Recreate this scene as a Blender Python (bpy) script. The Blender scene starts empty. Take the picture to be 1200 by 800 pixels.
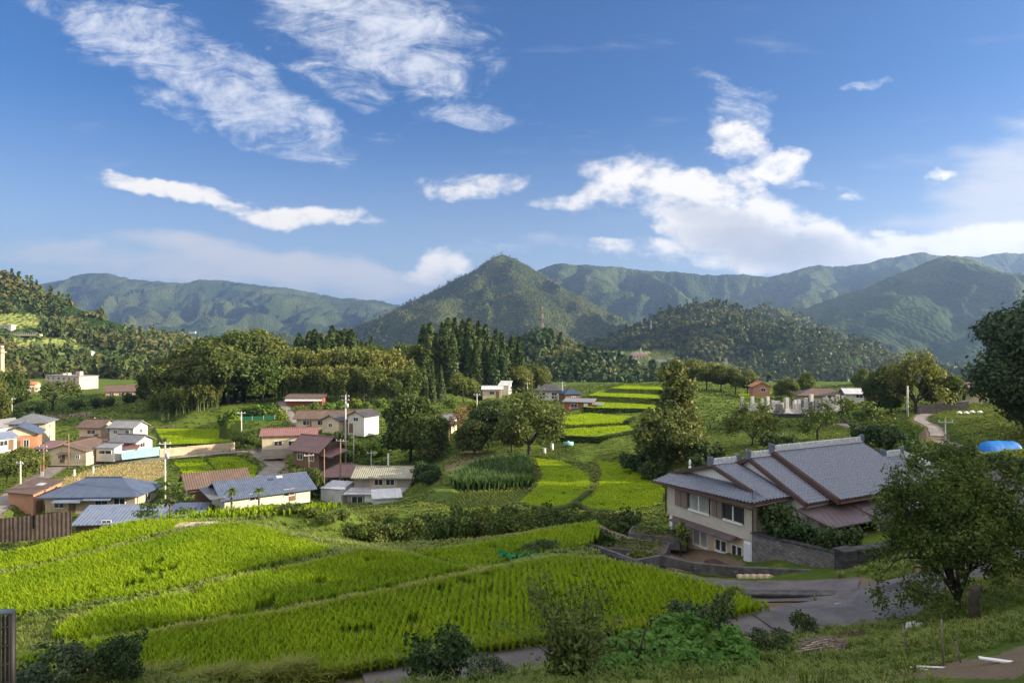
import bpy, bmesh, math, random
import numpy as np
from mathutils import Vector, Matrix, Euler
from mathutils.bvhtree import BVHTree
from mathutils.geometry import delaunay_2d_cdt
SC = bpy.context.scene
COL = SC.collection
R = math.radians
# ------------------------------------------------------------------ camera, sky, sun, exposure
cam = bpy.data.cameras.new('camera'); camo = bpy.data.objects.new('camera', cam); COL.objects.link(camo)
cam.sensor_width = 36; cam.lens = 24; cam.clip_start = 0.1; cam.clip_end = 60000
camo.location = (0, 0, 0); camo.rotation_euler = (R(90), 0, 0)
SC.camera = camo
SUN_AZ, SUN_EL = 95.0, 18.0          # degrees right of the view direction, above the horizon
wd = bpy.data.worlds.new('World'); SC.world = wd; wd.use_nodes = True
SC.view_settings.view_transform = 'Standard'; SC.view_settings.look = 'None'
SC.view_settings.gamma = 1; SC.view_settings.use_curve_mapping = False
SC.view_settings.exposure = 1.52
SC.cycles.max_bounces = 6; SC.cycles.diffuse_bounces = 3; SC.cycles.glossy_bounces = 2
SC.cycles.transmission_bounces = 3; SC.cycles.volume_bounces = 0; SC.cycles.use_denoising = True
SC.cycles.caustics_reflective = False; SC.cycles.caustics_refractive = False
sl = bpy.data.lights.new('sun', 'SUN'); so = bpy.data.objects.new('sun', sl); COL.objects.link(so)
sl.energy = 5.0; sl.angle = R(0.5); sl.color = (1.0, 0.86, 0.64)
_sd = Vector((math.sin(R(SUN_AZ))*math.cos(R(SUN_EL)), math.cos(R(SUN_AZ))*math.cos(R(SUN_EL)), math.sin(R(SUN_EL))))
so.rotation_euler = _sd.to_track_quat('Z', 'Y').to_euler(); so.location = _sd*300

class NT:
    """tiny node-tree builder"""
    def __init__(s, t): s.t = t; s.n = t.nodes; s.l = t.links
    def new(s, ty, **k):
        n = s.n.new(ty)
        for a, b in k.items(): setattr(n, a, b)
        return n
    def link(s, a, b): s.l.new(a, b)
    def val(s, sock, v):
        if isinstance(v, bpy.types.NodeSocket): s.link(v, sock)
        else: sock.default_value = v
    def math(s, op, a, b=0.0, c=None, clamp=False):
        n = s.new('ShaderNodeMath', operation=op, use_clamp=clamp)
        s.val(n.inputs[0], a); s.val(n.inputs[1], b)
        if c is not None: s.val(n.inputs[2], c)
        return n.outputs[0]
    def noise(s, vec, scale, detail=4, rough=.55, dist=0.0, dims='3D'):
        n = s.new('ShaderNodeTexNoise', noise_dimensions=dims)
        if vec is not None: s.link(vec, n.inputs['Vector'])
        n.inputs['Scale'].default_value = scale; n.inputs['Detail'].default_value = detail
        n.inputs['Roughness'].default_value = rough; n.inputs['Distortion'].default_value = dist
        return n
    def ss(s, v, a, b, lo=0.0, hi=1.0, kind='SMOOTHSTEP'):
        n = s.new('ShaderNodeMapRange', interpolation_type=kind)
        s.val(n.inputs[0], v); s.val(n.inputs[1], a); s.val(n.inputs[2], b); s.val(n.inputs[3], lo); s.val(n.inputs[4], hi)
        return n.outputs[0]
    def mix(s, f, a, b, blend='MIX'):
        n = s.new('ShaderNodeMix', data_type='RGBA', blend_type=blend)
        s.val(n.inputs[0], f)
        for i, v in ((6, a), (7, b)):
            if isinstance(v, (tuple, list)): v = (*v[:3], 1)
            s.val(n.inputs[i], v)
        return n.outputs[2]
    def vmath(s, op, a, b=None):
        n = s.new('ShaderNodeVectorMath', operation=op)
        s.val(n.inputs[0], a)
        if b is not None: s.val(n.inputs[1], b)
        return n
    def mapping(s, v, scale=(1, 1, 1), rot=(0, 0, 0), loc=(0, 0, 0)):
        n = s.new('ShaderNodeMapping'); s.link(v, n.inputs[0])
        n.inputs['Scale'].default_value = scale; n.inputs['Rotation'].default_value = rot; n.inputs['Location'].default_value = loc
        return n.outputs[0]

def build_sky():
    t = NT(wd.node_tree); t.n.clear()
    out = t.new('ShaderNodeOutputWorld'); bg = t.new('ShaderNodeBackground')
    sky = t.new('ShaderNodeTexSky', sky_type='NISHITA')
    sky.sun_disc = False; sky.sun_elevation = R(SUN_EL); sky.sun_rotation = R(SUN_AZ)
    sky.altitude = 300; sky.air_density = 1.0; sky.dust_density = 0.6; sky.ozone_density = 2.6
    tc = t.new('ShaderNodeTexCoord')
    sp = t.new('ShaderNodeSeparateXYZ'); t.link(tc.outputs['Generated'], sp.inputs[0])
    y = t.math('MAXIMUM', sp.outputs[1], 0.08)
    u = t.math('DIVIDE', sp.outputs[0], y); v = t.math('DIVIDE', sp.outputs[2], y)
    front = t.ss(sp.outputs[1], 0.1, 0.3)
    cb = t.new('ShaderNodeCombineXYZ'); t.link(u, cb.inputs[0]); t.link(v, cb.inputs[1]); cb.inputs[2].default_value = 1.0
    base = cb.outputs[0]
    # domain warps
    def warp(scale, amt, det):
        n = t.noise(base, scale, det, .6)
        a = t.vmath('SUBTRACT', n.outputs['Color'], (.5, .5, .5)).outputs[0]
        a = t.vmath('MULTIPLY', a, (amt, amt*.6, 0)).outputs[0]
        return t.vmath('ADD', base, a).outputs[0]
    wW = warp(5.0, .16, 4); wP = warp(9.0, .085, 6)
    def blob(wv, px, py, rx, ry, ang, s):
        a = R(-ang); cu, cv = (px-600)/800, (400-py)/800; rx /= 800; ry /= 800
        c, sn = math.cos(a), math.sin(a)
        d1 = t.vmath('DOT_PRODUCT', wv, (c/rx, sn/rx, -(cu*c+cv*sn)/rx)).outputs['Value']
        d2 = t.vmath('DOT_PRODUCT', wv, (-sn/ry, c/ry, -(-cu*sn+cv*c)/ry)).outputs['Value']
        q = t.math('ADD', t.math('MULTIPLY', d1, d1), t.math('MULTIPLY', d2, d2))
        return t.ss(q, 1.5, 0.0, 0.0, s)
    def total(wv, items):
        acc = None
        for it in items:
            b = blob(wv, *it); acc = b if acc is None else t.math('MAXIMUM', acc, b)
        return acc
    wisp = [(235, 84, 210, 52, 29, 1.05), (105, 14, 90, 26, 25, .8), (330, 130, 90, 34, 22, 1.05), (440, 40, 150, 66, 18, 1.15), (500, 75, 70, 46, 30, 1.1), (160, 40, 90, 30, 30, .8), (400, 95, 90, 22, 20, .75), (205, 130, 90, 20, 18, .7), (860, 140, 40, 30, 45, .8),
            (555, 128, 66, 22, 12, .62), (850, 108, 58, 14, 18, .62), (1015, 99, 34, 8, -14, .75), (470, 158, 40, 6, 3, .45),
            (690, 165, 120, 16, 14, .28), (1180, 145, 30, 6, 0, .3), (600, 285, 80, 8, 10, .35), (940, 228, 70, 5, 0, .5)]
    puff = [(550, 215, 78, 17, -4, .9), (190, 221, 95, 12, 9, 1.35), (258, 238, 60, 11, 20, 1.2), (352, 255, 95, 15, 2, 1.4),
            (522, 312, 36, 22, -20, 1.15), (500, 325, 40, 12, 0, .9),
            (865, 165, 46, 26, 35, 1.2), (905, 195, 40, 16, -15, 1.0), (700, 232, 70, 14, 0, .92), (770, 222, 60, 20, 5, .9), (825, 236, 140, 40, 14, 1.45), (890, 272, 135, 48, 14, 1.6), (740, 225, 70, 22, 0, 1.2), (905, 195, 48, 20, -15, 1.3), (790, 295, 120, 14, 4, 1.1),
            (650, 235, 30, 8, 0, .85), (770, 288, 95, 10, 5, .85), (960, 298, 190, 30, 3, 1.5), (1110, 290, 160, 26, -4, 1.35), (1200, 288, 90, 30, -5, 1.3),
            (1003, 227, 26, 6, -3, .95), (1098, 205, 26, 6, -2, 1.0), (1040, 268, 30, 5, 0, .7), (830, 305, 120, 14, 0, 1.0)]
    veil = [(330, 312, 190, 26, 10, .85), (260, 288, 90, 9, 6, .6), (160, 310, 260, 28, 2, .6), (420, 330, 120, 22, 5, .8), (60, 305, 140, 26, 0, .42), (690, 285, 90, 10, 8, .35), (1240, 265, 240, 130, -20, .95), (1100, 300, 260, 44, 0, .75)]
    mW = total(wW, wisp); mP = total(wP, puff); mV = total(wP, veil)
    st = t.mapping(base, (1, 2.6, 1), (0, 0, R(25)))
    nW = t.noise(st, 10, 10, .7, .8).outputs[0]
    nF = t.noise(base, 38, 6, .62).outputs[0]
    nP = t.noise(t.mapping(base, (1, 1.7, 1)), 13, 9, .6, .2).outputs[0]
    nV = t.noise(t.mapping(base, (1, 4, 1)), 6, 6, .55).outputs[0]
    cW = t.ss(t.math('ADD', t.math('ADD', mW, t.math('MULTIPLY_ADD', nW, 3.2, -1.6)), t.math('MULTIPLY_ADD', nF, .9, -.45)), .24, 1.6, 0, .82)
    gP = t.ss(mP, .04, .3); gW = t.ss(mW, .04, .3)
    cP = t.ss(t.math('ADD', t.math('ADD', t.math('MULTIPLY', mP, .85), t.math('MULTIPLY_ADD', nP, 3.4, -1.7)), t.math('MULTIPLY_ADD', nF, .6, -.3)), .22, 1.2, 0, .95); cP = t.math('MULTIPLY', cP, gP); cW = t.math('MULTIPLY', cW, gW)
    cV = t.ss(t.math('ADD', mV, t.math('MULTIPLY_ADD', nV, 1.6, -.8)), .1, .95, 0, .75)
    gate = lambda c: t.math('MULTIPLY', c, front)
    # cloud tone: lit tops, grey thick bases
    under = total(wP, [(905, 290, 130, 30, 10, 1.5), (850, 262, 80, 20, 18, 1.1), (500, 332, 40, 10, 0, .5)])
    tone = t.math('SUBTRACT', t.math('MULTIPLY_ADD', nP, .5, .75), t.math('MULTIPLY', under, .5), clamp=True)
    colP = t.mix(tone, (1.9, 2.1, 2.5), (5.4, 5.1, 4.7))
    colW = t.mix(nF, (3.0, 3.3, 3.9), (4.9, 4.9, 5.0))
    # deeper blue towards the zenith as a polariser-like clear autumn sky
    hsv = t.new('ShaderNodeHueSaturation'); t.link(sky.outputs[0], hsv.inputs['Color']); hsv.inputs['Saturation'].default_value = 1.2
    c0 = t.mix(1.0, hsv.outputs[0], (.37, .485, .645), 'MULTIPLY')
    c0 = t.mix(t.ss(sp.outputs[2], .33, .0, 0, .5), c0, (3.5, 3.75, 3.95))
    c1 = t.mix(gate(cV), c0, (3.9, 3.75, 3.7))
    c2 = t.mix(gate(cW), c1, colW)
    c3 = t.mix(gate(cP), c2, colP)
    # bright cloud added outside the view, overhead and behind, to lift the shade
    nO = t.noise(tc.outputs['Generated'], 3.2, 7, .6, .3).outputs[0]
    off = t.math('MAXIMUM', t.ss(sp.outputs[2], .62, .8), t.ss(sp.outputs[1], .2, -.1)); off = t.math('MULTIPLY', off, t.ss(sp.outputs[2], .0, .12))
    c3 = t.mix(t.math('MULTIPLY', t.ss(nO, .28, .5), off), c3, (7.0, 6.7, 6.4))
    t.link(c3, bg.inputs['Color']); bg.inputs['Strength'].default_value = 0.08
    t.link(bg.outputs[0], out.inputs['Surface'])
build_sky()

# ------------------------------------------------------------------ helpers
def P(px, py, Y): return np.array(((px-600)/800*Y, Y, (400-py)/800*Y))
def PZ(px, py, z):
    Y = -z*800/(py-400); return np.array(((px-600)/800*Y, Y, z))
def tag(o, label=None, cat=None, group=None, kind=None):
    for k, v in (('label', label), ('category', cat), ('group', group), ('kind', kind)):
        if v: o[k] = v
    return o
def thing(name, label, cat, loc=(0, 0, 0), rotz=0, group=None):
    o = bpy.data.objects.new(name, None); COL.objects.link(o); o.empty_display_size = .2
    o.location = tuple(float(c) for c in loc); o.rotation_euler = (0, 0, rotz)
    return tag(o, label, cat, group)
def np_mesh(name, V, F, mat=None, tint=None, mats=None, mi=None, smooth=False):
    me = bpy.data.meshes.new(name); V = np.asarray(V, np.float32).reshape(-1, 3); F = np.asarray(F, np.int32)
    m, k = F.shape
    me.vertices.add(len(V)); me.vertices.foreach_set('co', V.ravel())
    me.loops.add(m*k); me.loops.foreach_set('vertex_index', F.ravel())
    me.polygons.add(m); me.polygons.foreach_set('loop_start', np.arange(0, m*k, k, dtype=np.int32))
    if smooth: me.polygons.foreach_set('use_smooth', np.ones(m, bool))
    if mi is not None: me.polygons.foreach_set('material_index', np.asarray(mi, np.int32))
    if tint is not None:
        a = me.attributes.new('tint', 'FLOAT', 'FACE'); a.data.foreach_set('value', np.asarray(tint, np.float32))
    for q in (mats or ([mat] if mat else [])): me.materials.append(q)
    me.update(calc_edges=True); return me
def link(name, me, parent=None, loc=None):
    o = bpy.data.objects.new(name, me); COL.objects.link(o)
    if parent: o.parent = parent
    if loc is not None: o.location = tuple(float(c) for c in loc)
    return o
class MB:
    """collects boxes, prisms and tubes, links them as one mesh"""
    def __init__(s): s.v = []; s.f = []; s.sm = []
    def add(s, vs, fs, smooth=False):
        b = len(s.v); s.v += [tuple(map(float, p)) for p in vs]; s.f += [tuple(b+i for i in f) for f in fs]; s.sm += [smooth]*len(fs); return s
    def box(s, c, d, rz=0, M=None):
        x, y, z = d[0]/2, d[1]/2, d[2]/2
        vs = [Vector(p) for p in ((-x, -y, -z), (x, -y, -z), (x, y, -z), (-x, y, -z), (-x, -y, z), (x, -y, z), (x, y, z), (-x, y, z))]
        if rz: q = Matrix.Rotation(rz, 3, 'Z'); vs = [q@v for v in vs]
        if M: vs = [M@v for v in vs]
        return s.add([v+Vector(c) for v in vs], [(0, 3, 2, 1), (4, 5, 6, 7), (0, 1, 5, 4), (1, 2, 6, 5), (2, 3, 7, 6), (3, 0, 4, 7)])
    def ext(s, prof, axis, a, b):
        """closed 2d profile extruded along axis from a to b; profile coords are the other two axes in xyz order"""
        def pt(p, t):
            return {'x': (t, p[0], p[1]), 'y': (p[0], t, p[1]), 'z': (p[0], p[1], t)}[axis]
        n = len(prof); vs = [pt(p, a) for p in prof]+[pt(p, b) for p in prof]
        fs = [tuple(range(n-1, -1, -1)), tuple(range(n, 2*n))]+[(i, (i+1) % n, n+(i+1) % n, n+i) for i in range(n)]
        return s.add(vs, fs)
    def slab(s, top, t):
        """polygon given by its top points, thickened downwards by t"""
        n = len(top); vs = list(top)+[(p[0], p[1], p[2]-t) for p in top]
        return s.add(vs, [tuple(range(n)), tuple(range(2*n-1, n-1, -1))]+[(i, n+i, n+(i+1) % n, (i+1) % n) for i in range(n)])
    def tube(s, pts, rad, n=6, caps=True, smooth=True):
        pts = [Vector(p) for p in pts]; rad = rad if isinstance(rad, (list, tuple)) else [rad]*len(pts)
        vs = []; ref = Vector((.3, .9, .1))
        for i, p in enumerate(pts):
            d = (pts[min(i+1, len(pts)-1)]-pts[max(i-1, 0)])
            d = d.normalized() if d.length > 1e-9 else Vector((0, 0, 1))
            a = d.cross(ref if abs(d.dot(ref)) < .95 else Vector((1, 0, 0))).normalized(); b = d.cross(a)
            vs += [p+(a*math.cos(2*math.pi*k/n)+b*math.sin(2*math.pi*k/n))*rad[i] for k in range(n)]
        fs = [(i*n+k, i*n+(k+1) % n, (i+1)*n+(k+1) % n, (i+1)*n+k) for i in range(len(pts)-1) for k in range(n)]
        s.add(vs, fs, smooth)
        if caps:
            b = len(s.v)-len(vs); s.f += [tuple(b+n-1-k for k in range(n)), tuple(b+len(vs)-n+k for k in range(n))]; s.sm += [False]*2
        return s
    def build(s, name, mat, parent=None, loc=None):
        me = bpy.data.meshes.new(name); me.from_pydata(s.v, [], s.f)
        me.polygons.foreach_set('use_smooth', s.sm); me.materials.append(mat)
        bm = bmesh.new(); bm.from_mesh(me); bmesh.ops.recalc_face_normals(bm, faces=bm.faces); bm.to_mesh(me); bm.free()
        me.update(); return link(name, me, parent, loc)
# value-noise fbm in numpy
_rt = np.random.default_rng(5).random((256, 256))
def vnoise(x, y):
    xi = np.floor(x).astype(int); yi = np.floor(y).astype(int); fx = x-xi; fy = y-yi
    fx = fx*fx*fx*(fx*(fx*6-15)+10); fy = fy*fy*fy*(fy*(fy*6-15)+10)
    g = lambda a, b: _rt[a & 255, b & 255]
    return (g(xi, yi)*(1-fx)+g(xi+1, yi)*fx)*(1-fy)+(g(xi, yi+1)*(1-fx)+g(xi+1, yi+1)*fx)*fy
def fbm(x, y, o=5, gain=.5):
    s = 0; a = 1; t = 0
    for i in range(o): s = s+a*vnoise(x*2**i+17.3*i, y*2**i-9.1*i); t += a; a *= gain
    return s/t
def ridged(x, y, o=5, gain=.5):
    s = 0; a = 1; t = 0
    for i in range(o): s = s+a*(1-np.abs(2*vnoise(x*2**i+31.7*i, y*2**i+7.7*i)-1)); t += a; a *= gain
    return s/t
def inpoly(x, y, poly):
    r = np.zeros(x.shape, bool); n = len(poly)
    for i in range(n):
        x0, y0 = poly[i][:2]; x1, y1 = poly[(i+1) % n][:2]
        if y0 == y1: continue
        r ^= ((y0 > y) != (y1 > y)) & (x < (x1-x0)*(y-y0)/(y1-y0)+x0)
    return r
# ------------------------------------------------------------------ materials
_M = {}
def bsdf(name, rough=.8, spec=.3):
    m = bpy.data.materials.new(name); m.use_nodes = True; t = NT(m.node_tree); b = t.n['Principled BSDF']
    b.inputs['Roughness'].default_value = rough; b.inputs['Specular IOR Level'].default_value = spec
    return m, t, b
def pmat(name, col, rough=.8, var=.18, scale=1.5, bump=0.0, bscale=30, metal=0, spec=.3, stain=None, stain_amt=.3):
    """plain surface: base colour broken up by noise, optional stains and bump"""
    if name in _M: return _M[name]
    m, t, b = bsdf(name, rough, spec); b.inputs['Metallic'].default_value = metal
    tc = t.new('ShaderNodeTexCoord').outputs['Object']
    n = t.noise(tc, scale, 6, .6).outputs[0]
    f = t.ss(n, .3, .7); lo = tuple(c*(1-var) for c in col); hi = tuple(min(1, c*(1+var)) for c in col)
    c = t.mix(f, lo, hi)
    if stain:
        n2 = t.noise(t.mapping(tc, (1, 1, .35)), scale*.7, 7, .68, .5).outputs[0]
        c = t.mix(t.ss(n2, .5, .68, 0, stain_amt), c, stain)
    t.link(c, b.inputs['Base Color'])
    if bump:
        bp = t.new('ShaderNodeBump'); bp.inputs['Strength'].default_value = bump; bp.inputs['Distance'].default_value = .02
        t.link(t.noise(tc, bscale, 4).outputs[0], bp.inputs['Height']); t.link(bp.outputs[0], b.inputs['Normal'])
    _M[name] = m; return m
def ribbed(name, col, period, axis='X', rough=.5, depth=.03, var=.15, stain=None, metal=0, spec=.4, gap=None):
    """corrugated or tiled roofing: ribs across one object axis, weathered"""
    if name in _M: return _M[name]
    m, t, b = bsdf(name, rough, spec); b.inputs['Metallic'].default_value = metal
    tc = t.new('ShaderNodeTexCoord').outputs['Object']
    w = t.new('ShaderNodeTexWave', wave_type='BANDS', bands_direction=axis, wave_profile='SIN')
    t.link(tc, w.inputs[0]); w.inputs['Scale'].default_value = 1/period*.314; w.inputs['Distortion'].default_value = 0
    n = t.noise(tc, 1.1, 6, .65).outputs[0]
    c = t.mix(t.ss(n, .3, .7), tuple(q*(1-var) for q in col), tuple(q*(1+var) for q in col))
    if gap: c = t.mix(t.ss(w.outputs[1], .0, .35, 1, 0), c, gap)
    if stain:
        n2 = t.noise(tc, .8, 7, .7, .6).outputs[0]; c = t.mix(t.ss(n2, .52, .66, 0, .6), c, stain)
    t.link(c, b.inputs['Base Color'])
    bp = t.new('ShaderNodeBump'); bp.inputs['Strength'].default_value = 1; bp.inputs['Distance'].default_value = depth
    t.link(w.outputs[1], bp.inputs['Height']); t.link(bp.outputs[0], b.inputs['Normal'])
    _M[name] = m; return m
def foliage(name, dark, light, trans=.25, objvar=.2, rough=.6):
    if name in _M: return _M[name]
    m, t, b = bsdf(name, rough, .25)
    at = t.new('ShaderNodeAttribute', attribute_name='tint').outputs['Fac']
    oi = t.new('ShaderNodeObjectInfo').outputs['Random']
    c = t.mix(at, dark, light)
    hs = t.new('ShaderNodeHueSaturation'); t.link(c, hs.inputs['Color'])
    t.link(t.ss(oi, 0, 1, .5-.03*objvar*5, .5+.02*objvar*5, 'LINEAR'), hs.inputs['Hue'])
    t.link(t.ss(oi, 0, 1, 1+objvar, 1-objvar, 'LINEAR'), hs.inputs['Value'])
    c = hs.outputs[0]
    t.link(c, b.inputs['Base Color'])
    if trans:
        tr = t.new('ShaderNodeBsdfTranslucent'); t.link(t.mix(1.0, c, (1.25, 1.2, .5), 'MULTIPLY'), tr.inputs['Color'])
        mx = t.new('ShaderNodeMixShader'); mx.inputs[0].default_value = trans
        t.link(b.outputs[0], mx.inputs[1]); t.link(tr.outputs[0], mx.inputs[2]); t.link(mx.outputs[0], t.n['Material Output'].inputs[0])
    _M[name] = m; return m
# ------------------------------------------------------------------ layout tables (photo measurements turned into metres)
# buildings: key, px of centre, py of front base, Y of front, rotation, width along ridge, depth, wall height
HB = {
 'hip_blue': (122, 601, 100, 3, 12.8, 7.5, 2.7), 'orange_shed': (41, 603, 101, -18, 5.2, 4.4, 3.1), 'blue_long': (168, 624, 94, 6, 16, 4.2, 1.2),
 'brown_gable': (252, 590, 104, 33, 8.2, 6.0, 2.6), 'blue_big': (306, 597, 98, 36, 12.5, 8.0, 1.7), 'red_roof': (340, 528, 133, 12, 10, 4.6, 3.0),
 'brown_steep': (372, 546, 125, -28, 6.5, 6.0, 3.0), 'long_brown': (388, 503, 152, 2, 14, 5.5, 2.6), 'small_gable': (396, 507, 145, 62, 4.6, 4.6, 2.6),
 'white_gable': (426, 508, 143, 62, 4.8, 4.4, 3.6), 'forest_shed': (359, 475, 185, -1, 9.8, 3.6, 2.0), 'grey_two': (450, 595, 110, -1, 10.2, 7.0, 4.9),
 'white_shed': (395, 592, 110, -18, 3.8, 3.6, 2.5), 'lean_roof': (453, 596, 105, 14, 4.0, 2.6, 1.6), 'dark_hip': (405, 573, 121, 2, 8.6, 6.0, 2.5),
 'hidden_grey': (520, 508, 140, -8, 4.4, 5.0, 2.8), 'hill_white': (577, 466, 208, 0, 5.8, 5, 2.6), 'hill_white_b': (592, 462, 212, -14, 3.2, 3.6, 2.7),
 'dark_tile': (643, 471, 190, -5, 7.2, 6, 3.4), 'navy': (668, 473, 181, 20, 4.6, 4.2, 2.7), 'barn': (679, 482, 165, -16, 6.8, 3.6, 2.2),
 'cream_hip': (38, 522, 150, 18, 7.0, 6.5, 5.0), 'orange_wall': (26, 529, 138, 118, 7.5, 6.0, 3.4), 'far_gable': (2, 513, 160, 80, 6, 4.6, 2.6), 'edge_blue': (-4, 530, 131, 70, 5, 4, 2.4),
 'cream_barn': (94, 542, 131, 88, 9.0, 8.4, 2.1), 'garage': (59, 541, 133, 2, 3.0, 5, 2.5), 'brown_two': (115, 519, 148, -6, 5.0, 5.0, 3.5),
 'white_two': (151, 521, 146, -8, 5.6, 4.6, 3.7), 'grey_low': (155, 531, 137, -12, 5.6, 4.6, 2.3), 'hut': (128, 537, 133, -4, 3.6, 2.4, 2.0),
 'apartment': (84, 459, 318, -27, 27, 9, 7.0), 'brown_hall': (149, 467, 250, 24, 13, 10, 2.6), 'terracotta': (22, 459, 300, 15, 6, 6, 4.6), 'terracotta_b': (37, 459, 296, 15, 5, 5, 3.2),
 'temple': (962, 476, 163, -14, 10.5, 7.0, 2.7), 'white_low': (1003, 471, 160, -10, 5.6, 5, 2.0), 'orange_roof': (890, 463, 185, 84, 4.5, 4.4, 2.4),
 'right_house': (1128, 474, 125, -12, 6.6, 5, 3.0), 'far_roof': (1036, 449, 200, 0, 6, 5, 2.4),
}
def hb_pos(k):
    px, py, Y, rot, w, d, h = HB[k]
    z = (400-py)/800*Y; r = R(rot); dep = (abs(math.cos(r))*d+abs(math.sin(r))*w)/2
    return np.array(((px-600)/800*(Y+dep), Y+dep, z))
# rice fields and other flat plots: name, z, outline in photo pixels
FIELDS = {
 'F1': (-12.0, [(903, 715), (840, 693), (760, 670), (700, 658), (645, 657), (560, 674), (470, 693), (350, 718), (200, 742), (75, 761), (20, 776), (-40, 790), (-60, 812), (300, 803), (420, 789), (560, 766), (640, 755), (740, 743), (862, 724)]),
 'F2': (-12.3, [(58, 750), (75, 735), (130, 715), (200, 702), (300, 676), (380, 660), (425, 647), (470, 650), (550, 671), (470, 688), (350, 712), (200, 735), (90, 753)]),
 'F3': (-12.7, [(-120, 748), (0, 728), (50, 718), (130, 704), (200, 693), (300, 668), (372, 652), (396, 648), (340, 629), (290, 617), (250, 617), (170, 637), (100, 654), (40, 669), (-120, 704)]),
 'F4': (-13.0, [(-120, 698), (40, 665), (100, 649), (165, 632), (240, 613), (215, 612), (150, 614), (100, 628), (50, 641), (-120, 680)]),
 'F5': (-13.8, [(175, 609), (240, 601), (330, 593), (402, 593), (385, 599), (300, 607), (220, 611)]),
 'F6': (-13.3, [(485, 650), (562, 671), (600, 657), (650, 646), (692, 640), (702, 632), (700, 613), (640, 623), (560, 640)]),
 'P1': (-20.0, [(628, 538), (660, 542), (690, 557), (692, 575), (670, 592), (640, 598), (606, 592), (628, 573), (637, 560)]),
 'P2': (-20.0, [(700, 541), (740, 545), (770, 558), (780, 580), (778, 600), (740, 602), (690, 598), (676, 591), (700, 573), (706, 556)]),
 'G1': (-21.0, [(496, 592), (520, 573), (622, 570), (600, 590), (560, 600)]),
 'U1a': (-17.0, [(642, 490), (690, 484.5), (742, 489), (728, 496), (660, 499)]), 'U1b': (-17.6, [(650, 504), (735, 499), (744, 505), (700, 513), (660, 511)]),
 'U2': (-15.9, [(684, 478), (690, 470), (700, 467), (770, 475), (772, 480)]), 'U3': (-14.5, [(690, 464), (705, 458), (772, 462), (776, 468)]), 'U4': (-13.3, [(716, 455.5), (735, 451), (775, 453), (780, 457.5)]),
 'V1': (-23.0, [(181, 503), (256, 503), (273, 519), (192, 522)]), 'V2': (-24.0, [(197, 535), (228, 531), (262, 560), (257, 567), (225, 567)]), 'V3': (-24.0, [(236, 531), (270, 531), (302, 548), (298, 561), (266, 565)]),
 'D1': (-24.0, [(58, 577), (75, 560), (120, 547), (190, 537), (196, 556), (150, 577), (75, 584)]), 'W1': (-20.5, [(562, 472), (590, 466), (592, 474), (566, 476)]),
 'B1': (-20.0, [(110, 461), (165, 464), (170, 470), (120, 469)]), 'S1': (-19.0, [(268, 487), (330, 481), (332, 488), (268, 494)]),
 'X1': (-15.6, [(868, 699, -13.2), (930, 700, -12.9), (990, 699, -12.45), (950, 706.5, -12.2), (909, 714, -12.1), (884, 705, -12.1)]),
 'U5': (-15.2, [(865, 462), (905, 460), (900, 467), (868, 468)]),
}
FP = {k: [tuple(PZ(*q)) for q in poly] if k == 'X1' else [tuple(PZ(px, py, z)) for px, py in poly] for k, (z, poly) in FIELDS.items()}
# roads: half width and centre line (px, py, z)
def line(pts): return [tuple(PZ(*p)) for p in pts]
ROADS = {
 'lane': (1.25, line([(430, 806, -12.1), (560, 783, -12.1), (640, 771, -12.1), (740, 757, -12.1), (860, 737, -12.1), (920, 724, -12.1), (1000, 712, -12.0), (1060, 692, -11.6), (1110, 676, -11.2), (1150, 655, -10.9)])+[(26.5, 36.5, -10.8), (31, 42, -10.7), (36.5, 50.5, -10.7), (41, 60, -11.2)]),
 'lower': (1.7, line([(715, 662, -15.1), (750, 671, -14.6), (800, 683, -14.0), (870, 691, -13.3), (940, 692, -12.8), (1005, 688, -12.15)])),
 'village': (1.7, line([(-60, 640, -25), (0, 590, -24.3), (40, 563, -24.1), (68, 547, -24.1), (120, 543, -24), (190, 536.5, -23.7), (260, 530, -23.3), (300, 528, -23), (325, 545, -23.5), (300, 566, -24.2), (268, 574, -24.4)])),
 'track': (1.0, line([(357, 504, -19.5), (345, 492, -18.6), (335, 478, -17.6), (328, 470, -17)])),
 'path': (1.1, [tuple(P(*p)) for p in ((1165, 540, 72), (1130, 525, 82), (1105, 517, 90), (1078, 511, 98), (1040, 507, 106), (1000, 500, 118), (985, 496, 126))]),
 'ramp': (.9, [tuple(P(*p)) for p in ((1100, 511, 93), (1095, 500, 101), (1078, 492, 108), (1080, 487, 115), (1095, 482, 122))]),
 'grasspath': (1.0, line([(500, 596, -19.4), (512, 583, -20), (522, 568, -20.6), (535, 556, -20.8)])),
}
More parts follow.
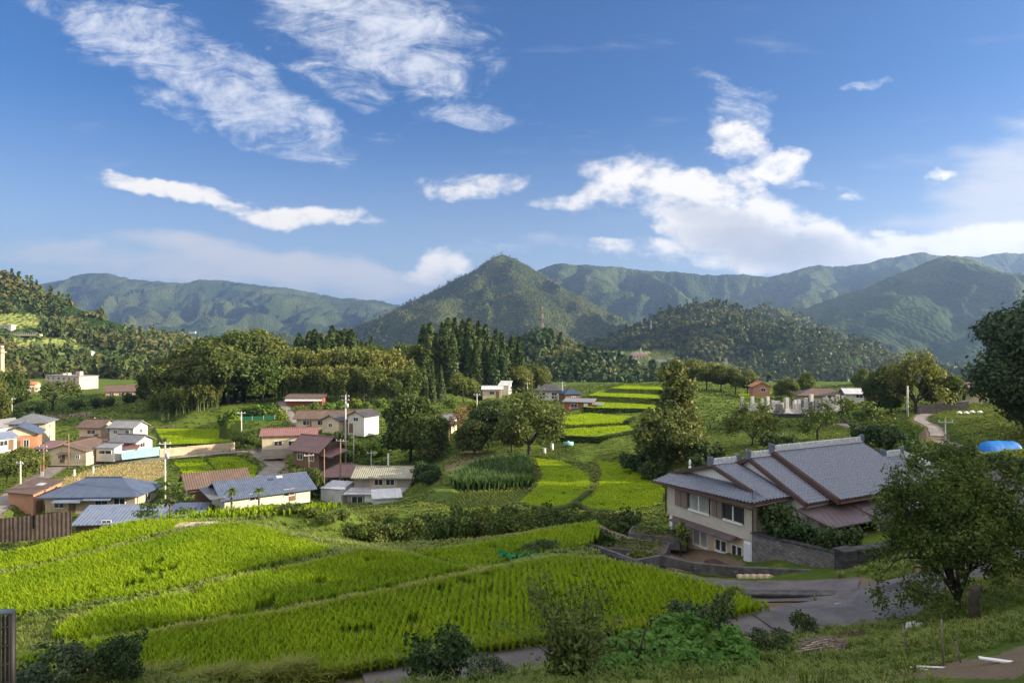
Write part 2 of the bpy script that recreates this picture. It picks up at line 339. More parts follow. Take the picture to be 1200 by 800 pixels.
# ------------------------------------------------------------------ ground
CTRL = [(0, -10, -1.6), (0, 0, -1.9), (-8, -10, -3), (-40, -20, -4), (0, 5, -3.4), (0, 10, -5.6), (-15, 10, -7.2), (-8, 5, -4.4), (-30, 22, -11.6), (-70, 10, -10), (-60, 60, -14),
        (8, 8, -4.6), (10, 4, -3.0), (20, 10, -3.4), (22, 19, -6.2), (14, -10, -1), (40, 5, 1), (60, -20, 6), (30, 30, -8.0),
        (50, 28, -5), (70, 30, -1), (95, 30, 6), (140, 20, 16), (140, 60, 12), (95, 60, 0), (60, 66, -9), (46, 66, -10.8), (75, 85, -9), (110, 110, -6), (200, 120, 10), (200, 20, 24), (160, -60, 22), (90, -40, 14),
        (-120, 60, -24), (-200, 120, -24), (-200, 300, -22), (-320, 520, -22), (-100, 520, -28), (60, 520, -46), (300, 520, -46), (480, 520, -40), (260, 300, -25), (160, 200, -16),
        (-900, 1500, -40), (0, 1200, -72), (900, 1500, -90), (-3000, 3000, -60), (0, 2600, -100), (3000, 3000, -110), (-14000, 14000, -200), (0, 14000, -200), (14000, 14000, -200), (-14000, 0, -60), (14000, 0, 100), (-14000, -60, -60), (14000, -60, 100), (0, -60, -2),
        (10, 62, -16.5), (14, 72, -17.5), (26, 62, -14), (34, 62, -12.6), (30, 75, -14)]
CP = [(960, 770, 19), (1000, 800, 16.2), (1080, 740, 21), (1150, 790, 14), (1190, 740, 17.5), (1145, 728, 22), (1115, 721, 25), (1195, 700, 24), (900, 760, 23.5), (800, 780, 20.5), (720, 800, 17.5), (640, 810, 15),
      (560, 800, 23), (500, 803, 21.5), (720, 752, 21.5), (800, 744, 22), (862, 754, 22), (665, 778, 20.5), (300, 830, 20), (100, 826, 19), (940, 738, 27.5), (1040, 752, 22.5), (1090, 722, 26),
      # drop behind the near terraces
      (300, 640, 63), (200, 660, 64), (60, 690, 64), (-100, 720, 62), (430, 655, 64), (560, 650, 62), (660, 630, 61), (420, 640, 54), (560, 634, 53.5), (650, 622, 53.5), (340, 622, 53),
      (430, 596, 88), (520, 600, 80), (600, 608, 72), (700, 606, 72), (760, 604, 70), (340, 606, 96), (120, 630, 92), (20, 640, 90), (235, 606, 96), (-80, 610, 100),
      # village flats
      (60, 540, 140), (200, 526, 150), (290, 530, 145), (0, 520, 165), (120, 500, 185), (200, 497, 185), (60, 487, 200), (0, 480, 215), (-80, 500, 190), (110, 478, 225), (60, 466, 260), (200, 470, 240),
      # grove bank
      (180, 486, 192), (240, 476, 186), (310, 474, 186), (400, 474, 186), (480, 476, 180), (250, 450, 260), (400, 446, 270), (520, 455, 240), (560, 470, 200), (600, 470, 200), (540, 450, 300), (440, 440, 330), (300, 444, 320),
      (470, 545, 128), (430, 530, 138), (460, 512, 150), (520, 512, 145), (550, 525, 125), (600, 527, 122), (590, 545, 112), (640, 527, 122), (690, 528, 118), (640, 515, 130), (560, 560, 104), (500, 560, 112),
      (740, 530, 112), (790, 545, 100), (770, 520, 118), (800, 500, 132), (850, 490, 138), (900, 488, 136), (880, 520, 112), (940, 505, 120), (960, 488, 135), (1000, 480, 145), (1040, 483, 132), (1060, 500, 112), (1100, 484, 116), (1120, 476, 123), (1160, 480, 118),
      (1180, 520, 82), (1130, 540, 72), (1090, 545, 72), (1000, 525, 90), (930, 530, 88), (850, 545, 92), (860, 470, 170), (930, 476, 160), (800, 468, 172), (820, 456, 220), (720, 450, 240), (960, 452, 260), (1060, 446, 260), (600, 452, 300), (660, 448, 320)]
cpts = [tuple(c) for c in CTRL]+[tuple(P(*c)) for c in CP]
for k, poly in FP.items():
    if k != 'X1': cpts += [p for p in poly]
for k in HB: cpts.append(tuple(hb_pos(k)))
for k, (hw, pts) in ROADS.items(): cpts += pts
# main house plots: lower yard, upper floor
HA = np.array((.465, -.885)); HBv = np.array((.885, .465)); H0 = np.array((12.06, 53.0))
def HW(p, q, z=0): v = H0+HA*p+HBv*q; return (float(v[0]), float(v[1]), z)
cpts += [HW(-4, -3, -16.1), HW(0, 0, -16), HW(5, -2, -15.8), HW(8.2, -1, -15.2), HW(9, -3, -14.9), HW(12, -2.5, -14.2), HW(9, 3, -13.2), HW(9, 12, -13), HW(15, 3, -12.8), HW(16, 8, -12), HW(0, 12, -14.6), HW(2, 20, -13.4), HW(10, 22, -12.2), HW(-6, 6, -17), HW(-8, -8, -15.6)]
seen = set(); uniq = []
for c in cpts:
    k = (round(c[0]*5), round(c[1]*5))
    if k not in seen: seen.add(k); uniq.append(c)
vs, es, fs, *_ = delaunay_2d_cdt([Vector(c[:2]) for c in uniq], [], [], 0, 1e-4)
zs = {(round(c[0], 3), round(c[1], 3)): c[2] for c in uniq}
tv = [Vector((v.x, v.y, zs.get((round(v.x, 3), round(v.y, 3)), min(uniq, key=lambda c: (c[0]-v.x)**2+(c[1]-v.y)**2)[2]))) for v in vs]
tin = BVHTree.FromPolygons(tv, [tuple(f) for f in fs])
gu = np.concatenate([np.linspace(-14, -2, 14)[:-1], np.linspace(-2, -.86, 50)[:-1], np.linspace(-.86, .86, 520), np.linspace(.86, 2, 50)[1:], np.linspace(2, 14, 14)[1:]])
gY = np.concatenate([np.linspace(-40, -4, 10)[:-1], -10+np.geomspace(6, 530, 560), -10+np.geomspace(540, 14000, 60)])
GX = gu[None, :]*(np.maximum(gY[:, None], -9)+10.5+np.maximum(0, -9-gY[:, None])*0+np.where(gY < 4, (4-gY)*.35, 0)[:, None]); GY = np.repeat(gY[:, None], len(gu), 1)
GX = np.clip(GX, -13900, 13900)
GZ = np.zeros_like(GX); dn = Vector((0, 0, -1))
for i in range(GX.shape[0]):
    for j in range(GX.shape[1]):
        h = tin.ray_cast(Vector((GX[i, j], GY[i, j], 3000)), dn)
        GZ[i, j] = h[0].z if h[0] else -20
for _ in range(4):   # soften the facets
    Z2 = GZ.copy(); Z2[1:-1, 1:-1] = (GZ[1:-1, 1:-1]*2+GZ[:-2, 1:-1]+GZ[2:, 1:-1]+GZ[1:-1, :-2]+GZ[1:-1, 2:])/6; GZ = Z2
amp = np.clip((GY-8)/120, .05, 1)
GZ += (fbm(GX/9, GY/9, 4)-.5)*1.1*amp*np.clip((500-GY)/300+.3, .3, 1)
ZONE = np.zeros(GX.shape+(3,))     # red: paddy soil, green: bare dirt, blue: dry straw
def seg_dist(x, y, pts):
    best = np.full(x.shape, 1e9); zz = np.zeros(x.shape)
    for a, b in zip(pts[:-1], pts[1:]):
        dx, dy = b[0]-a[0], b[1]-a[1]; L = dx*dx+dy*dy
        t = np.clip(((x-a[0])*dx+(y-a[1])*dy)/L, 0, 1); d = np.hypot(x-a[0]-t*dx, y-a[1]-t*dy); m = d < best
        best = np.where(m, d, best); zz = np.where(m, a[2]+t*(b[2]-a[2]), zz)
    return best, zz
def region(pts, pad):
    xs = [p[0] for p in pts]; ys = [p[1] for p in pts]
    return (GX > min(xs)-pad) & (GX < max(xs)+pad) & (GY > min(ys)-pad) & (GY < max(ys)+pad)
for k, poly in FP.items():
    z = FIELDS[k][0]; m = region(poly, 4); x, y = GX[m], GY[m]
    ins = inpoly(x, y, poly); d, _ = seg_dist(x, y, poly+poly[:1]); bank = .25 if k == 'X1' else .5+poly[0][1]/90
    w = np.where(ins, 1, np.clip(1-d/bank, 0, 1)); w = w*w*(3-2*w)
    g = GZ[m]; GZ[m] = g*(1-w)+(z-.03)*w
    zo = ZONE[m]
    if k == 'X1': zo[ins, 1] = 1
    elif k == 'D1': zo[ins, 2] = 1
    elif k not in ('G1', 'B1'): zo[ins, 0] = 1
    ZONE[m] = zo
for k, (hw, pts) in ROADS.items():
    m = region(pts, 4); x, y = GX[m], GY[m]; d, z = seg_dist(x, y, pts)
    w = np.clip(1-(d-hw-.3)/1.2, 0, 1); w = w*w*(3-2*w); GZ[m] = GZ[m]*(1-w)+(z-.09)*w
    zo = ZONE[m]; zo[:, 1] = np.maximum(zo[:, 1], np.clip(1.4-(d-hw)/.8, 0, 1)*(.35 if k == 'grasspath' else .7)); ZONE[m] = zo
APRON = [tuple(PZ(*p)) for p in ((905, 735, -12.03), (880, 718, -12.08), (912, 715, -12.1), (990, 700, -12.2), (1008, 686, -11.9), (1060, 676, -11.6), (1110, 668, -11.1), (1120, 694, -11.1), (1085, 722, -11.1), (1062, 741, -11.3), (1000, 746, -11.7), (935, 743, -12))]
apc = tuple(np.mean(APRON, axis=0)); apb = BVHTree.FromPolygons([Vector(p) for p in APRON]+[Vector(apc)], [(i, (i+1) % len(APRON), len(APRON)) for i in range(len(APRON))])
_m = region(APRON, 1)
for i, j in zip(*np.nonzero(_m)):
    h = apb.ray_cast(Vector((GX[i, j], GY[i, j], 50)), dn)
    if h[0]: GZ[i, j] = h[0].z-.09; ZONE[i, j] = (0, .7, 0)
def dirt(poly, ch=1, v=1.0):
    m = region(poly, 1); ins = inpoly(GX[m], GY[m], poly); zo = ZONE[m]; zo[ins, ch] = v; ZONE[m] = zo
dirt([tuple(P(*p)) for p in ((305, 552, 132), (335, 548, 134), (340, 560, 122), (310, 572, 115))])
dirt([tuple(P(*p)) for p in ((150, 497, 180), (205, 499, 180), (240, 503, 172), (150, 506, 172))], 1, .9)
dirt([tuple(P(*p)) for p in ((520, 535, 120), (555, 528, 124), (600, 532, 118), (540, 552, 108), (515, 560, 106))], 1, .6)
dirt([tuple(P(*p)) for p in ((20, 487, 205), (110, 486, 205), (110, 492, 196), (20, 492, 196))], 1, .7)
dirt([HW(*p) for p in ((-8, -8), (6, -6), (8.5, -.2), (0, 1), (-6, 2))], 1, .95)
dirt([tuple(P(*p)) for p in ((1160, 762, 15.4), (1200, 748, 16), (1230, 760, 14), (1190, 790, 13), (1100, 800, 14), (1030, 800, 15.5), (1090, 782, 16.5))], 1, .8)
def gz(x, y):
    x = np.asarray(x, float); y = np.asarray(y, float)
    fi = np.interp(y, gY, np.arange(len(gY))); i = np.clip(fi.astype(int), 0, len(gY)-2); fy = fi-i
    def row(i):
        s = np.maximum(gY[i], -9)+10.5+np.where(gY[i] < 4, (4-gY[i])*.35, 0)
        fj = np.interp(x/s, gu, np.arange(len(gu))); j = np.clip(fj.astype(int), 0, len(gu)-2); f = fj-j
        return GZ[i, j]*(1-f)+GZ[i, j+1]*f
    return row(i)*(1-fy)+row(i+1)*fy
def grid_faces(n, m):
    i = np.arange(n-1)[:, None]*m+np.arange(m-1)[None, :]
    return np.stack([i, i+1, i+m+1, i+m], -1).reshape(-1, 4)
def ground_material():
    m, t, b = bsdf('ground', .95, .1)
    geo = t.new('ShaderNodeNewGeometry').outputs['Position']
    z = t.new('ShaderNodeAttribute', attribute_name='zone'); sp = t.new('ShaderNodeSeparateColor'); t.link(z.outputs['Color'], sp.inputs[0])
    n1 = t.noise(geo, .09, 6, .6).outputs[0]; n2 = t.noise(geo, 1.3, 6, .65).outputs[0]; n3 = t.noise(geo, 11, 5, .7).outputs[0]
    g = t.mix(t.ss(n1, .35, .65), (.058, .10, .014), (.10, .145, .022))
    g = t.mix(t.ss(n2, .42, .7, 0, .55), g, (.15, .17, .035)); g = t.mix(t.ss(n3, .4, .75, 0, .5), g, (.03, .06, .01))
    g = t.mix(t.ss(n2, .62, .74, 0, .55), g, (.19, .15, .07))
    d = t.mix(n2, (.13, .095, .065), (.24, .185, .13)); d = t.mix(t.ss(n3, .5, .7, 0, .5), d, (.09, .08, .05))
    s = t.mix(n3, (.02, .035, .006), (.05, .07, .012)); st = t.mix(n3, (.22, .19, .08), (.36, .31, .14))
    e = t.math('MULTIPLY_ADD', n3, .8, -.4)
    c = t.mix(t.ss(t.math('ADD', sp.outputs[1], e), .4, .75), g, d)
    c = t.mix(sp.outputs[0], c, s); c = t.mix(t.ss(t.math('ADD', sp.outputs[2], e), .4, .7), c, st)
    t.link(c, b.inputs['Base Color'])
    bp = t.new('ShaderNodeBump'); bp.inputs['Strength'].default_value = .8; bp.inputs['Distance'].default_value = .12
    t.link(n3, bp.inputs['Height']); t.link(bp.outputs[0], b.inputs['Normal']); return m
me = np_mesh('ground', np.stack([GX, GY, GZ], -1), grid_faces(*GX.shape), ground_material(), smooth=True)
a = me.color_attributes.new('zone', 'FLOAT_COLOR', 'POINT'); a.data.foreach_set('color', np.concatenate([ZONE.reshape(-1, 3), np.ones((GX.size, 1))], 1).astype(np.float32).ravel())
tag(link('ground', me), kind='structure')

# ------------------------------------------------------------------ mountains
def mountain_material(name, cols, fs, spots=.4, bs=1):
    m, t, b = bsdf(name, .95, .05)
    geo = t.new('ShaderNodeNewGeometry').outputs['Position']
    n1 = t.noise(geo, fs*.06, 6, .6, .4).outputs[0]; n2 = t.noise(geo, fs*.5, 5, .6).outputs[0]
    vo = t.new('ShaderNodeTexVoronoi'); t.link(geo, vo.inputs[0]); vo.inputs['Scale'].default_value = fs*2.2
    c = t.mix(t.ss(n1, .36, .62), cols[0], cols[1]); c = t.mix(t.ss(n2, .45, .7, 0, .6), c, cols[2])
    c = t.mix(t.ss(n1, .64, .72, 0, spots), c, cols[3])
    c = t.mix(t.new('ShaderNodeAttribute', attribute_name='field').outputs['Fac'], c, t.mix(n2, (.12, .19, .03), (.26, .25, .09)))
    t.link(c, b.inputs['Base Color'])
    h = t.math('ADD', t.math('MULTIPLY', vo.outputs['Distance'], -1.2), t.math('MULTIPLY', n2, 1.0))
    bp = t.new('ShaderNodeBump'); bp.inputs['Strength'].default_value = bs; bp.inputs['Distance'].default_value = .5/fs
    t.link(h, bp.inputs['Height']); t.link(bp.outputs[0], b.inputs['Normal']); return m
MT = {}
CLEAR = {'west_hill': [(-60, 368, 46, 384), (-60, 396, 30, 402), (16, 396, 92, 410), (62, 404, 84, 414)], 'valley_hill': [(704, 411, 790, 431), (815, 424, 870, 440)]}
def mountain(key, crest, Yc, Yf, zf, dx, amp, wl, seed, mat, back=.5, skew=.35, pw=1.9, rough=6, spurs=()):
    """a ridge whose skyline passes through the crest points (photo pixels at distance Yc), with spurs running down to its foot at Yf"""
    cx = np.array([(p[0]-600)/800*Yc for p in crest]); cz = np.array([(400-p[1])/800*Yc for p in crest])
    xs = np.arange(cx[0], cx[-1], dx); L = Yc-Yf
    crz = np.interp(xs, cx, cz)
    k = np.hanning(9); k /= k.sum(); crz = np.convolve(np.pad(crz, 4, mode='edge'), k, 'valid')
    crz = crz+(fbm(xs/(dx*14)+seed, xs*0+seed, 5)-.5)*rough*2.2+(fbm(xs/(dx*2.2)+seed, xs*0+seed*2, 3)-.5)*rough
    ts = np.linspace(-back, 1, int(L*(1+back)/dx/1.3))
    X, T = np.meshgrid(xs, ts); Y = Yc-T*L; H = np.interp(X, xs, crz)-zf
    H = np.maximum(H, 0)
    f = np.where(T >= 0, np.clip(1-np.maximum(T, 0), 0, 1)**pw, np.clip(1+T/back*1.0, 0, 1)**.9)
    amp = amp*(3.4 if Yc > 2500 else 1.7)
    env = np.clip(np.abs(T)*2.4, 0, 1)**.8*np.clip((1-T)*1.4, 0, 1)
    sx = X+T*L*skew+(fbm(X/wl*1.3+seed, Y/wl*1.3, 3)-.5)*wl*.7
    r = ridged(sx/wl+seed*3.1, Y/(wl*2.4)+seed, 5, .48)-.62
    r3 = ridged(sx/(wl*.15)+seed, Y/(wl*.24)+seed, 3, .5)-.6
    r2 = ridged(sx/(wl*.37)+seed, Y/(wl*.7)-seed, 4, .5)-.6
    base = zf+H*f; nz = env*amp*(r*1.25+.6*r2+.28*r3)*np.clip(H/(H.max()*.35+1), 0, 1); room = np.maximum((H+zf)*(Y/Yc)-6-base, 1.0)
    Z = base+np.where(nz > 0, room*(1-np.exp(-nz/room*.9)), nz)
    wx = X+(fbm(X/wl*2+seed, Y/wl*2, 4)-.5)*wl*.5; wy = Y+(fbm(X/wl*2-seed, Y/wl*2+9, 4)-.5)*wl*.5
    for sl, sp in spurs:     # named spurs: a crest line falling away on both sides
        d, zz = seg_dist(wx, wy, [tuple(P(*p)) for p in sp])
        cap = zz-sl*np.sqrt(d*d+(wl*.03)**2)+amp*.25*(r+.5*r2)*np.clip(d/(wl*.3), 0, 1)
        lim = np.where(T >= 0, (H+zf)*(Y/Yc)*.97-1, -1e9)
        Z = np.maximum(Z, np.minimum(cap, lim))
    sl_ = (H+zf)*(Y/Yc)-np.clip(np.abs(T)*20, 0, 5); ex = np.maximum(Z-sl_, 0); Z = np.where(np.abs(T) > 1e-6, Z-ex*1.06, Z)
    Z = np.where(T > .97, zf-30, Z)
    me = np_mesh(key, np.stack([X, Y, Z], -1), grid_faces(*X.shape)[:, ::-1], mat, smooth=True)
    at = me.attributes.new('field', 'FLOAT', 'POINT'); fx, fy = 600+800*X/Y, 400-800*Z/Y; fl = np.zeros(X.shape)
    for (a0, b0, a1, b1) in CLEAR.get(key, ()): fl = np.maximum(fl, ((fx > a0) & (fx < a1) & (fy > b0) & (fy < b1)))
    at.data.foreach_set('value', fl.astype(np.float32).ravel())
    nm = 'hill' if Yc < 2000 else 'mountain'
    tag(link(nm, me), kind='structure'); MT[key] = (X, Y, Z)
G_ = [(.026, .045, .013), (.07, .085, .024), (.035, .052, .018), (.14, .14, .05)]
m_far = mountain_material('forest_far', [(.022, .038, .014), (.062, .078, .026), (.030, .045, .017), (.15, .13, .055)], .03, .6, .5)
m_mid = mountain_material('forest_mid', G_, .05, .5)
m_nea = mountain_material('forest_floor', [(.02, .042, .01), (.045, .08, .018), (.025, .045, .012), (.09, .11, .035)], .12, .5)
mountain('far_left', [(-500, 345), (-200, 330), (-60, 338), (20, 340), (50, 331), (75, 327), (100, 321), (125, 320.5), (150, 326), (180, 330), (200, 331), (240, 328), (285, 331), (320, 336), (360, 341), (400, 347), (440, 350), (462, 356), (520, 372), (620, 400)], 6200, 3900, -60, 16, 520, 760, 1.3, m_far, rough=24, spurs=[
 (.62, [(125, 321, 6200), (135, 345, 5600), (165, 362, 5000), (185, 385, 4400)]), (.62, [(200, 331, 6200), (180, 350, 5500), (215, 368, 5000), (245, 392, 4300)]), (.6, [(285, 331, 6200), (275, 355, 5500), (300, 375, 4900), (330, 398, 4300)]),
 (.6, [(360, 341, 6200), (365, 362, 5500), (395, 385, 4800)]), (.6, [(60, 329, 6200), (72, 352, 5400), (100, 378, 4600)])])
mountain('central', [(250, 440), (300, 420), (345, 402), (380, 390), (420, 379), (470, 361), (500, 346), (540, 325), (570, 306), (588, 297), (600, 300), (620, 312), (650, 332), (690, 352), (730, 376), (770, 398), (820, 425), (880, 445)], 2900, 1500, -80, 9, 240, 420, 4.2, m_mid, skew=-.2, pw=3.0, rough=10, spurs=[
 (.72, [(592, 297, 2900), (560, 330, 2600), (530, 349, 2350), (523, 376, 2050), (512, 408, 1750)]), (.6, [(592, 298, 2900), (618, 332, 2500), (640, 365, 2150), (655, 395, 1800)]), (.6, [(500, 346, 2900), (470, 372, 2500), (440, 396, 2100)]), (.7, [(620, 312, 2900), (668, 352, 2500), (720, 388, 2100)])])
mountain('long_ridge', [(500, 372), (560, 350), (600, 330), (635, 315), (652, 308), (680, 310), (720, 311), (770, 318), (800, 319), (830, 323), (860, 322), (900, 324), (930, 318), (960, 310), (980, 312.5), (1010, 308), (1050, 301), (1080, 297), (1110, 299), (1150, 300), (1200, 296), (1300, 290), (1500, 300)], 4400, 3000, -100, 13, 480, 560, 2.7, m_far, skew=.3, pw=2.5, rough=15, spurs=[
 (.8, [(645, 309, 4400), (664, 340, 3700), (672, 362, 3750), (690, 385, 3300)]), (.8, [(700, 311, 4400), (716, 335, 3750), (748, 358, 3700), (785, 380, 3200)]), (.75, [(760, 317, 4400), (790, 340, 3750), (830, 362, 3700)]),
 (.75, [(850, 322, 4400), (872, 345, 4400), (880, 372, 3500)]), (.75, [(955, 311, 4400), (960, 334, 3750), (944, 356, 3450)]), (.75, [(1050, 301, 4400), (1040, 322, 3750)])])
mountain('east_hill', [(820, 420), (880, 387), (940, 362), (980, 348), (1020, 335), (1060, 318), (1090, 305), (1110, 299.5), (1140, 305), (1180, 322), (1240, 345), (1320, 350), (1450, 330), (1700, 320)], 2650, 1700, -85, 9, 260, 480, 6.4, m_far, skew=.5, rough=7, spurs=[
 (.6, [(1110, 300, 2650), (1090, 325, 2460), (1050, 350, 2271), (1015, 375, 2082), (1030, 400, 1892)]), (.6, [(1130, 303, 2650), (1170, 330, 2422), (1190, 362, 2120), (1130, 385, 1892)]), (.6, [(1010, 339, 2650), (985, 362, 2385), (1000, 392, 2044)])])
mountain('small_ridge', [(810, 410), (860, 374), (890, 359), (910, 357), (940, 369), (970, 391), (1000, 416), (1040, 440)], 1850, 1350, -80, 6, 70, 200, 3.3, m_mid, rough=5)
mountain('valley_hill', [(600, 447), (640, 428), (690, 409), (720, 397), (760, 375), (790, 364), (815, 358), (835, 356), (860, 362), (900, 378), (940, 392), (970, 407), (1000, 426), (1040, 444)], 1350, 820, -62, 5, 62, 170, 7.7, m_nea, pw=1.2, rough=2)
mountain('antenna_hill', [(540, 440), (570, 428), (600, 410), (620, 402), (640, 395), (660, 404), (680, 413), (700, 421), (720, 428), (760, 439), (800, 448), (830, 454)], 680, 430, -38, 3, 26, 80, 5.5, m_nea, pw=1.2, rough=1)
mountain('west_hill', [(-500, 230), (-150, 285), (-50, 310), (0, 323), (25, 331), (60, 350), (100, 367), (140, 380), (180, 391), (215, 398), (250, 408), (290, 420), (340, 440), (370, 452)], 780, 400, -24, 4, 42, 120, 9.1, m_nea, pw=1.0, rough=1)
# the air: even haze that fades the far ridges
hz = MB().box((0, 5200, 230), (29000, 13000, 960)).build('haze', bpy.data.materials.new('haze')); tag(hz, kind='stuff')
hm = hz.data.materials[0]; hm.use_nodes = True; ht = NT(hm.node_tree); ht.n.clear()
ho = ht.new('ShaderNodeOutputMaterial'); hv = ht.new('ShaderNodeVolumePrincipled')
hv.inputs['Color'].default_value = (.36, .56, 1, 1); hv.inputs['Density'].default_value = 9.5e-5; hv.inputs['Anisotropy'].default_value = .5
ht.link(hv.outputs[0], ho.inputs['Volume'])
# ------------------------------------------------------------------ vegetation
def leaf_quads(C, N, size, rng, aspect=1.7):
    """one diamond leaf clump per centre, roughly facing N"""
    n = len(C); r = rng.normal(size=(n, 3)); t = np.cross(N, r); t /= np.linalg.norm(t, axis=1)[:, None]+1e-9
    b = np.cross(N, t); b /= np.linalg.norm(b, axis=1)[:, None]+1e-9
    s = np.asarray(size).reshape(-1, 1)*np.ones((n, 1))
    return np.stack([C-t*s*aspect/2, C-b*s/2+t*s*.1, C+t*s*aspect/2, C+b*s/2+t*s*.1], 1)
def quads_mesh(name, Q, mat, tint): return np_mesh(name, Q.reshape(-1, 3), np.arange(len(Q)*4).reshape(-1, 4), mat, tint)
def unit(v): return v/(np.linalg.norm(v, axis=-1, keepdims=True)+1e-9)
def blob_leaves(lobes, per, leaf, rng, up=.35, fill=.55):
    """leaf clumps through a set of lobes (x, y, z, rx, ry, rz)"""
    Cs, Ns, T = [], [], []
    for (x, y, z, rx, ry, rz) in lobes:
        k = max(6, int(per*(rx*ry*rz)**.667)); d = unit(rng.normal(size=(k, 3)))
        r = (fill+(1-fill)*rng.random(k)**.6)*(1+.17*rng.normal(size=k)); c = d*r[:, None]*np.array((rx, ry, rz))+np.array((x, y, z))
        Cs.append(c); Ns.append(unit(d+np.array((0, 0, up))+.75*rng.normal(size=(k, 3)))); T.append(np.clip(rng.normal(.45+.12*rng.normal(), .22, k), 0, 1))
    C = np.concatenate(Cs); N = np.concatenate(Ns); T = np.concatenate(T)
    return leaf_quads(C, N, leaf*(.55+.9*rng.random(len(C))), rng), T
bark = pmat('bark', (.10, .078, .055), .95, .35, 4, .8, 25); bark_d = pmat('bark_dark', (.045, .036, .028), .95, .35, 4, .8, 25)
FM = {
 'camphor': foliage('leaf_camphor', (.036, .062, .012), (.112, .14, .03), .3), 'oak': foliage('leaf_oak', (.052, .086, .015), (.155, .185, .038), .32),
 'oak_far': foliage('leaf_oak_far', (.06, .075, .018), (.17, .165, .05), .3), 'olive': foliage('leaf_olive', (.065, .09, .018), (.165, .185, .042), .32), 'bamboo': foliage('leaf_bamboo', (.05, .075, .012), (.18, .20, .045)),
 'cedar': foliage('leaf_cedar', (.024, .05, .012), (.07, .105, .024), .15), 'lime': foliage('leaf_lime', (.06, .11, .012), (.17, .25, .03)),
 'rust': foliage('leaf_rust', (.12, .075, .035), (.25, .17, .085)), 'shrub': foliage('leaf_shrub', (.02, .045, .012), (.06, .10, .028)),
 'hedge': foliage('leaf_hedge', (.03, .06, .01), (.13, .17, .03)), 'pine': foliage('leaf_pine', (.03, .055, .02), (.075, .115, .04), .15), 'vine': foliage('leaf_vine', (.04, .115, .014), (.14, .27, .042), .35),
 'grass': foliage('leaf_grass', (.11, .175, .03), (.28, .30, .085), .35), 'weed': foliage('leaf_weed', (.066, .108, .014), (.185, .225, .042), .3), 'straw': foliage('leaf_straw', (.28, .23, .10), (.48, .41, .21), .15),
 'rice': foliage('leaf_rice', (.105, .215, .003), (.315, .415, .006), .4, 0), 'rice_ripe': foliage('leaf_rice_ripe', (.17, .30, .003), (.40, .51, .008), .4, 0), 'corn': foliage('leaf_corn', (.045, .09, .02), (.13, .19, .05), .25),
}
def branches(rng, base, direc, length, rad, levels, mb, tips, spread=.6, n=(2, 4), up=.15, taper=.62):
    p = Vector(base); d = Vector(direc).normalized(); pts = [p.copy()]; rs = [rad]; seg = 4
    for i in range(seg):
        d = (d+Vector(rng.normal(size=3))*.13+Vector((0, 0, up*.2))).normalized(); p = p+d*length/seg; pts.append(p.copy()); rs.append(rad*(1-(1-taper)*(i+1)/seg))
    mb.tube(pts, rs, 5 if rad < .06 else 7, False)
    if levels == 0: tips += [(q, d) for q in pts[2:]]; return
    if levels == 1: tips += [(pts[-2], d)]
    for k in range(rng.integers(n[0], n[1]+1)):
        a = rng.random()*6.283; side = d.orthogonal().normalized(); side.rotate(Matrix.Rotation(a, 3, d))
        q = pts[-1] if k < 2 else pts[rng.integers(2, seg)]
        nd = (d*(1-spread*.5)+side*spread*(.7+.6*rng.random())+Vector((0, 0, up))).normalized()
        branches(rng, q, nd, length*(.62+.22*rng.random()), rs[-1]*(.85 if k == 0 else .62), levels-1, mb, tips, spread, n, up, taper)
def tip_leaves(tips, per, leaf, rad, rng, up=.4, droop=0):
    c = np.repeat(np.array([tuple(t[0]) for t in tips]), per, 0); k = len(c)
    off = rng.normal(size=(k, 3))*rad*.6; c = c+off; c[:, 2] -= droop*np.abs(off[:, 2])
    tb = np.repeat(rng.normal(.45, .14, len(tips)), per)
    return leaf_quads(c, unit(unit(off)+np.array((0, 0, up))+.8*rng.normal(size=(k, 3))), leaf*(.55+.9*rng.random(k)), rng), np.clip(tb+rng.normal(0, .18, k), 0, 1)
PROTO = {}
def reg(kind, H, trunk_mb, Q, T, mat, barkm):
    """a tree kind: trunk mesh and crown mesh, H metres tall"""
    tm = trunk_mb.build('trunk', barkm); me = tm.data; bpy.data.objects.remove(tm)
    PROTO.setdefault(kind, []).append((H, me, quads_mesh('crown', Q, mat, T)))
def round_tree(kind, H, W, mat, seed, leaf=.5, nl=16, per=120, base=.22, flat=1.0, barkm=bark_d, ls=.84):
    rng = np.random.default_rng(seed); zc = H*(base+1)/2; rz = H*(1-base)/2; lobes = []
    for i in range(nl):
        d = unit(rng.normal(size=3)); f = .45+.4*rng.random(); s = W/2*(.3+.26*rng.random())*ls
        lobes.append((d[0]*W/2*f*.95, d[1]*W/2*f*.95, zc+d[2]*rz*f*flat, s, s, s*.82))
    lobes.append((0, 0, zc, W*.3, W*.3, rz*.7))
    Q, T = blob_leaves(lobes, per, leaf, rng); mb = MB(); lean = rng.normal(size=2)*.03*H
    mb.tube([(0, 0, -.6), (lean[0]*.4, lean[1]*.4, H*.3), (lean[0], lean[1], H*.62)], [H*.028, H*.02, H*.008], 7)
    for i in range(6):
        l = lobes[rng.integers(nl)]; h0 = H*(.22+.2*rng.random()); mb.tube([(lean[0]*h0/H, lean[1]*h0/H, h0), (l[0]*.5, l[1]*.5, (h0+l[2])/2+.1), l[:3]], [H*.012, H*.008, H*.003], 5, False)
    reg(kind, H, mb, Q, T, mat, barkm)
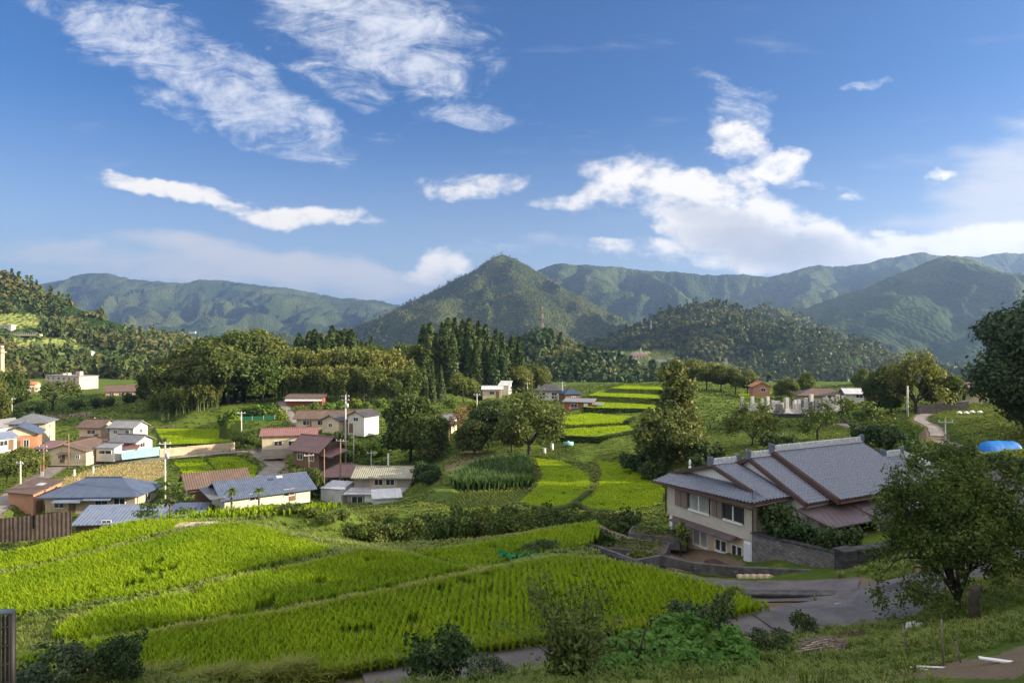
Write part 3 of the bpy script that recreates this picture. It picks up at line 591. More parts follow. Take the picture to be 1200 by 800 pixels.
def cone_tree(kind, H, W, mat, seed, leaf=.45, n=2600, base=.06, pw=.85):
    rng = np.random.default_rng(seed); f = rng.random(n)**1.35; ang = rng.random(n)*6.283
    tier = np.sin(f*H*2.1+rng.random()*6)*.12; lump = .16*np.sin(ang*3+f*9+rng.random()*6)+.1*np.sin(ang*5-f*17)
    rr = W/2*np.clip((1-f)**pw, .02, 1)*np.clip(.3+f*9, 0, 1)*(1+tier+lump)*(.55+.45*rng.random(n)**.5)
    C = np.stack([np.cos(ang)*rr, np.sin(ang)*rr, H*(base+(1-base)*f)-rr*.25], 1); N = np.stack([np.cos(ang), np.sin(ang), .3+0*f], 1)
    Q = leaf_quads(C, unit(N+.6*rng.normal(size=(n, 3))), leaf*(.6+.8*rng.random(n)), rng, 2.0)
    mb = MB(); mb.tube([(0, 0, -.6), (0, 0, H*.5), (0, 0, H*.97)], [H*.016, H*.01, H*.002], 7)
    reg(kind, H, mb, Q, np.clip(rng.normal(.4, .2, n)+lump, 0, 1), mat, bark)
def bamboo_clump(kind, H, W, seed, nst=34, per=75, leaf=.42):
    rng = np.random.default_rng(seed); mb = MB(); Cs = []; T = []
    for i in range(nst):
        a = rng.random()*6.283; r = W/2*math.sqrt(rng.random())*.75; x, y = r*math.cos(a), r*math.sin(a); h = H*(.72+.28*rng.random()); b = rng.random()*6.283; dr = h*(.12+.14*rng.random())
        pt = lambda f: np.array((x+math.cos(b)*dr*f**2.5, y+math.sin(b)*dr*f**2.5, h*(f-.10*f**4)))
        if i % 2 == 0: mb.tube([pt(0)-np.array((0, 0, .5)), pt(.35), pt(.7), pt(1)], [.07, .06, .04, .02], 5, False)
        f = .3+.72*rng.random(per)**.75; c = np.array([pt(q) for q in f]); s = (.35+.8*np.sin(np.clip((f-.25)/.8, 0, 1)*3.14))[:, None]
        Cs.append(c+rng.normal(size=(per, 3))*s*np.array((.55, .55, .5))); T.append(np.clip(rng.normal(.3, .16, per)+.35*f**2-.1, 0, 1)+rng.normal(0, .07))
    C = np.concatenate(Cs); Q = leaf_quads(C, unit(rng.normal(size=C.shape)+np.array((0, 0, .3))), leaf*(.5+.9*rng.random(len(C))), rng, 2.4)
    reg(kind, H, mb, Q, np.clip(np.concatenate(T), 0, 1), FM['bamboo'], pmat('bamboo_stem', (.16, .19, .07), .5))
def loose_tree(kind, H, W, mat, seed, levels=3, per=14, leaf=.28, rad=.8, stems=3, fork=.25, up=.12, spread=.75, droop=0, barkm=bark_d):
    rng = np.random.default_rng(seed); mb = MB(); tips = []
    mb.tube([(0, 0, -.4), (0, 0, H*fork)], [H*.035, H*.026], 8, False)
    for i in range(stems):
        a = 6.283*i/stems+rng.random(); s = W/H*.75
        branches(rng, (0, 0, H*fork*.9), (math.cos(a)*s, math.sin(a)*s, 1), H*.36, H*.018, levels-1, mb, tips, spread, (2, 4), up)
    z = np.array([t[0].z for t in tips]); x = np.array([math.hypot(t[0].x, t[0].y) for t in tips])
    sz, sx = (H-rad*.5)/np.quantile(z, .98), (W/2-rad*.3)/np.quantile(x, .95)
    tips = [(Vector((t[0].x*sx, t[0].y*sx, t[0].z*sz)), t[1]) for t in tips]
    Q, T = tip_leaves(tips, per, leaf, rad, rng, droop=droop); mb.v = [(p[0]*sx, p[1]*sx, p[2]*sz) for p in mb.v]
    reg(kind, H, mb, Q, T, mat, barkm)
for s in range(3): round_tree('camphor', 15, 14, FM['camphor'], 10+s, .5, 28, 150, .12)
for s in range(3): round_tree('broadleaf', 11, 9.5, FM['oak'], 20+s, .38, 22, 150, .15)
for s in range(2): round_tree('olive_tree', 10, 10, FM['olive'], 30+s, .36, 15, 130, .22)
for s in range(5): cone_tree('cedar', 22, (6.2, 7.4, 5.6, 8.0, 6.8)[s], FM['cedar'], 40+s, .55, 3000, .06, (.85, .62, .9, .7, .55)[s])
for s in range(3): bamboo_clump('bamboo', 13, 9, 50+s)
for s in range(2): round_tree('bush', 2.2, 3.0, FM['shrub'], 60+s, .2, 12, 260, .02)
for s in range(3): round_tree('hedge_bush', 2.8, 4.2, FM['hedge'], 65+s, .19, 14, 210, .02, .8)
for s in range(2): round_tree('lime_bush', 2.6, 4.0, FM['lime'], 75+s, .3, 10, 130, .02)
for s in range(2): loose_tree('loose_tree', 9, 11, FM['moss'] if s < 0 else FM['olive'], 80+s, 3, 24, .28, .9, 5, .16)
loose_tree('rust_tree', 6, 7, FM['rust'], 85, 3, 7, .2, .6, 4, .2)
for s in range(2): loose_tree('umbrella_tree', 6, 10, FM['hedge'], 87+s, 3, 12, .27, .55, 4, .3, .02, .95)
def wispy(kind, H, W, mat, seed, n=26, per=95, leaf=.06):
    rng = np.random.default_rng(seed); mb = MB(); Cs = []
    for i in range(n):
        a = rng.random()*6.283; r = W/2*(.15+.85*rng.random()); h = H*(.55+.45*rng.random())*(1-.25*r/(W/2)); b = rng.normal(size=2)*.12
        pt = lambda f: np.array((math.cos(a)*r*f**1.5+b[0]*math.sin(f*5), math.sin(a)*r*f**1.5+b[1]*math.sin(f*4), h*f-.05))
        mb.tube([pt(0), pt(.25), pt(.5), pt(.75), pt(1)], [.022, .018, .013, .008, .004], 5, False)
        f = .18+.84*rng.random(per)**1.1; c = np.array([pt(q) for q in f]); Cs.append(c+rng.normal(size=c.shape)*(.05+.13*np.sin(np.clip(1.15-f, 0, 1)*2.2))[:, None])
    C = np.concatenate(Cs); T = np.clip(rng.normal(.35, .2, len(C))+.25*(C[:, 2]/H), 0, 1)
    reg(kind, H, mb, leaf_quads(C, unit(rng.normal(size=C.shape)+np.array((0, 0, .5))), leaf*(.5+.9*rng.random(len(C))), rng, 1.9), T, mat, bark_d)
def tapered(kind, H, W, mat, seed, leaf, n, per):
    rng = np.random.default_rng(seed); lobes = []
    for i in range(n):
        f = (i+.5)/n; a = rng.random()*6.283; r = W/2*(1-.72*f)*(.25+.65*rng.random()); s = (1.0+.9*(1-f))*(.8+.5*rng.random())*W/8
        lobes.append((r*math.cos(a), r*math.sin(a), H*(.05+.86*f), s, s, s*1.15))
    Q, T = blob_leaves(lobes, per, leaf, rng, .3, .4); mb = MB(); mb.tube([(0, 0, -.5), (.2, 0, H*.4), (0, .1, H*.92)], [H*.022, H*.014, H*.003], 7)
    for l in lobes[::3]: mb.tube([(0, 0, l[2]*.75), (l[0]*.6, l[1]*.6, l[2]*.95), l[:3]], [.1, .07, .03], 5, False)
    reg(kind, H, mb, Q, T, mat, bark_d)
FM['weed_shaded'] = foliage('leaf_weed_shaded', (.03, .06, .012), (.09, .14, .028), .25); FM['moss'] = foliage('leaf_moss', (.06, .085, .016), (.145, .165, .038), .25)
tapered('poplar', 15.5, 9, FM['moss'], 90, .34, 34, 110)
def layered(kind, H, W, mat, seed):
    rng = np.random.default_rng(seed); mb = MB(); lobes = []; mb.tube([(0, 0, -.4), (.25, 0, H*.3), (-.1, .1, H*.62), (.1, 0, H*.93)], [.17, .13, .09, .04], 7)
    for i in range(9):
        f = .38+.6*(i+.3)/9; a = i*2.4+rng.random(); r = W/2*(1.15-f)*(.6+.5*rng.random()); c = (r*math.cos(a), r*math.sin(a), H*f); s = W*.19*(1.35-f*.7); lobes.append((*c, s, s*.85, s*.24)); mb.tube([(0, 0, H*(f-.12)), (c[0]*.5, c[1]*.5, H*(f-.05)), c], [.07, .05, .02], 5, False)
    Q, T = blob_leaves(lobes, 170, .24, rng, .6, .2); reg(kind, H, mb, Q, T, mat, bark)
layered('layered_pine', 7, 8, FM['hedge'], 91)
for s in range(2): round_tree('far_tree', 10, 9, FM['oak'], 95+s, .8, 12, 45, .1)
TREES = 0
def tree(kind, px, py, Y, H, label, group=None, name=None, cat='tree', wide=1.0, v=None, at=None):
    global TREES
    pr = PROTO[kind]; h, tm, cm = pr[(TREES if v is None else v) % len(pr)]; TREES += 1
    x, y = ((px-600)/800*Y, Y) if at is None else at; z = float(gz(x, y))-.1
    if py: z = min(z, (400-py)/800*Y+.6) if kind != 'x' else z
    r = thing(name or 'tree', label, cat, (x, y, z), random.Random(TREES).random()*6.283, group); s = H/h; r.scale = (s*wide, s*wide, s)
    link('trunk', tm, r); link('crown', cm, r); return r
random.seed(4)
# --- rice and other crops
def in_field(k, sp, rot, jit, rng, shrink=0):
    poly = FP[k]; z = FIELDS[k][0]; xs = [p[0] for p in poly]; ys = [p[1] for p in poly]
    cx, cy = (min(xs)+max(xs))/2, (min(ys)+max(ys))/2; L = math.hypot(max(xs)-min(xs), max(ys)-min(ys))/2+1
    a = np.arange(-L, L, sp[0]); b = np.arange(-L, L, sp[1]); A, B = np.meshgrid(a, b); A = A.ravel(); B = B.ravel()
    A = A+.5*np.sin(B/13+.5)+rng.normal(0, jit*sp[0], A.size); B = B+rng.normal(0, jit*1.6*sp[1], B.size)
    c, s = math.cos(rot), math.sin(rot); X = cx+A*c-B*s; Yv = cy+A*s+B*c
    m = inpoly(X, Yv, poly); return X[m], Yv[m], z
def blades(X, Y, Z, nb, h, w, lean, rng, tint0, tv=.18):
    n = len(X); X = np.repeat(X, nb); Y = np.repeat(Y, nb); Z = np.repeat(Z, nb) if np.ndim(Z) else np.full(n*nb, Z); T = np.repeat(tint0, nb) if np.ndim(tint0) else np.full(n*nb, tint0)
    k = len(X); a = rng.random(k)*6.283; hh = h*(.75+.4*rng.random(k))*np.ones(k); l = lean*(.3+rng.random(k))*hh; dx, dy = np.cos(a), np.sin(a); wx, wy = -dy*w/2, dx*w/2
    b0 = np.stack([X+dx*.03, Y+dy*.03, Z-.03], 1); md = np.stack([X+dx*l*.45, Y+dy*l*.45, Z+hh*.62], 1); tp = np.stack([X+dx*l*1.3, Y+dy*l*1.3, Z+hh*(1-.25*lean)], 1)
    W = np.stack([wx, wy, 0*wx], 1); Q1 = np.stack([b0-W*.7, b0+W*.7, md+W, md-W], 1); Q2 = np.stack([md-W, md+W, tp+W*.15, tp-W*.15], 1)
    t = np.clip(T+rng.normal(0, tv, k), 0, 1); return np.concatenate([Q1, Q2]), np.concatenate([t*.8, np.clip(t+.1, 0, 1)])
def rice(k, label_mat, sp, rot, nb, h, w, lean=.35, name='rice_crop', seed=1, t0=.5):
    rng = np.random.default_rng(seed); X, Y, z = in_field(k, sp, rot, .12, rng)
    hole = fbm(X*.9+seed, Y*.9, 3) > .24; X, Y = X[hole], Y[hole]
    t = t0+(fbm(X/3.1+seed, Y/3.1, 4)-.5)*.8; hv = h*(1+.35*(fbm(X/2.3, Y/2.3+seed, 3)-.5))
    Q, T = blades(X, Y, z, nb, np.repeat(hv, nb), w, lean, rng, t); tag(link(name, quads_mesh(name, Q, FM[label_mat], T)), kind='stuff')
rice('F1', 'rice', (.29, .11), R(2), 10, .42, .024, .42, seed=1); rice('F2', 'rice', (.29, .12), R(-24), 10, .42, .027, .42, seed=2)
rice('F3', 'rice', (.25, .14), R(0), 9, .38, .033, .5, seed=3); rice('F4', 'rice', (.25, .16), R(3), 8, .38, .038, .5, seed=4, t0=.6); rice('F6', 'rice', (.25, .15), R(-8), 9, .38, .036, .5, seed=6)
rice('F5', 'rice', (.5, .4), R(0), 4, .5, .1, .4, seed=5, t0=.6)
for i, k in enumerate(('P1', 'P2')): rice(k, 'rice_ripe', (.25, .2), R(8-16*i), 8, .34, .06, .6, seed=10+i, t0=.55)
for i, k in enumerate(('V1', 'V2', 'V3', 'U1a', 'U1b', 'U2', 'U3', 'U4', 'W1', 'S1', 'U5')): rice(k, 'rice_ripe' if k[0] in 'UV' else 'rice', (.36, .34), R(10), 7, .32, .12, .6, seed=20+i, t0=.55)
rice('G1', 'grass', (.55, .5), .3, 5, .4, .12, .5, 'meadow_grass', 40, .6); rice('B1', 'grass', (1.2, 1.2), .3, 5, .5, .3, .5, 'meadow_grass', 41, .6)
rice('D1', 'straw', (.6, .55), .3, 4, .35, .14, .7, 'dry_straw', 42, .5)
rng = np.random.default_rng(77)
cpoly = [tuple(PZ(*p)) for p in ((528, 573, -20.6), (543, 557, -20.6), (585, 547, -20.6), (618, 546, -20.6), (624, 569, -20.6), (565, 573, -20.6))]
FP['C1'] = cpoly; FIELDS['C1'] = (-20.7, [])
X, Y, z = in_field('C1', (.7, .4), .35, .12, rng); Q, T = blades(X, Y, gz(X, Y), 9, 2.1, .17, .38, rng, .5); tag(link('corn_crop', quads_mesh('corn_crop', Q, FM['corn'], T)), kind='stuff')
# --- grass and weeds on the banks (dense near the viewer)
def keep_off(X, Y, extra=.2):
    ok = np.ones(X.shape, bool)
    for k, poly in FP.items(): ok &= ~inpoly(X, Y, poly)
    for k, (hw, pts) in ROADS.items():
        if k == 'grasspath': continue
        d, _ = seg_dist(X, Y, pts); ok &= d > hw+extra
    p = (X-H0[0])*HA[0]+(Y-H0[1])*HA[1]; q = (X-H0[0])*HBv[0]+(Y-H0[1])*HBv[1]
    ok &= ~((p > -9) & (p < 17) & (q > -7) & (q < 24)); ok &= ~inpoly(X, Y, APRON)
    return ok
def scatter(n, Y0, Y1, umax, rng, pw=1.0):
    Y = Y0+(Y1-Y0)*rng.random(n)**pw; X = (rng.random(n)*2-1)*umax*(Y+3); m = keep_off(X, Y); return X[m], Y[m]
def grass(name, n, Y0, Y1, nb, h, w, matk, seed, lean=.6, mask=None, pw=1.0, t0=.45):
    rng = np.random.default_rng(seed); X, Y = scatter(n, Y0, Y1, .86, rng, pw)
    if mask is not None: m = mask(X, Y); X, Y = X[m], Y[m]
    t = t0+(fbm(X/4, Y/4, 4)-.5)*1.0; hv = h*(.45+1.1*fbm(X/3.3+seed, Y/3.3, 4)); Q, T = blades(X, Y, gz(X, Y), nb, np.repeat(hv, nb), w, lean, rng, t)
    tag(link(name, quads_mesh(name, Q, FM[matk], T)), kind='stuff')
nodirt = lambda X, Y: ~((X > 7.5) & (X < 14.5) & (Y < 16.9) & (X-7.5 > (16.9-Y)*-.2) & (Y < 13+X*.28))
patchy = lambda X, Y: nodirt(X, Y) & (fbm(X*.9+3, Y*.9, 4)+np.random.default_rng(3).normal(0, .1, X.shape) > .40)
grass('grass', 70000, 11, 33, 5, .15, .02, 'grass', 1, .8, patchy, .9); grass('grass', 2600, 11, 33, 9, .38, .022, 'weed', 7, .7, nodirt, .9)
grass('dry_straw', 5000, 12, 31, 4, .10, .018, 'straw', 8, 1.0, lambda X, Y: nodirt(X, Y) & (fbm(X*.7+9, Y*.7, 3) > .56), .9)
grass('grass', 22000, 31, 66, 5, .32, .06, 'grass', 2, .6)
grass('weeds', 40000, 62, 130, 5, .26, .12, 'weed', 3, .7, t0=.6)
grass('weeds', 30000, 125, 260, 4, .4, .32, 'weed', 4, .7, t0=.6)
# taller grass fringing the front edge of the nearest field
def fringe(pts, n, h, w, matk, seed, spread=.35, name='grass'):
    rng = np.random.default_rng(seed); pts = np.array(pts); L = np.concatenate([[0], np.cumsum(np.hypot(*np.diff(pts[:, :2], axis=0).T))]); s = rng.random(n)*L[-1]
    X = np.interp(s, L, pts[:, 0])+rng.normal(0, spread, n); Y = np.interp(s, L, pts[:, 1])+rng.normal(0, spread, n); m = np.ones(n, bool)
    for k, (hw, rp) in ROADS.items():
        d, _ = seg_dist(X, Y, rp); m &= d > hw
    X, Y = X[m], Y[m]; hv = h*(.4+1.2*fbm(X*1.3, Y*1.3, 3))
    Q, T = blades(X, Y, gz(X, Y), 6, np.repeat(hv, 6), w, .75, rng, .4+.5*fbm(X, Y, 3)); tag(link(name, quads_mesh(name, Q, FM[matk], T)), kind='stuff')
fringe([PZ(*p) for p in ((-60, 806, -12.1), (300, 800, -12.1), (420, 787, -12.1), (560, 765, -12.1), (640, 754, -12.1), (740, 742, -12.1), (870, 723, -12.1))], 5200, .5, .032, 'weed', 5, .26)
for i, (a, b, n) in enumerate([('F1', range(4, 12), 1500), ('F2', range(1, 8), 900), ('F3', range(6, 14), 800)]):
    pl = [FP[a][q] for q in b if q < len(FP[a])]; fringe(pl, n//2, .34, .04, 'grass', 30+i, .14, 'weeds')
def bank(k, n, h, w, seed, out=1.6):
    pl = FP[k]+FP[k][:1]; rng = np.random.default_rng(seed); fringe(pl, n, h, w, 'weed', seed, out, 'weeds')
for i, (k, n) in enumerate([('P1', 2500), ('P2', 2500), ('U1a', 1500), ('U1b', 1500), ('U2', 1500), ('U3', 1200), ('U4', 700), ('V1', 900), ('V2', 800), ('V3', 800)]): bank(k, n//2, .3, .16, 60+i, .9)
# --- forests on the hills: one mass each
def forest(key, n, size, conifer, seed, matk=('oak', 'cedar'), quads=26, clear=(), name='forest', tmin=.02, tmax=1.0):
    X, Y, Z = MT[key]; rng = np.random.default_rng(seed); ny, nx = X.shape; L = Y[0, 0]-Y[-1, 0]
    fi = rng.random(n)*(ny-2); fj = rng.random(n)*(nx-2); i = fi.astype(int); j = fj.astype(int); a = fi-i; b = fj-j
    bl = lambda A: (A[i, j]*(1-a)+A[i+1, j]*a)*(1-b)+(A[i, j+1]*(1-a)+A[i+1, j+1]*a)*b
    x, y, z = bl(X), bl(Y), bl(Z); px, py = 600+800*x/y, 400-800*z/y
    m = (z > gz(x, y)-6) & (Z.min() < z-4) & (np.abs(x/y) < .86) & (fi/ny > .3)
    gap = fbm(x/(size*7)+seed*3, y/(size*11)+seed, 4); m &= gap < .69
    for (x0, y0, x1, y1) in clear: m &= ~((px > x0) & (px < x1) & (py > y0) & (py < y1))
    x, y, z = x[m], y[m], z[m]; k = len(x)
    con = (fbm(x/(size*9)+seed, y/(size*9), 3)+.12*rng.normal(size=k)) < conifer
    for flag, mk in ((False, matk[0]), (True, matk[1])):
        s = con == flag; q = int(s.sum())
        if not q: continue
        sc = size*(.5+.95*rng.random(q)**1.3)*(1.12 if flag else 1); tq = np.clip(np.repeat(rng.normal(.45+.5*(fbm(x[s]/(size*5), y[s]/(size*5)+seed, 3)-.5), .2, q), quads)+rng.normal(0, .12, q*quads), 0, 1)
        d = unit(rng.normal(size=(q*quads, 3))); d[:, 2] = np.abs(d[:, 2])*1.1-.25
        if flag: f = rng.random(q*quads); C = np.stack([d[:, 0]*(1-f)*.36, d[:, 1]*(1-f)*.36, f*1.5], 1); N = d+np.array((0, 0, .2))
        else: C = d*np.array((.5, .5, .42))+np.array((0, 0, .42)); N = d
        S = np.repeat(sc, quads)[:, None]; C = C*S+np.repeat(np.stack([x[s], y[s], z[s]-.1*size], 1), quads, 0)
        Q = leaf_quads(C, unit(N+.45*rng.normal(size=N.shape)), S[:, 0]*.34, rng, 1.5); tag(link(name, quads_mesh(name, Q, FM[mk], tq)), kind='stuff')
forest('valley_hill', 15000, 9, .44, 1, ('oak_far', 'cedar'), 22, [(696, 409, 794, 437), (813, 424, 864, 444)])
forest('antenna_hill', 8000, 7, .46, 2, ('oak_far', 'cedar'), 26)
forest('west_hill', 15000, 7, .47, 3, ('oak_far', 'cedar'), 26, CLEAR['west_hill']+[(-60, 378, 44, 402), (66, 408, 118, 416)])
forest('central', 42000, 8, .45, 4, ('oak_far', 'cedar'), 6)
forest('small_ridge', 3000, 14, .45, 5, ('oak_far', 'cedar'), 10)

# dark weeds on the steep terrace faces, bank shade put into their colour
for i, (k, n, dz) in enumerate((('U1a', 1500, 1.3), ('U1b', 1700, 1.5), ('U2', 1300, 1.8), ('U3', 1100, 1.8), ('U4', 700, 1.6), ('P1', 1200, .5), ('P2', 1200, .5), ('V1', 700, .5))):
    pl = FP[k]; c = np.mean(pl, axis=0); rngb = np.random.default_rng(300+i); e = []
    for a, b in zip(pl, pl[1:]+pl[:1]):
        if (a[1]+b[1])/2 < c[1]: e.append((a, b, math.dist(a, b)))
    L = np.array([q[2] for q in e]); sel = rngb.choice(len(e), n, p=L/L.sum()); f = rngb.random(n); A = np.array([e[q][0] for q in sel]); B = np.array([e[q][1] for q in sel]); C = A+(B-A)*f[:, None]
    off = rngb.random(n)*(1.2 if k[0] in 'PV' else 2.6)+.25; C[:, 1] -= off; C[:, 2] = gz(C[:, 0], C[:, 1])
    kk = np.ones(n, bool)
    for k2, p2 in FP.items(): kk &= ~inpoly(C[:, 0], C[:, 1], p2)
    C = C[kk]; Q, T = blades(C[:, 0], C[:, 1], C[:, 2], 6, .45, .2, .8, rngb, .3); tag(link('weeds', quads_mesh('weeds', Q, FM['weed_shaded'], T)), kind='stuff')
# ------------------------------------------------------------------ buildings
glass = pmat('window_glass', (.03, .035, .04), .08, .2, 1, spec=.6); glass_l = pmat('window_curtain', (.30, .32, .30), .15, .2, 1, spec=.6)
frame_w = pmat('white_frame', (.72, .72, .70), .4, .05); frame_d = pmat('dark_frame', (.05, .045, .04), .5, .1)
WALL = {k: pmat('wall_'+k, c, .85, .10, .8, .2, 20, stain=s, stain_amt=.5) for k, c, s in (
 ('cream', (.54, .45, .31), (.35, .28, .18)), ('white', (.50, .48, .44), (.4, .38, .34)), ('grey', (.28, .25, .22), (.16, .14, .12)), ('brown', (.16, .10, .065), (.08, .05, .035)), ('brick', (.40, .19, .11), (.30, .13, .07)),
 ('orange', (.42, .22, .14), (.34, .17, .10)), ('tan', (.46, .36, .25), (.28, .21, .14)), ('red', (.30, .085, .06), (.16, .06, .04)), ('pink', (.48, .38, .33), (.36, .28, .24)), ('steel', (.48, .49, .52), (.34, .33, .33)))}
ROOF = {k: ribbed('roof_'+k, c, p, 'X', r, dp, .15, st, 0, .4) for k, c, p, r, dp, st in (
 ('blue', (.07, .092, .145), .32, .45, .04, (.11, .13, .18)), ('brown', (.115, .075, .055), .35, .6, .05, (.18, .13, .10)), ('dark', (.055, .05, .055), .3, .5, .05, (.10, .09, .09)), ('red', (.20, .098, .088), .4, .5, .03, (.20, .11, .10)),
 ('mauve', (.17, .095, .09), .35, .5, .05, (.12, .08, .07)), ('grey', (.20, .20, .21), .35, .45, .05, (.28, .27, .26)), ('olive', (.27, .26, .20), .35, .5, .05, (.18, .17, .14)), ('white', (.48, .49, .50), .5, .45, .04, (.42, .40, .38)),
 ('steelblue', (.14, .17, .245), .5, .4, .03, (.2, .21, .24)), ('terracotta', (.45, .19, .09), .35, .6, .05, (.32, .15, .09)), ('navy', (.03, .045, .085), .35, .4, .05, None), ('slate', (.13, .135, .15), .3, .5, .05, (.2, .19, .18)), ('metal', (.42, .43, .47), .5, .4, .05, (.3, .28, .26)))}
def window(par, side, w, d, t, zc, ww, wh, pane=None, frame=None):
    """window on a wall of a w x d box: side f/b/l/r, t along the wall"""
    m = MB(); e = .07; y0 = {'f': -d/2, 'b': d/2, 'l': -w/2, 'r': w/2}[side]; s = -1 if side in 'fl' else 1
    def bx(mb, a, z, sa, sz, off, th):
        c = (a, y0+s*off, z) if side in 'fb' else (y0+s*off, a, z); mb.box(c, (sa, th, sz) if side in 'fb' else (th, sa, sz))
    for a, z, sa, sz in ((t-ww/2, zc, e, wh+e), (t+ww/2, zc, e, wh+e), (t, zc+wh/2, ww-e, e), (t, zc-wh/2-.02, ww-e, e*1.3), (t, zc, e*.8, wh-e)): bx(m, a, z, sa, sz, .02, .12)
    f = m.build('window', frame or frame_w, par); g = MB()
    bx(g, t, zc, ww-e, wh-e, .006, .05); g.build('pane', pane or glass, f)
def door(par, side, w, d, t, h, ww, mat, z0=0):
    m = MB(); y0 = {'f': -d/2, 'b': d/2, 'l': -w/2, 'r': w/2}[side]; s = -1 if side in 'fl' else 1
    m.box((t, y0+s*.02, z0+h/2) if side in 'fb' else (y0+s*.02, t, z0+h/2), (ww, .1, h) if side in 'fb' else (.1, ww, h)); dr = m.build('door', mat, par)
    k = MB().box((t+ww*.38, y0+s*.09, z0+h*.48) if side in 'fb' else (y0+s*.09, t+ww*.38, z0+h*.48), (.05, .05, .14)); k.build('handle', frame_d, dr)
def roof_mesh(kind, w, d, h, pitch, ov, t=.14, gable=.0):
    m = MB(); W, D = w/2+ov, d/2+ov; rz = h+pitch*(d/2); ez = h-pitch*ov
    if kind == 'gable':
        m.ext([(-D, ez), (0, rz), (D, ez), (D, ez+t), (0, rz+t*1.1), (-D, ez+t)], 'x', -W, W)
    elif kind == 'hip':
        a = W-D if W > D else .01; ez2 = ez+t; top = rz+t; E = [(-W, -D), (W, -D), (W, D), (-W, D)]
        vs = [(x, y, ez) for x, y in E]+[(x, y, ez2) for x, y in E]+[(-a, 0, top), (a, 0, top)]
        m.add(vs, [(3, 2, 1, 0), (0, 1, 5, 4), (1, 2, 6, 5), (2, 3, 7, 6), (3, 0, 4, 7), (4, 5, 9, 8), (5, 6, 9), (6, 7, 8, 9), (7, 4, 8)])
    elif kind == 'shed':
        m.ext([(-D, ez), (D, ez+2*D*pitch), (D, ez+2*D*pitch+t), (-D, ez+t)], 'x', -W, W)
    else: m.box((0, 0, h+t), (2*W, 2*D, 2*t))
    return m, rz+t, (W if kind == 'gable' else max(.05, W-D))
def building(key, label, wall, roof, kind='gable', pitch=.42, ov=.5, wins='auto', name='house', cat='house', group=None, base=.6, doorm=None, ridge=True, doorside=('f', .28), panes=None):
    px, py, Yf, rot, w, d, h = HB[key]; c = hb_pos(key)
    r = thing(name, label, cat, c, R(rot), group); m = MB(); D = d/2; a = pitch*D
    if kind == 'gable': m.ext([(-D, -base), (D, -base), (D, h-.01), (0, h+a-.02), (-D, h-.01)], 'x', -w/2, w/2)
    elif kind == 'shed': m.ext([(-D, -base), (D, -base), (D, h+pitch*2*D-.02), (-D, h-.02)], 'x', -w/2, w/2)
    else: m.box((0, 0, (h-base)/2), (w, d, h+base))
    m.build('wall', WALL[wall], r)
    if kind == 'flat':
        mr, top, _ = roof_mesh('flat', w, d, h, 0, ov); rf = mr.build('roof', ROOF[roof], r)
    else:
        mr, top, L = roof_mesh(kind, w, d, h, pitch, ov); rf = mr.build('roof', ROOF[roof], r)
        if ridge and kind != 'shed': MB().box((0, 0, top+.05), (2*L+.1, .28, .2)).build('ridge_cap', ROOF[roof], rf)
    if wins == 'auto':
        wins = []; n = max(1, int(w/3.2)); fl = [1.45] if h < 3.3 else [1.4, h-1.25]
        for zc in fl:
            for i in range(n): wins.append(('f', (-.5+(i+.5)/n)*w*.92, zc, 1.5, 1.0))
            for sd in 'lr': wins.append((sd, -.1*d, zc, 1.2, .9))
    for (sd, t, zc, ww, wh) in wins: window(r, sd, w, d, t, zc, ww, wh, panes)
    if doorside: door(r, doorside[0], w, d, doorside[1]*w if doorside[0] in 'fb' else doorside[1]*d, 1.95, 1.0, doorm or WALL['brown'])
    return r, (w, d, h, top)
def slabroof(par, top, mat, name='awning', t=.07): return MB().slab(top, t).build(name, mat, par)
NOW = ()
b, q = building('hip_blue', 'low house with a wide blue tiled hip roof in front of the dry straw field', 'tan', 'blue', 'hip', .42, .9, wins=[('f', -4.4, 1.4, 1.4, 1.3), ('f', 1.6, 1.4, 1.8, 1.5), ('f', 4.2, 1.4, 1.6, 1.3), ('r', 0, 1.4, 1.6, 1.2)], doorside=('f', -.2))
slabroof(b, [(-4.6, -5.6, 1.9), (-.6, -5.6, 1.9), (-.6, -3.8, 2.3), (-4.6, -3.8, 2.3)], ROOF['steelblue']); slabroof(b, [(-.5, -5.2, 2.1), (3.4, -5.2, 2.1), (3.4, -3.8, 2.4), (-.5, -3.8, 2.4)], ROOF['steelblue'])
b, q = building('orange_shed', 'small orange walled shed with a weathered brown sloping roof by the lane', 'orange', 'brown', 'shed', .22, .45, wins=[('r', 0, 1.6, .9, .8)], name='shed', cat='shed', doorside=('r', -.3))
MB().box((.5, .6, 3.85), (1.3, .9, .05), M=Matrix.Rotation(R(12), 3, 'X')).build('skylight', ROOF['white'], b)
building('blue_long', 'long low barn with a slate blue corrugated roof behind the upper rice edge', 'brown', 'steelblue', 'shed', .3, .5, wins=[('f', -4, 1.2, 1.2, .8), ('f', 3, 1.2, 1.2, .8)], name='barn', cat='barn', doorside=None)
building('brown_gable', 'barn with a dark brown gabled roof just left of the long blue roof', 'brown', 'brown', 'gable', .42, .8, name='barn', cat='barn', wins=[('l', 0, 1.4, 1.4, 1.0), ('f', 0, 1.3, 1.6, 1.0)])
b, q = building('blue_big', 'large barn with a bright blue metal gable roof and white gable end', 'white', 'blue', 'gable', .36, .8, name='barn', cat='barn', wins=[('f', -2, 1.3, 1.6, 1.0), ('f', 3, 1.3, 1.6, 1.0)])
slabroof(b, [(-8.4, -4.6, 1.9), (-6.3, -4.6, 1.9), (-6.3, 3.4, 2.2), (-8.4, 3.4, 2.2)], ROOF['slate']); MB().box((2.2, -1.9, 3.42), (.9, .6, .06), M=Matrix.Rotation(R(20), 3, 'X')).build('skylight', ROOF['white'], b)
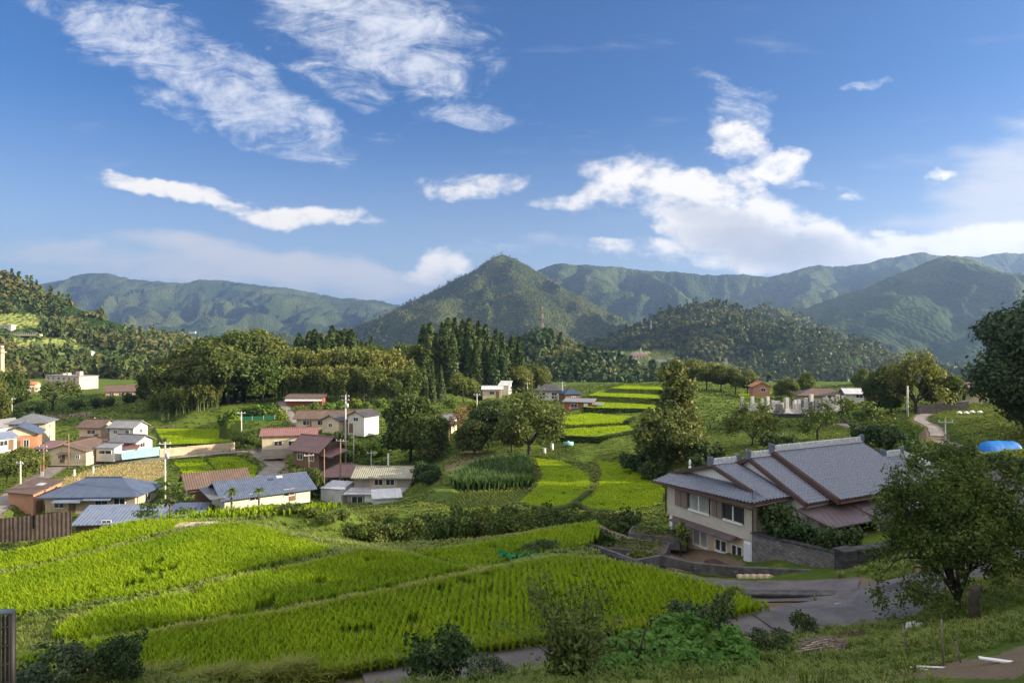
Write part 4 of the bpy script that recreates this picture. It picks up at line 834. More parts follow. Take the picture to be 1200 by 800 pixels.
b, q = building('red_roof', 'cream bungalow with a faded red roof raised on a stone base', 'cream', 'red', 'gable', .4, .5, wins=[('f', -2, 1.35, 1.5, .9), ('f', .6, 1.35, 1.4, .9), ('f', 3.2, 1.35, 1.4, .9), ('l', .6, 1.3, 1.0, .9)], base=1.6, doorside=('l', -.25))
MB().box((0, -2.42, -.5), (10.2, .3, 1.5)).build('stone_base', WALL['grey'], b)
b, q = building('brown_steep', 'house with a steep mauve brown gable roof between the utility poles', 'brown', 'mauve', 'gable', .62, .9, wins=[('f', -1.4, 1.4, 1.4, 1.1), ('f', 1.4, 1.4, 1.4, 1.1), ('r', 0, 1.5, 1.2, 1.0)])
slabroof(b, [(3.3, -3.4, 2.1), (6.4, -3.4, 1.9), (6.4, 1.5, 2.6), (3.3, 1.5, 2.9)], ROOF['mauve'])
building('long_brown', 'long house with a weathered brown roof below the bamboo grove', 'cream', 'brown', 'gable', .45, .7, doorside=('f', -.3))
building('small_gable', 'small cream outbuilding with a dark gabled roof in front of the long brown roof', 'cream', 'dark', 'gable', .4, .5, wins=[('l', 0, 1.5, 1.0, .8)], name='outbuilding', cat='outbuilding', doorside=None)
b, q = building('white_gable', 'white two storey gabled storehouse with one small dark window under the gable', 'white', 'dark', 'gable', .42, .45, wins=[('l', 0, 2.9, 1.3, .8)], name='storehouse', cat='storehouse', doorside=('l', .3))
slabroof(b, [(-1.5, 2.2, 1.9), (2.4, 2.2, 1.9), (2.4, 4.0, 1.3), (-1.5, 4.0, 1.3)], ROOF['navy'])
b, q = building('forest_shed', 'long low shed with a brown roof and white eave sheet at the forest edge', 'red', 'brown', 'shed', .2, .5, wins=(), name='shed', cat='shed', doorside=('f', .2))
slabroof(b, [(-5.0, -3.2, 1.35), (5.0, -3.2, 1.35), (5.0, -1.9, 1.9), (-5.0, -1.9, 1.9)], ROOF['white'])
# the grey two-storey house: wide ground floor with a lean-to roof all round, upper floor set back
c = hb_pos('grey_two'); g = thing('house', 'grey two storey house with olive grey roof and pale skirt roof above the rice', 'house', c, R(-1))
w_ = MB(); w_.box((0, 0, 1.0), (10.6, 7, 3.2)); w_.box((.1, .8, 3.7), (9.2, 5.2, 2.2)); w_.build('wall', WALL['grey'], g)
sk = MB(); sk.slab([(-5.8, -4.2, 2.35), (5.9, -4.2, 2.35), (5.2, -1.82, 2.95), (-5.0, -1.82, 2.95)], .12); sk.slab([(5.9, -4.2, 2.35), (5.9, 4, 2.35), (4.72, 4, 2.95), (4.72, -1.7, 2.95)], .12); sk.build('skirt_roof', ROOF['metal'], g)
sk = MB(); sk.ext([(-2.9, 4.55), (.6, 5.75), (4.0, 4.55), (4.0, 4.7), (.6, 5.92), (-2.9, 4.7)], 'x', -4.9, 5.1); rf = sk.build('roof', ROOF['olive'], g); MB().box((.1, .6, 5.95), (10.1, .3, .22)).build('ridge_cap', ROOF['olive'], rf)
MB().box((-.9, -1.83, 3.72), (4.6, .08, 1.7)).build('cladding_panel', WALL['tan'], g).location = (1.2, 0, 0)
for x, z, ww in ((-.5, 3.8, 1.4), (1.4, 3.8, 1.4)): window(g, 'f', 9.2, 3.76, x, z, ww, 1.0)
for x, ww in ((-3.6, 1.8), (.8, 1.6), (2.8, 1.8)): window(g, 'f', 10.6, 7, x, 1.3, ww, 1.1)
door(g, 'f', 10.6, 7, -1.6, 2.0, 1.6, frame_w)
building('white_shed', 'plain pale grey metal shed left of the grey two storey house', 'steel', 'metal', 'shed', .14, .12, wins=(), name='shed', cat='shed', ridge=False, doorside=('f', 0), doorm=WALL['steel'])
building('lean_roof', 'low white metal roofed lean-to in front of the grey two storey house', 'steel', 'white', 'shed', .22, .35, wins=(), name='shed', cat='shed', doorside=None)
building('dark_hip', 'house with a dark red brown hip roof behind the grey two storey house', 'brown', 'mauve', 'hip', .45, .8, wins=[('f', -2.6, 1.4, 1.3, 1), ('f', .2, 1.4, 1.3, 1)])
b, q = building('hidden_grey', 'pale roofed house half hidden behind the rusty leafless tree', 'cream', 'grey', 'gable', .35, .6)
slabroof(b, [(-2.8, -4.6, 1.9), (3.6, -4.6, 1.9), (3.6, -2.5, 2.6), (-2.8, -2.5, 2.6)], ROOF['brown'])
building('hill_white', 'house with a flat looking white metal roof under the tall cedars', 'cream', 'white', 'gable', .28, .5)
building('hill_white_b', 'small annex with a tilted white roof beside the white roofed house under the cedars', 'white', 'white', 'shed', .3, .3, name='annex', cat='annex', wins=(), doorside=None)
building('dark_tile', 'white walled farmhouse with a dark tile roof and pale ridge ends by the upper terraces', 'white', 'dark', 'hip', .5, .7)
building('navy', 'small storehouse with a navy blue hip roof between two farm buildings', 'brown', 'navy', 'hip', .5, .5, name='storehouse', cat='storehouse', wins=[('f', 0, 1.4, 1.2, .9)])
b, q = building('barn', 'brown farm shed with a light grey metal roof beside the upper rice terraces', 'red', 'grey', 'shed', .12, .5, wins=[('f', -1, 1.3, 1.6, .9)], name='barn', cat='barn', doorm=frame_w)
slabroof(b, [(3.4, -2.2, 1.7), (5.8, -2.2, 1.6), (5.8, 1.2, 1.9), (3.4, 1.2, 2.0)], ROOF['grey'])
building('cream_hip', 'two storey cream house with a grey blue hip roof at the left village edge', 'cream', 'slate', 'hip', .45, .7)
b, q = building('orange_wall', 'house with cream gable above orange brick wall and dark blue roof', 'brick', 'blue', 'gable', .5, .7, wins=[('l', -1.2, 1.4, .9, 1.5), ('l', 1.4, 1.4, .9, 1.5)], doorside=('l', .05))
MB().ext([(-2.95, 3.0), (2.95, 3.0), (2.95, 3.35), (0, 4.75), (-2.95, 3.35)], 'x', -3.83, -3.76).build('gable_panel', WALL['cream'], b)
building('far_gable', 'grey roofed house with a white gable cut by the left photo edge', 'white', 'grey', 'gable', .5, .6)
building('edge_blue', 'low shed with a light steel blue roof cut by the left photo edge', 'white', 'steelblue', 'gable', .4, .4, name='shed', cat='shed')
b, q = building('cream_barn', 'wide cream barn with stained gable front and brown roof along the village road', 'cream', 'brown', 'gable', .3, .35, wins=[('l', 3.0, 1.1, .8, .8), ('l', .9, 1.1, .7, .7), ('l', -2.6, 1.1, .7, .6)], name='barn', cat='barn', doorside=('l', .05))
slabroof(b, [(-5.5, 1.0, 1.75), (-5.5, -1.2, 1.75), (-4.5, -1.2, 1.95), (-4.5, 1.0, 1.95)], ROOF['brown'])
building('garage', 'garage with a dark grey shutter at the bend of the village road', 'brown', 'mauve', 'shed', .15, .3, wins=(), name='garage', cat='garage', doorside=None)
gr = [o for o in bpy.data.objects if o.name.startswith('garage')][0]; MB().box((0, -2.53, 1.1), (2.5, .08, 2.0)).build('shutter', pmat('shutter', (.06, .065, .075), .5), gr)
b, q = building('brown_two', 'two storey cream house with a dark brown roof and a red lean-to roof', 'cream', 'brown', 'gable', .5, .6, wins=[('f', .3, 2.4, 1.9, .9), ('r', 0, 2.5, 1, .8)])
slabroof(b, [(-2.0, -4.2, .9), (5.2, -4.2, .9), (5.2, -2.55, 1.4), (-2.0, -2.55, 1.4)], ROOF['red'], 'lean_to_roof')
building('white_two', 'two storey white house with a plain grey roof behind the teal fence', 'white', 'grey', 'gable', .45, .5, wins=[('f', 1.4, 2.7, .9, .8), ('f', -1.4, 2.7, .9, .8), ('r', 0, 2.7, .9, .8)])
b, q = building('grey_low', 'low white gabled house with pinkish side roof right behind the teal fence', 'white', 'slate', 'gable', .42, .6)
slabroof(b, [(-.2, -4.2, 1.0), (4.6, -4.2, 1.0), (4.2, -2.35, 1.8), (-.2, -2.35, 1.8)], ROOF['red'], 'lean_to_roof')
building('hut', 'small pale hut with a window band left of the teal fence', 'white', 'grey', 'shed', .15, .25, wins=[('f', 0, 1.2, 2.6, .7)], name='hut', cat='hut', doorside=None)
# apartment block across the valley
b, q = building('apartment', 'long three storey pinkish apartment block across the valley on the left', 'pink', 'grey', 'flat', 0, .3, name='apartment_block', cat='apartment block', doorside=None,
 wins=[('f', -11+4.2*i, zc, 1.7, 1.3) for i in range(6) for zc in (1.4, 3.7, 5.9)])
for x, z in ((5.2, 9.0), (7.2, 9.2), (-2.2, 8.2), (-6, 8.0)): MB().box((x, 0, (7.2+z)/2), (1.3, 1.6, z-7.1)).build('rooftop_block', WALL['pink'], b)
for zc in (2.7, 5.0): MB().box((8.4, -4.7, zc), (3.6, .5, .9)).build('balcony', WALL['orange'], b)
building('brown_hall', 'low hall with a broad brown roof right of the apartment block', 'tan', 'brown', 'gable', .34, .7, name='hall', cat='hall')
building('terracotta', 'cream house with a terracotta hip roof left of the apartment block', 'cream', 'terracotta', 'hip', .4, .5)
building('terracotta_b', 'lower house with an orange tiled roof adjoining the terracotta roofed house', 'cream', 'terracotta', 'gable', .35, .4)
building('temple', 'cream hall with a broad brown hip roof behind the graveyard', 'cream', 'brown', 'hip', .36, 1.0, name='hall', cat='hall', wins=[('f', -3, 1.3, 1.6, 1.2), ('f', 0, 1.3, 1.6, 1.2), ('f', 2.6, 1.3, 1.6, 1.2), ('r', -1, 1.3, 1.1, 1.2)])
building('white_low', 'low white roofed house right of the graveyard hall', 'white', 'white', 'gable', .34, .6)
building('orange_roof', 'small house with an orange gable left of the gravestones', 'orange', 'terracotta', 'gable', .5, .5)
b, q = building('right_house', 'cream house with dark brown roof above the stone bank on the right', 'cream', 'mauve', 'shed', .14, .7, wins=[('f', -1.2, 1.4, 1.5, 1.4)], doorside=('f', -.36))
slabroof(b, [(-2.8, -3.6, 2.1), (.4, -3.6, 2.1), (.4, -2.52, 2.35), (-2.8, -2.52, 2.35)], ROOF['brown'])
building('far_roof', 'distant house with a pale flat roof behind the sunlit tree', 'cream', 'olive', 'shed', .05, .5, name='house')
# far facility on the wooded hill, its pale retaining walls, and things on the west hill
def hillz(key, px, Y, up=0):
    X, Yg, Z = MT[key]; x = (px-600)/800*Y; j = int(np.argmin(abs(X[0]-x))); i = int(np.argmin(abs(Yg[:, 0]-Y))); return x, Y, float(Z[i, j])+up
def on_sight(px, py, Y): return tuple(float(v) for v in P(px, py, Y))
def hit(key, px, py, dz=0):
    """where the slope of a hill lies in the photo"""
    X, Yg, Z = MT[key]; ys = Yg[:, 0]
    for i in range(len(ys)-1, -1, -1):
        x = (px-600)/800*ys[i]; j = int(np.argmin(abs(X[0]-x)))
        if Z[i, j] >= (400-py)/800*ys[i]: return (x, float(ys[i]), float((400-py)/800*ys[i])+dz)
    return on_sight(px, py, 900)
f = thing('facility', 'far pale building with pinkish roof and a slim tower on the wooded hillside', 'building', hit('valley_hill', 749, 421.5), R(-8))
MB().box((0, 6, 2), (21, 12, 10)).build('wall', WALL['cream'], f); MB().ext([(-1, 7), (13, 7), (6, 10.5)], 'x', -12, 12).build('roof', ROOF['red'], f); MB().box((3, 8, 9), (2.6, 2.6, 18)).build('tower', WALL['white'], f)
for i in range(4): window(f, 'f', 21, 0, -7+4.6*i, 4, 2.2, 2.4)
f2 = thing('annex', 'long low annex running left of the far hillside building', 'building', hit('valley_hill', 722, 418.5), R(-3)); MB().box((0, 5, 0), (28, 8, 8)).build('wall', WALL['tan'], f2); MB().box((0, 5, 4.4), (29, 9, .8)).build('roof', ROOF['red'], f2)
for px, py, w, lab in ((714, 421, 26, 'white retaining wall left of the far hillside building'), (767, 423, 36, 'white retaining wall below the far hillside building'), (783, 420.5, 18, 'short pale wall right of the far hillside building')):
    t = thing('retaining_wall', lab, 'wall', hit('valley_hill', px, py), 0); MB().box((0, 2, -1), (w, 2, 6)).build('wall_face', WALL['white'], t); MB().box((0, 2, 2.15), (w+.6, 2.4, .3)).build('coping', WALL['steel'], t)
t = thing('retaining_wall', 'white road wall on the slope beyond the tall tree', 'wall', hit('valley_hill', 835, 430), R(-12)); MB().box((0, 2, -1), (32, 2, 5)).build('wall_face', WALL['white'], t); MB().box((0, 2, 1.65), (32.6, 2.4, .3)).build('coping', WALL['steel'], t)
def mast(px, py, Y, h, lab, cols, w=.9, cat='mast'):
    t = thing('antenna_mast', lab, cat, on_sight(px, py, Y)); n = 7
    for i in range(n):
        m = MB(); z0, z1 = h*i/n-1*(i == 0), h*(i+1)/n; s = w*(1-.5*i/n)/2
        for a, b2 in ((-s, -s), (s, -s), (s, s), (-s, s)): m.box((a, b2, (z0+z1)/2), (.22, .22, z1-z0))
        for k in range(3): m.box((0, 0, z0+(z1-z0)*(k+.5)/3), (2*s, 2*s, .16))
        m.build('mast_section', cols[i % len(cols)], t)
    MB().tube([(0, 0, h), (0, 0, h+2)], .1, 5).build('antenna', frame_w, t)
red_p = pmat('mast_red', (.55, .10, .06), .5, .1); mast(636, 399, 660, 30, 'red and white lattice mast on the wooded hilltop', [red_p, frame_w], 1.6)
mast(763, 385, 1180, 14, 'small steel tower on the shoulder of the wooded hill', [WALL['steel']], 1.8, 'tower'); mast(1149, 312, 2560, 32, 'pylon on the hazy mountain crest at right', [WALL['steel']], 5, 'tower'); mast(898, 322, 4590, 45, 'pylon standing on the long far ridge', [WALL['steel']], 5, 'tower')
mast(577, 336, 2600, 26, 'left of two pylons on the spur of the pointed mountain', [WALL['steel']], 3.4, 'tower'); mast(567, 338, 2620, 24, 'lower pylon on the spur of the pointed mountain', [WALL['steel']], 3.4, 'tower'); mast(851, 434, 850, 15, 'pale tower rising beside the slope road wall', [WALL['white']], 3.0, 'tower')
v = thing('viaduct', 'pale elevated road with railing crossing the left hill', 'bridge', hit('west_hill', 10, 391), R(-2))
MB().box((0, 0, -1.2), (60, 6, 1.6)).build('deck', WALL['cream'], v); MB().box((0, -2.9, 1.0), (60, .3, .25)).build('rail', WALL['white'], v)
mm = MB()
for i in range(30): mm.box((-29+2*i, -2.9, .2), (.25, .25, 1.4))
mm.build('rail_posts', WALL['white'], v)
for x in (-24, -10, 6, 22): MB().box((x, 0, -6), (1.4, 3, 8.2)).build('pier', WALL['tan'], v)
b2 = thing('house', 'pale flat house above the elevated road on the left hill', 'house', hit('west_hill', 4, 386), 0); MB().box((0, 3, 1), (14, 6, 6)).build('wall', WALL['pink'], b2); MB().box((0, 3, 4.2), (15, 7, .5)).build('roof', ROOF['white'], b2)
for x in (-4, 0, 4): window(b2, 'f', 14, 0, x, 2, 2, 1.6)
t = thing('greenhouse', 'long white greenhouse roof among trees on the left hill', 'greenhouse', hit('west_hill', 92, 415), R(-3)); MB().box((0, 3, -.5), (24, 6, 4)).build('wall', WALL['steel'], t); MB().ext([(-.4, 1.5), (3, 3.1), (6.4, 1.5)], 'x', -12.3, 12.3).build('roof', ROOF['white'], t)
t = thing('tower', 'yellow brick tower at the far left edge below the hill', 'tower', on_sight(1, 427, 330)); MB().box((0, 0, 2), (1.9, 2.2, 11)).build('shaft', WALL['tan'], t); MB().box((0, 0, 6), (3.2, 3.2, .5)).build('platform', WALL['tan'], t); MB().box((.2, 0, 8.6), (1.5, 1.5, 1.2)).build('cap', WALL['cream'], t)
for px, py, w, lab in ((30, 408, 16, 'pale field shed roof on the left hill terrace'), (225, 390, 16, 'white roof showing above the trees of the left hill')):
    t = thing('shed', lab, 'shed', hit('west_hill', px, py), 0); MB().box((0, 1.5, .3), (w*.5, 3, 2.4)).build('wall', WALL['white'], t); MB().box((0, 1.5, 1.7), (w*.55, 3.6, .35)).build('roof', ROOF['white'], t)

# ------------------------------------------------------------------ the near house (local p along the facade, q behind it)
nh = thing('house', 'big near house with blue grey tiled gables, beige cladding and white gable ends', 'house', HW(0, 0, -16))
def N(p, q, z): x, y, _ = HW(p, q); return (x-H0[0], y-H0[1], z+16)
def nbox(mb, p0, p1, q0, q1, z0, z1):
    vs = [N(p, q, z) for z in (z0, z1) for p, q in ((p0, q0), (p1, q0), (p1, q1), (p0, q1))]
    return mb.add(vs, [(0, 3, 2, 1), (4, 5, 6, 7), (0, 1, 5, 4), (1, 2, 6, 5), (2, 3, 7, 6), (3, 0, 4, 7)])
def npoly(mb, prof, q0, q1):
    """profile of (p, z) extruded from q0 to q1"""
    n = len(prof); vs = [N(p, q0, z) for p, z in prof]+[N(p, q1, z) for p, z in prof]
    return mb.add(vs, [tuple(range(n)), tuple(range(2*n-1, n-1, -1))]+[(i, n+i, n+(i+1) % n, (i+1) % n) for i in range(n)])
clad = ribbed('beige_cladding', (.47, .43, .365), .45, 'X', .7, .03, .06, (.33, .29, .25)); plaster = pmat('white_plaster', (.74, .73, .71), .85, .05, 1, .15, 30, stain=(.5, .48, .45), stain_amt=.25)
pinkw = pmat('pinkish_wall', (.54, .43, .335), .85, .08, 1, .15, 30, stain=(.36, .27, .21), stain_amt=.4); trim = pmat('brown_trim', (.085, .05, .042), .55, .15); shut = pmat('shutter_panel', (.20, .155, .14), .5, .08)
awn = ribbed('mauve_metal', (.125, .095, .10), .42, 'X', .38, .012, .1, (.2, .15, .15), .2); stone = pmat('dark_stone', (.055, .052, .056), .9, .5, 3.5, 1, 6)
tile = pmat('glazed_tile', (.125, .145, .195), .28, .4, 14, .15, 40, spec=.55)
m = MB(); nbox(m, 0, 8.5, 0, 3.2, -13.35, -10.65); m.build('upper_cladding', clad, nh)
m = MB(); nbox(m, 1.6, 8.5, .35, 3.0, -16.6, -13.37); m.build('lower_wall', pinkw, nh)
m = MB(); nbox(m, 1.2, 10.2, 3.21, 18.2, -16.2, -10.75); m.build('main_wall', plaster, nh)
m = MB(); nbox(m, .15, .45, .1, .4, -16.5, -13.36); nbox(m, -.02, .62, -.1, .6, -16.4, -15.9); m.build('corner_post', plaster, nh)
m = MB(); nbox(m, -.06, 8.56, -.05, 3.2, -10.95, -10.66); m.build('fascia', plaster, nh)
def nwin(p0, p1, z0, z1, pane, q=0., shutters=None):
    m = MB(); e = .07; mid = (p0+p1)/2
    for a in ((p0-e, p0, z0-e, z1+e), (p1, p1+e, z0-e, z1+e), (p0, p1, z1, z1+e), (mid-.04, mid+.04, z0, z1)): nbox(m, a[0], a[1], q-.09, q+.05, a[2], a[3])
    f = m.build('window', frame_d if shutters else frame_w, nh); g = MB(); nbox(g, p0, p1, q-.03, q+.02, z0, z1); g.build('pane', pane, f)
    s = MB(); nbox(s, p0-.05, p1+.05, q-.14, q+.03, z0-.16, z0-.01); nbox(s, (p0+p1)/2-.05, (p0+p1)/2+.05, q-.1, q-.035, z0, z1); s.build('sill', frame_w, f)
    if shutters:
        for i in range(2):
            s = MB(); w = (shutters[1]-shutters[0])/2; nbox(s, shutters[0]+i*w, shutters[0]+(i+1)*w-.05, q-.13, q+.01, z0-.1, z1+.12); s.build('shutter', shut, f)
nwin(2.5, 4.55, -12.35, -11.2, glass_l, 0, (1.0, 2.4)); nwin(6.0, 7.7, -12.3, -11.3, glass, 0, (4.85, 5.9))
nwin(2.6, 4.0, -14.95, -13.85, glass_l, .35); nwin(4.85, 5.85, -14.8, -14.1, glass, .35); nwin(6.4, 7.3, -15.0, -14.1, glass, .35)
m = MB(); nbox(m, 7.75, 8.45, -.02, .1, -15.55, -13.4); d_ = m.build('door', frame_w, nh); m = MB(); nbox(m, 7.84, 8.36, -.05, .0, -15.4, -13.55); m.build('door_panel', pmat('pale_door', (.55, .60, .66), .35, .05), d_)
m = MB(); m.slab([N(1.0, -.75, -13.5), N(7.2, -.75, -13.5), N(7.2, .1, -13.3), N(1.0, .1, -13.3)], .07); m.build('awning', awn, nh)
m = MB(); nbox(m, 1.62, 8.48, .27, .4, -15.95, -15.8); nbox(m, 2.7, 3.2, .25, .4, -15.75, -15.6); m.build('foundation_vent', stone, nh)
# tiled roof planes with real pantile relief
def tiles(name, corners, par, per=.31, mat=tile, th=.1):
    """corners: eave-left, eave-right, ridge-right, ridge-left, in (p, q, z)"""
    A, B, C, D = [np.array(c, float) for c in corners]; n1 = int(max(np.linalg.norm(B-A), np.linalg.norm(C-D))/per*6)+2; n2 = int(max(np.linalg.norm(D-A), np.linalg.norm(C-B))/per*4)+2
    s = np.linspace(0, 1, n1)[None, :, None]; t = np.linspace(0, 1, n2)[:, None, None]
    G = (A*(1-s)+B*s)*(1-t)+(D*(1-s)+C*s)*t; nrm = np.cross(B-A, D-A); nrm /= np.linalg.norm(nrm); nrm *= np.sign(nrm[2])
    L1 = np.linalg.norm(B-A)*np.ones(n2)[:, None]*np.linspace(0, 1, n1)[None]; L2 = np.linalg.norm(D-A)*np.linspace(0, 1, n2)[:, None]*np.ones(n1)[None]
    ph = (L1/per) % 1; h = .05*np.cos(2*np.pi*ph)+.018*np.cos(4*np.pi*ph)+.085*(1-((L2/per) % 1))
    G = G+nrm*h[..., None]; V = np.array([N(*p) for p in G.reshape(-1, 3)]); o = link(name, np_mesh(name, V, grid_faces(n2, n1), mat), par)
    u = MB(); u.slab([N(*(np.array(c)+np.array((0, 0, -.03)))) for c in corners], th); u.build('roof_deck', trim, o); return o
def verge(pts, w=.2, h=.26, mat=trim, name='bargeboard'):
    m = MB()
    for a, b in zip(pts[:-1], pts[1:]):
        a = Vector(N(*a)); b = Vector(N(*b)); u = Vector((HBv[0], HBv[1], 0))*w/2; v = Vector((0, 0, h/2)); m.add([a-u-v, a+u-v, a+u+v, a-u+v, b-u-v, b+u-v, b+u+v, b-u+v], [(0, 1, 2, 3), (7, 6, 5, 4), (0, 4, 5, 1), (1, 5, 6, 2), (2, 6, 7, 3), (3, 7, 4, 0)])
    return m.build(name, mat, nh)
def ridge(a, b, name='ridge_tiles'):
    m = MB(); a = Vector(N(*a)); b = Vector(N(*b)); L = (b-a).length; k = max(2, int(L/.3)); u = (b-a).normalized(); s = u.cross(Vector((0, 0, 1))).normalized()
    for i in range(3):
        w, z = .2-.04*i, .1*i; m.add([a-s*w+Vector((0, 0, z)), a+s*w+Vector((0, 0, z)), b+s*w+Vector((0, 0, z)), b-s*w+Vector((0, 0, z))]+[q+Vector((0, 0, .085)) for q in (a-s*w+Vector((0, 0, z)), a+s*w+Vector((0, 0, z)), b+s*w+Vector((0, 0, z)), b-s*w+Vector((0, 0, z)))], [(3, 2, 1, 0), (4, 5, 6, 7), (0, 1, 5, 4), (1, 2, 6, 5), (2, 3, 7, 6), (3, 0, 4, 7)])
    for i in range(k): m.tube([a+(b-a)*((i+.08)/k)+Vector((0, 0, .33)), a+(b-a)*((i+.92)/k)+Vector((0, 0, .33))], .1, 7)
    o = m.build(name, pmat('ridge_tile', (.52, .53, .55), .4, .2, 5), nh)  # pale colour puts the light caught along the ridge into the tiles
    for e, sg in ((a, -1), (b, 1)):
        m2 = MB(); m2.box(e+u*sg*.08+Vector((0, 0, .2)), (.34, .34, .6), math.atan2(u.y, u.x)); m2.box(e+u*sg*.2+Vector((0, 0, .42)), (.2, .2, .3), math.atan2(u.y, u.x)); m2.build('ridge_end', tile, o)
    return o
def gable_wall(q, pr, zr, pl, zl, pe, ze, thick=.12):
    m = MB(); npoly(m, [(pl, zl), (pe, ze), (pr, zr)], q, q+thick); m.build('gable_end', plaster, nh)
# section one: pent roof round the facade corner, small gable above
tiles('pent_roof', [(-.75, -.75, -10.9), (9.2, -.75, -10.6), (8.0, .95, -10.05), (.3, .95, -10.05)], nh)
z1 = -8.95; e1 = -10.5
tiles('roof', [(9.25, .5, e1), (9.25, 3.6, e1), (4.2, 3.6, z1), (4.2, .5, z1)], nh); tiles('roof', [(-.8, 3.6, e1), (-.8, .5, e1), (4.2, .5, z1), (4.2, 3.6, z1)], nh)
tiles('pent_roof', [(9.2, -.75, -10.6), (9.25, .6, -10.5), (8.3, .6, -10.15), (8.0, .55, -10.05)], nh)
gable_wall(.95, 4.2, z1-.2, .9, -10.12, 7.6, -10.12); verge([(-.2, .5, -10.32), (4.2, .5, z1-.06), (8.6, .5, -10.36)]); ridge((4.2, .5, z1+.05), (4.2, 3.0, z1+.05))
# section two
z2, p2, q2 = -8.42, 5.6, 2.75
tiles('roof', [(10.55, q2, -10.72), (10.55, q2+3, -10.72), (p2, q2+3, z2), (p2, q2, z2)], nh); tiles('roof', [(.4, q2+3, -10.7), (.4, q2, -10.7), (p2, q2, z2), (p2, q2+3, z2)], nh)
gable_wall(q2+.35, p2, z2-.2, .9, -10.7, 10.2, -10.7); verge([(.5, q2, -10.75), (p2, q2, z2-.08), (10.55, q2, -10.8)], .22, .3); ridge((p2, q2, z2+.05), (p2, q2+2.4, z2+.05))
# main section
z3, p3, q3, q4 = -8.1, 5.75, 5.0, 15.0
tiles('roof', [(11.3, q3, -10.55), (11.3, q4, -10.55), (p3, q4, z3), (p3, q3, z3)], nh); tiles('roof', [(.2, q4, -10.5), (.2, q3, -10.5), (p3, q3, z3), (p3, q4, z3)], nh)
gable_wall(q3+.35, p3, z3-.25, .6, -10.6, 10.9, -10.6); gable_wall(q4-.4, p3, z3-.25, .6, -10.6, 10.9, -10.6); verge([(.2, q3, -10.58), (p3, q3, z3-.1), (11.3, q3, -10.65)], .26, .36); verge([(.2, q4, -10.58), (p3, q4, z3-.1), (11.3, q4, -10.65)], .22, .3, tile); ridge((p3, q3, z3+.05), (p3, q4, z3+.05))
# lower hipped end
tiles('roof', [(11.0, q4, -10.5), (10.6, 19.6, -10.55), (7.6, 17.3, -9.0), (7.6, q4, -9.0)], nh); tiles('roof', [(10.6, 19.6, -10.55), (3.0, 19.6, -10.55), (5.5, 17.3, -9.0), (7.6, 17.3, -9.0)], nh); ridge((7.6, q4+.2, -8.98), (7.6, 17.3, -8.98)); ridge((7.7, 17.4, -9.05), (10.5, 19.4, -10.5))
# porch awnings and entrance
m = MB(); m.slab([N(10.0, 2.3, -11.1), N(12.6, 2.6, -11.75), N(13.0, 6.6, -11.6), N(10.0, 7.4, -10.95)], .08); m.build('porch_roof', awn, nh)
m = MB(); m.slab([N(13.1, 6.4, -11.5), N(13.3, 10.6, -11.25), N(10.2, 14.0, -10.8), N(10.2, 6.9, -10.95)], .08); m.build('porch_roof', awn, nh)
for q, w_ in ((4.0, .9), (5.2, .5)):
    m = MB(); nbox(m, 10.18, 10.26, q, q+w_, -12.9, -11.4); f = m.build('window', frame_d, nh); g = MB(); nbox(g, 10.265, 10.28, q+.05, q+w_-.05, -12.85, -11.45); g.build('pane', glass, f)
m = MB(); nbox(m, 10.18, 10.27, 6.2, 7.4, -13, -11.2); m.build('door', pmat('wood_door', (.20, .09, .05), .5, .3, 6), nh)
m = MB(); npoly(m, [(12.4, -13.2), (12.6, -13.2), (12.6, -11.5), (12.4, -11.4)], 7.3, 10.4); m.build('porch_wall', plaster, nh)
m = MB(); nbox(m, 12.61, 12.68, 7.3, 8.4, -13.2, -12.0); nbox(m, 12.61, 12.68, 8.4, 9.3, -13.2, -12.4); nbox(m, 12.61, 12.68, 9.3, 10.0, -13.2, -12.8); m.build('stone_facing', stone, nh)
m = MB(); nbox(m, 10.21, 10.3, 11.3, 13.4, -12.9, -11.2); f = m.build('window', frame_d, nh); g = MB(); nbox(g, 10.305, 10.32, 11.4, 13.3, -12.8, -11.3); g.build('pane', glass, f)
m = MB(); nbox(m, 9.0, 11.0, 3.4, 4.6, -13.2, -11.35); m.build('bay_wall', plaster, nh)

m = MB(); nbox(m, -.85, 9.3, -.9, -.78, -10.98, -10.86); m.build('gutter', trim, nh)
m = MB(); m.tube([N(9.33, -.7, -10.75), N(9.36, 2.4, -10.66)], .07, 6); m.build('gutter', trim, nh); m = MB(); m.tube([N(11.42, 5.0, -10.72), N(11.42, 15.0, -10.72)], .07, 6); m.build('gutter', trim, nh)
m = MB(); m.tube([N(9.1, -.8, -11.0), N(8.62, -.1, -11.2), N(8.62, -.1, -13.5), N(8.62, -.1, -15.6)], .045, 6); m.build('downpipe', trim, nh)
m = MB(); m.tube([N(-.1, -.8, -11.0), N(-.08, -.08, -11.15), N(-.08, -.08, -13.4)], .045, 6); m.build('downpipe', trim, nh)
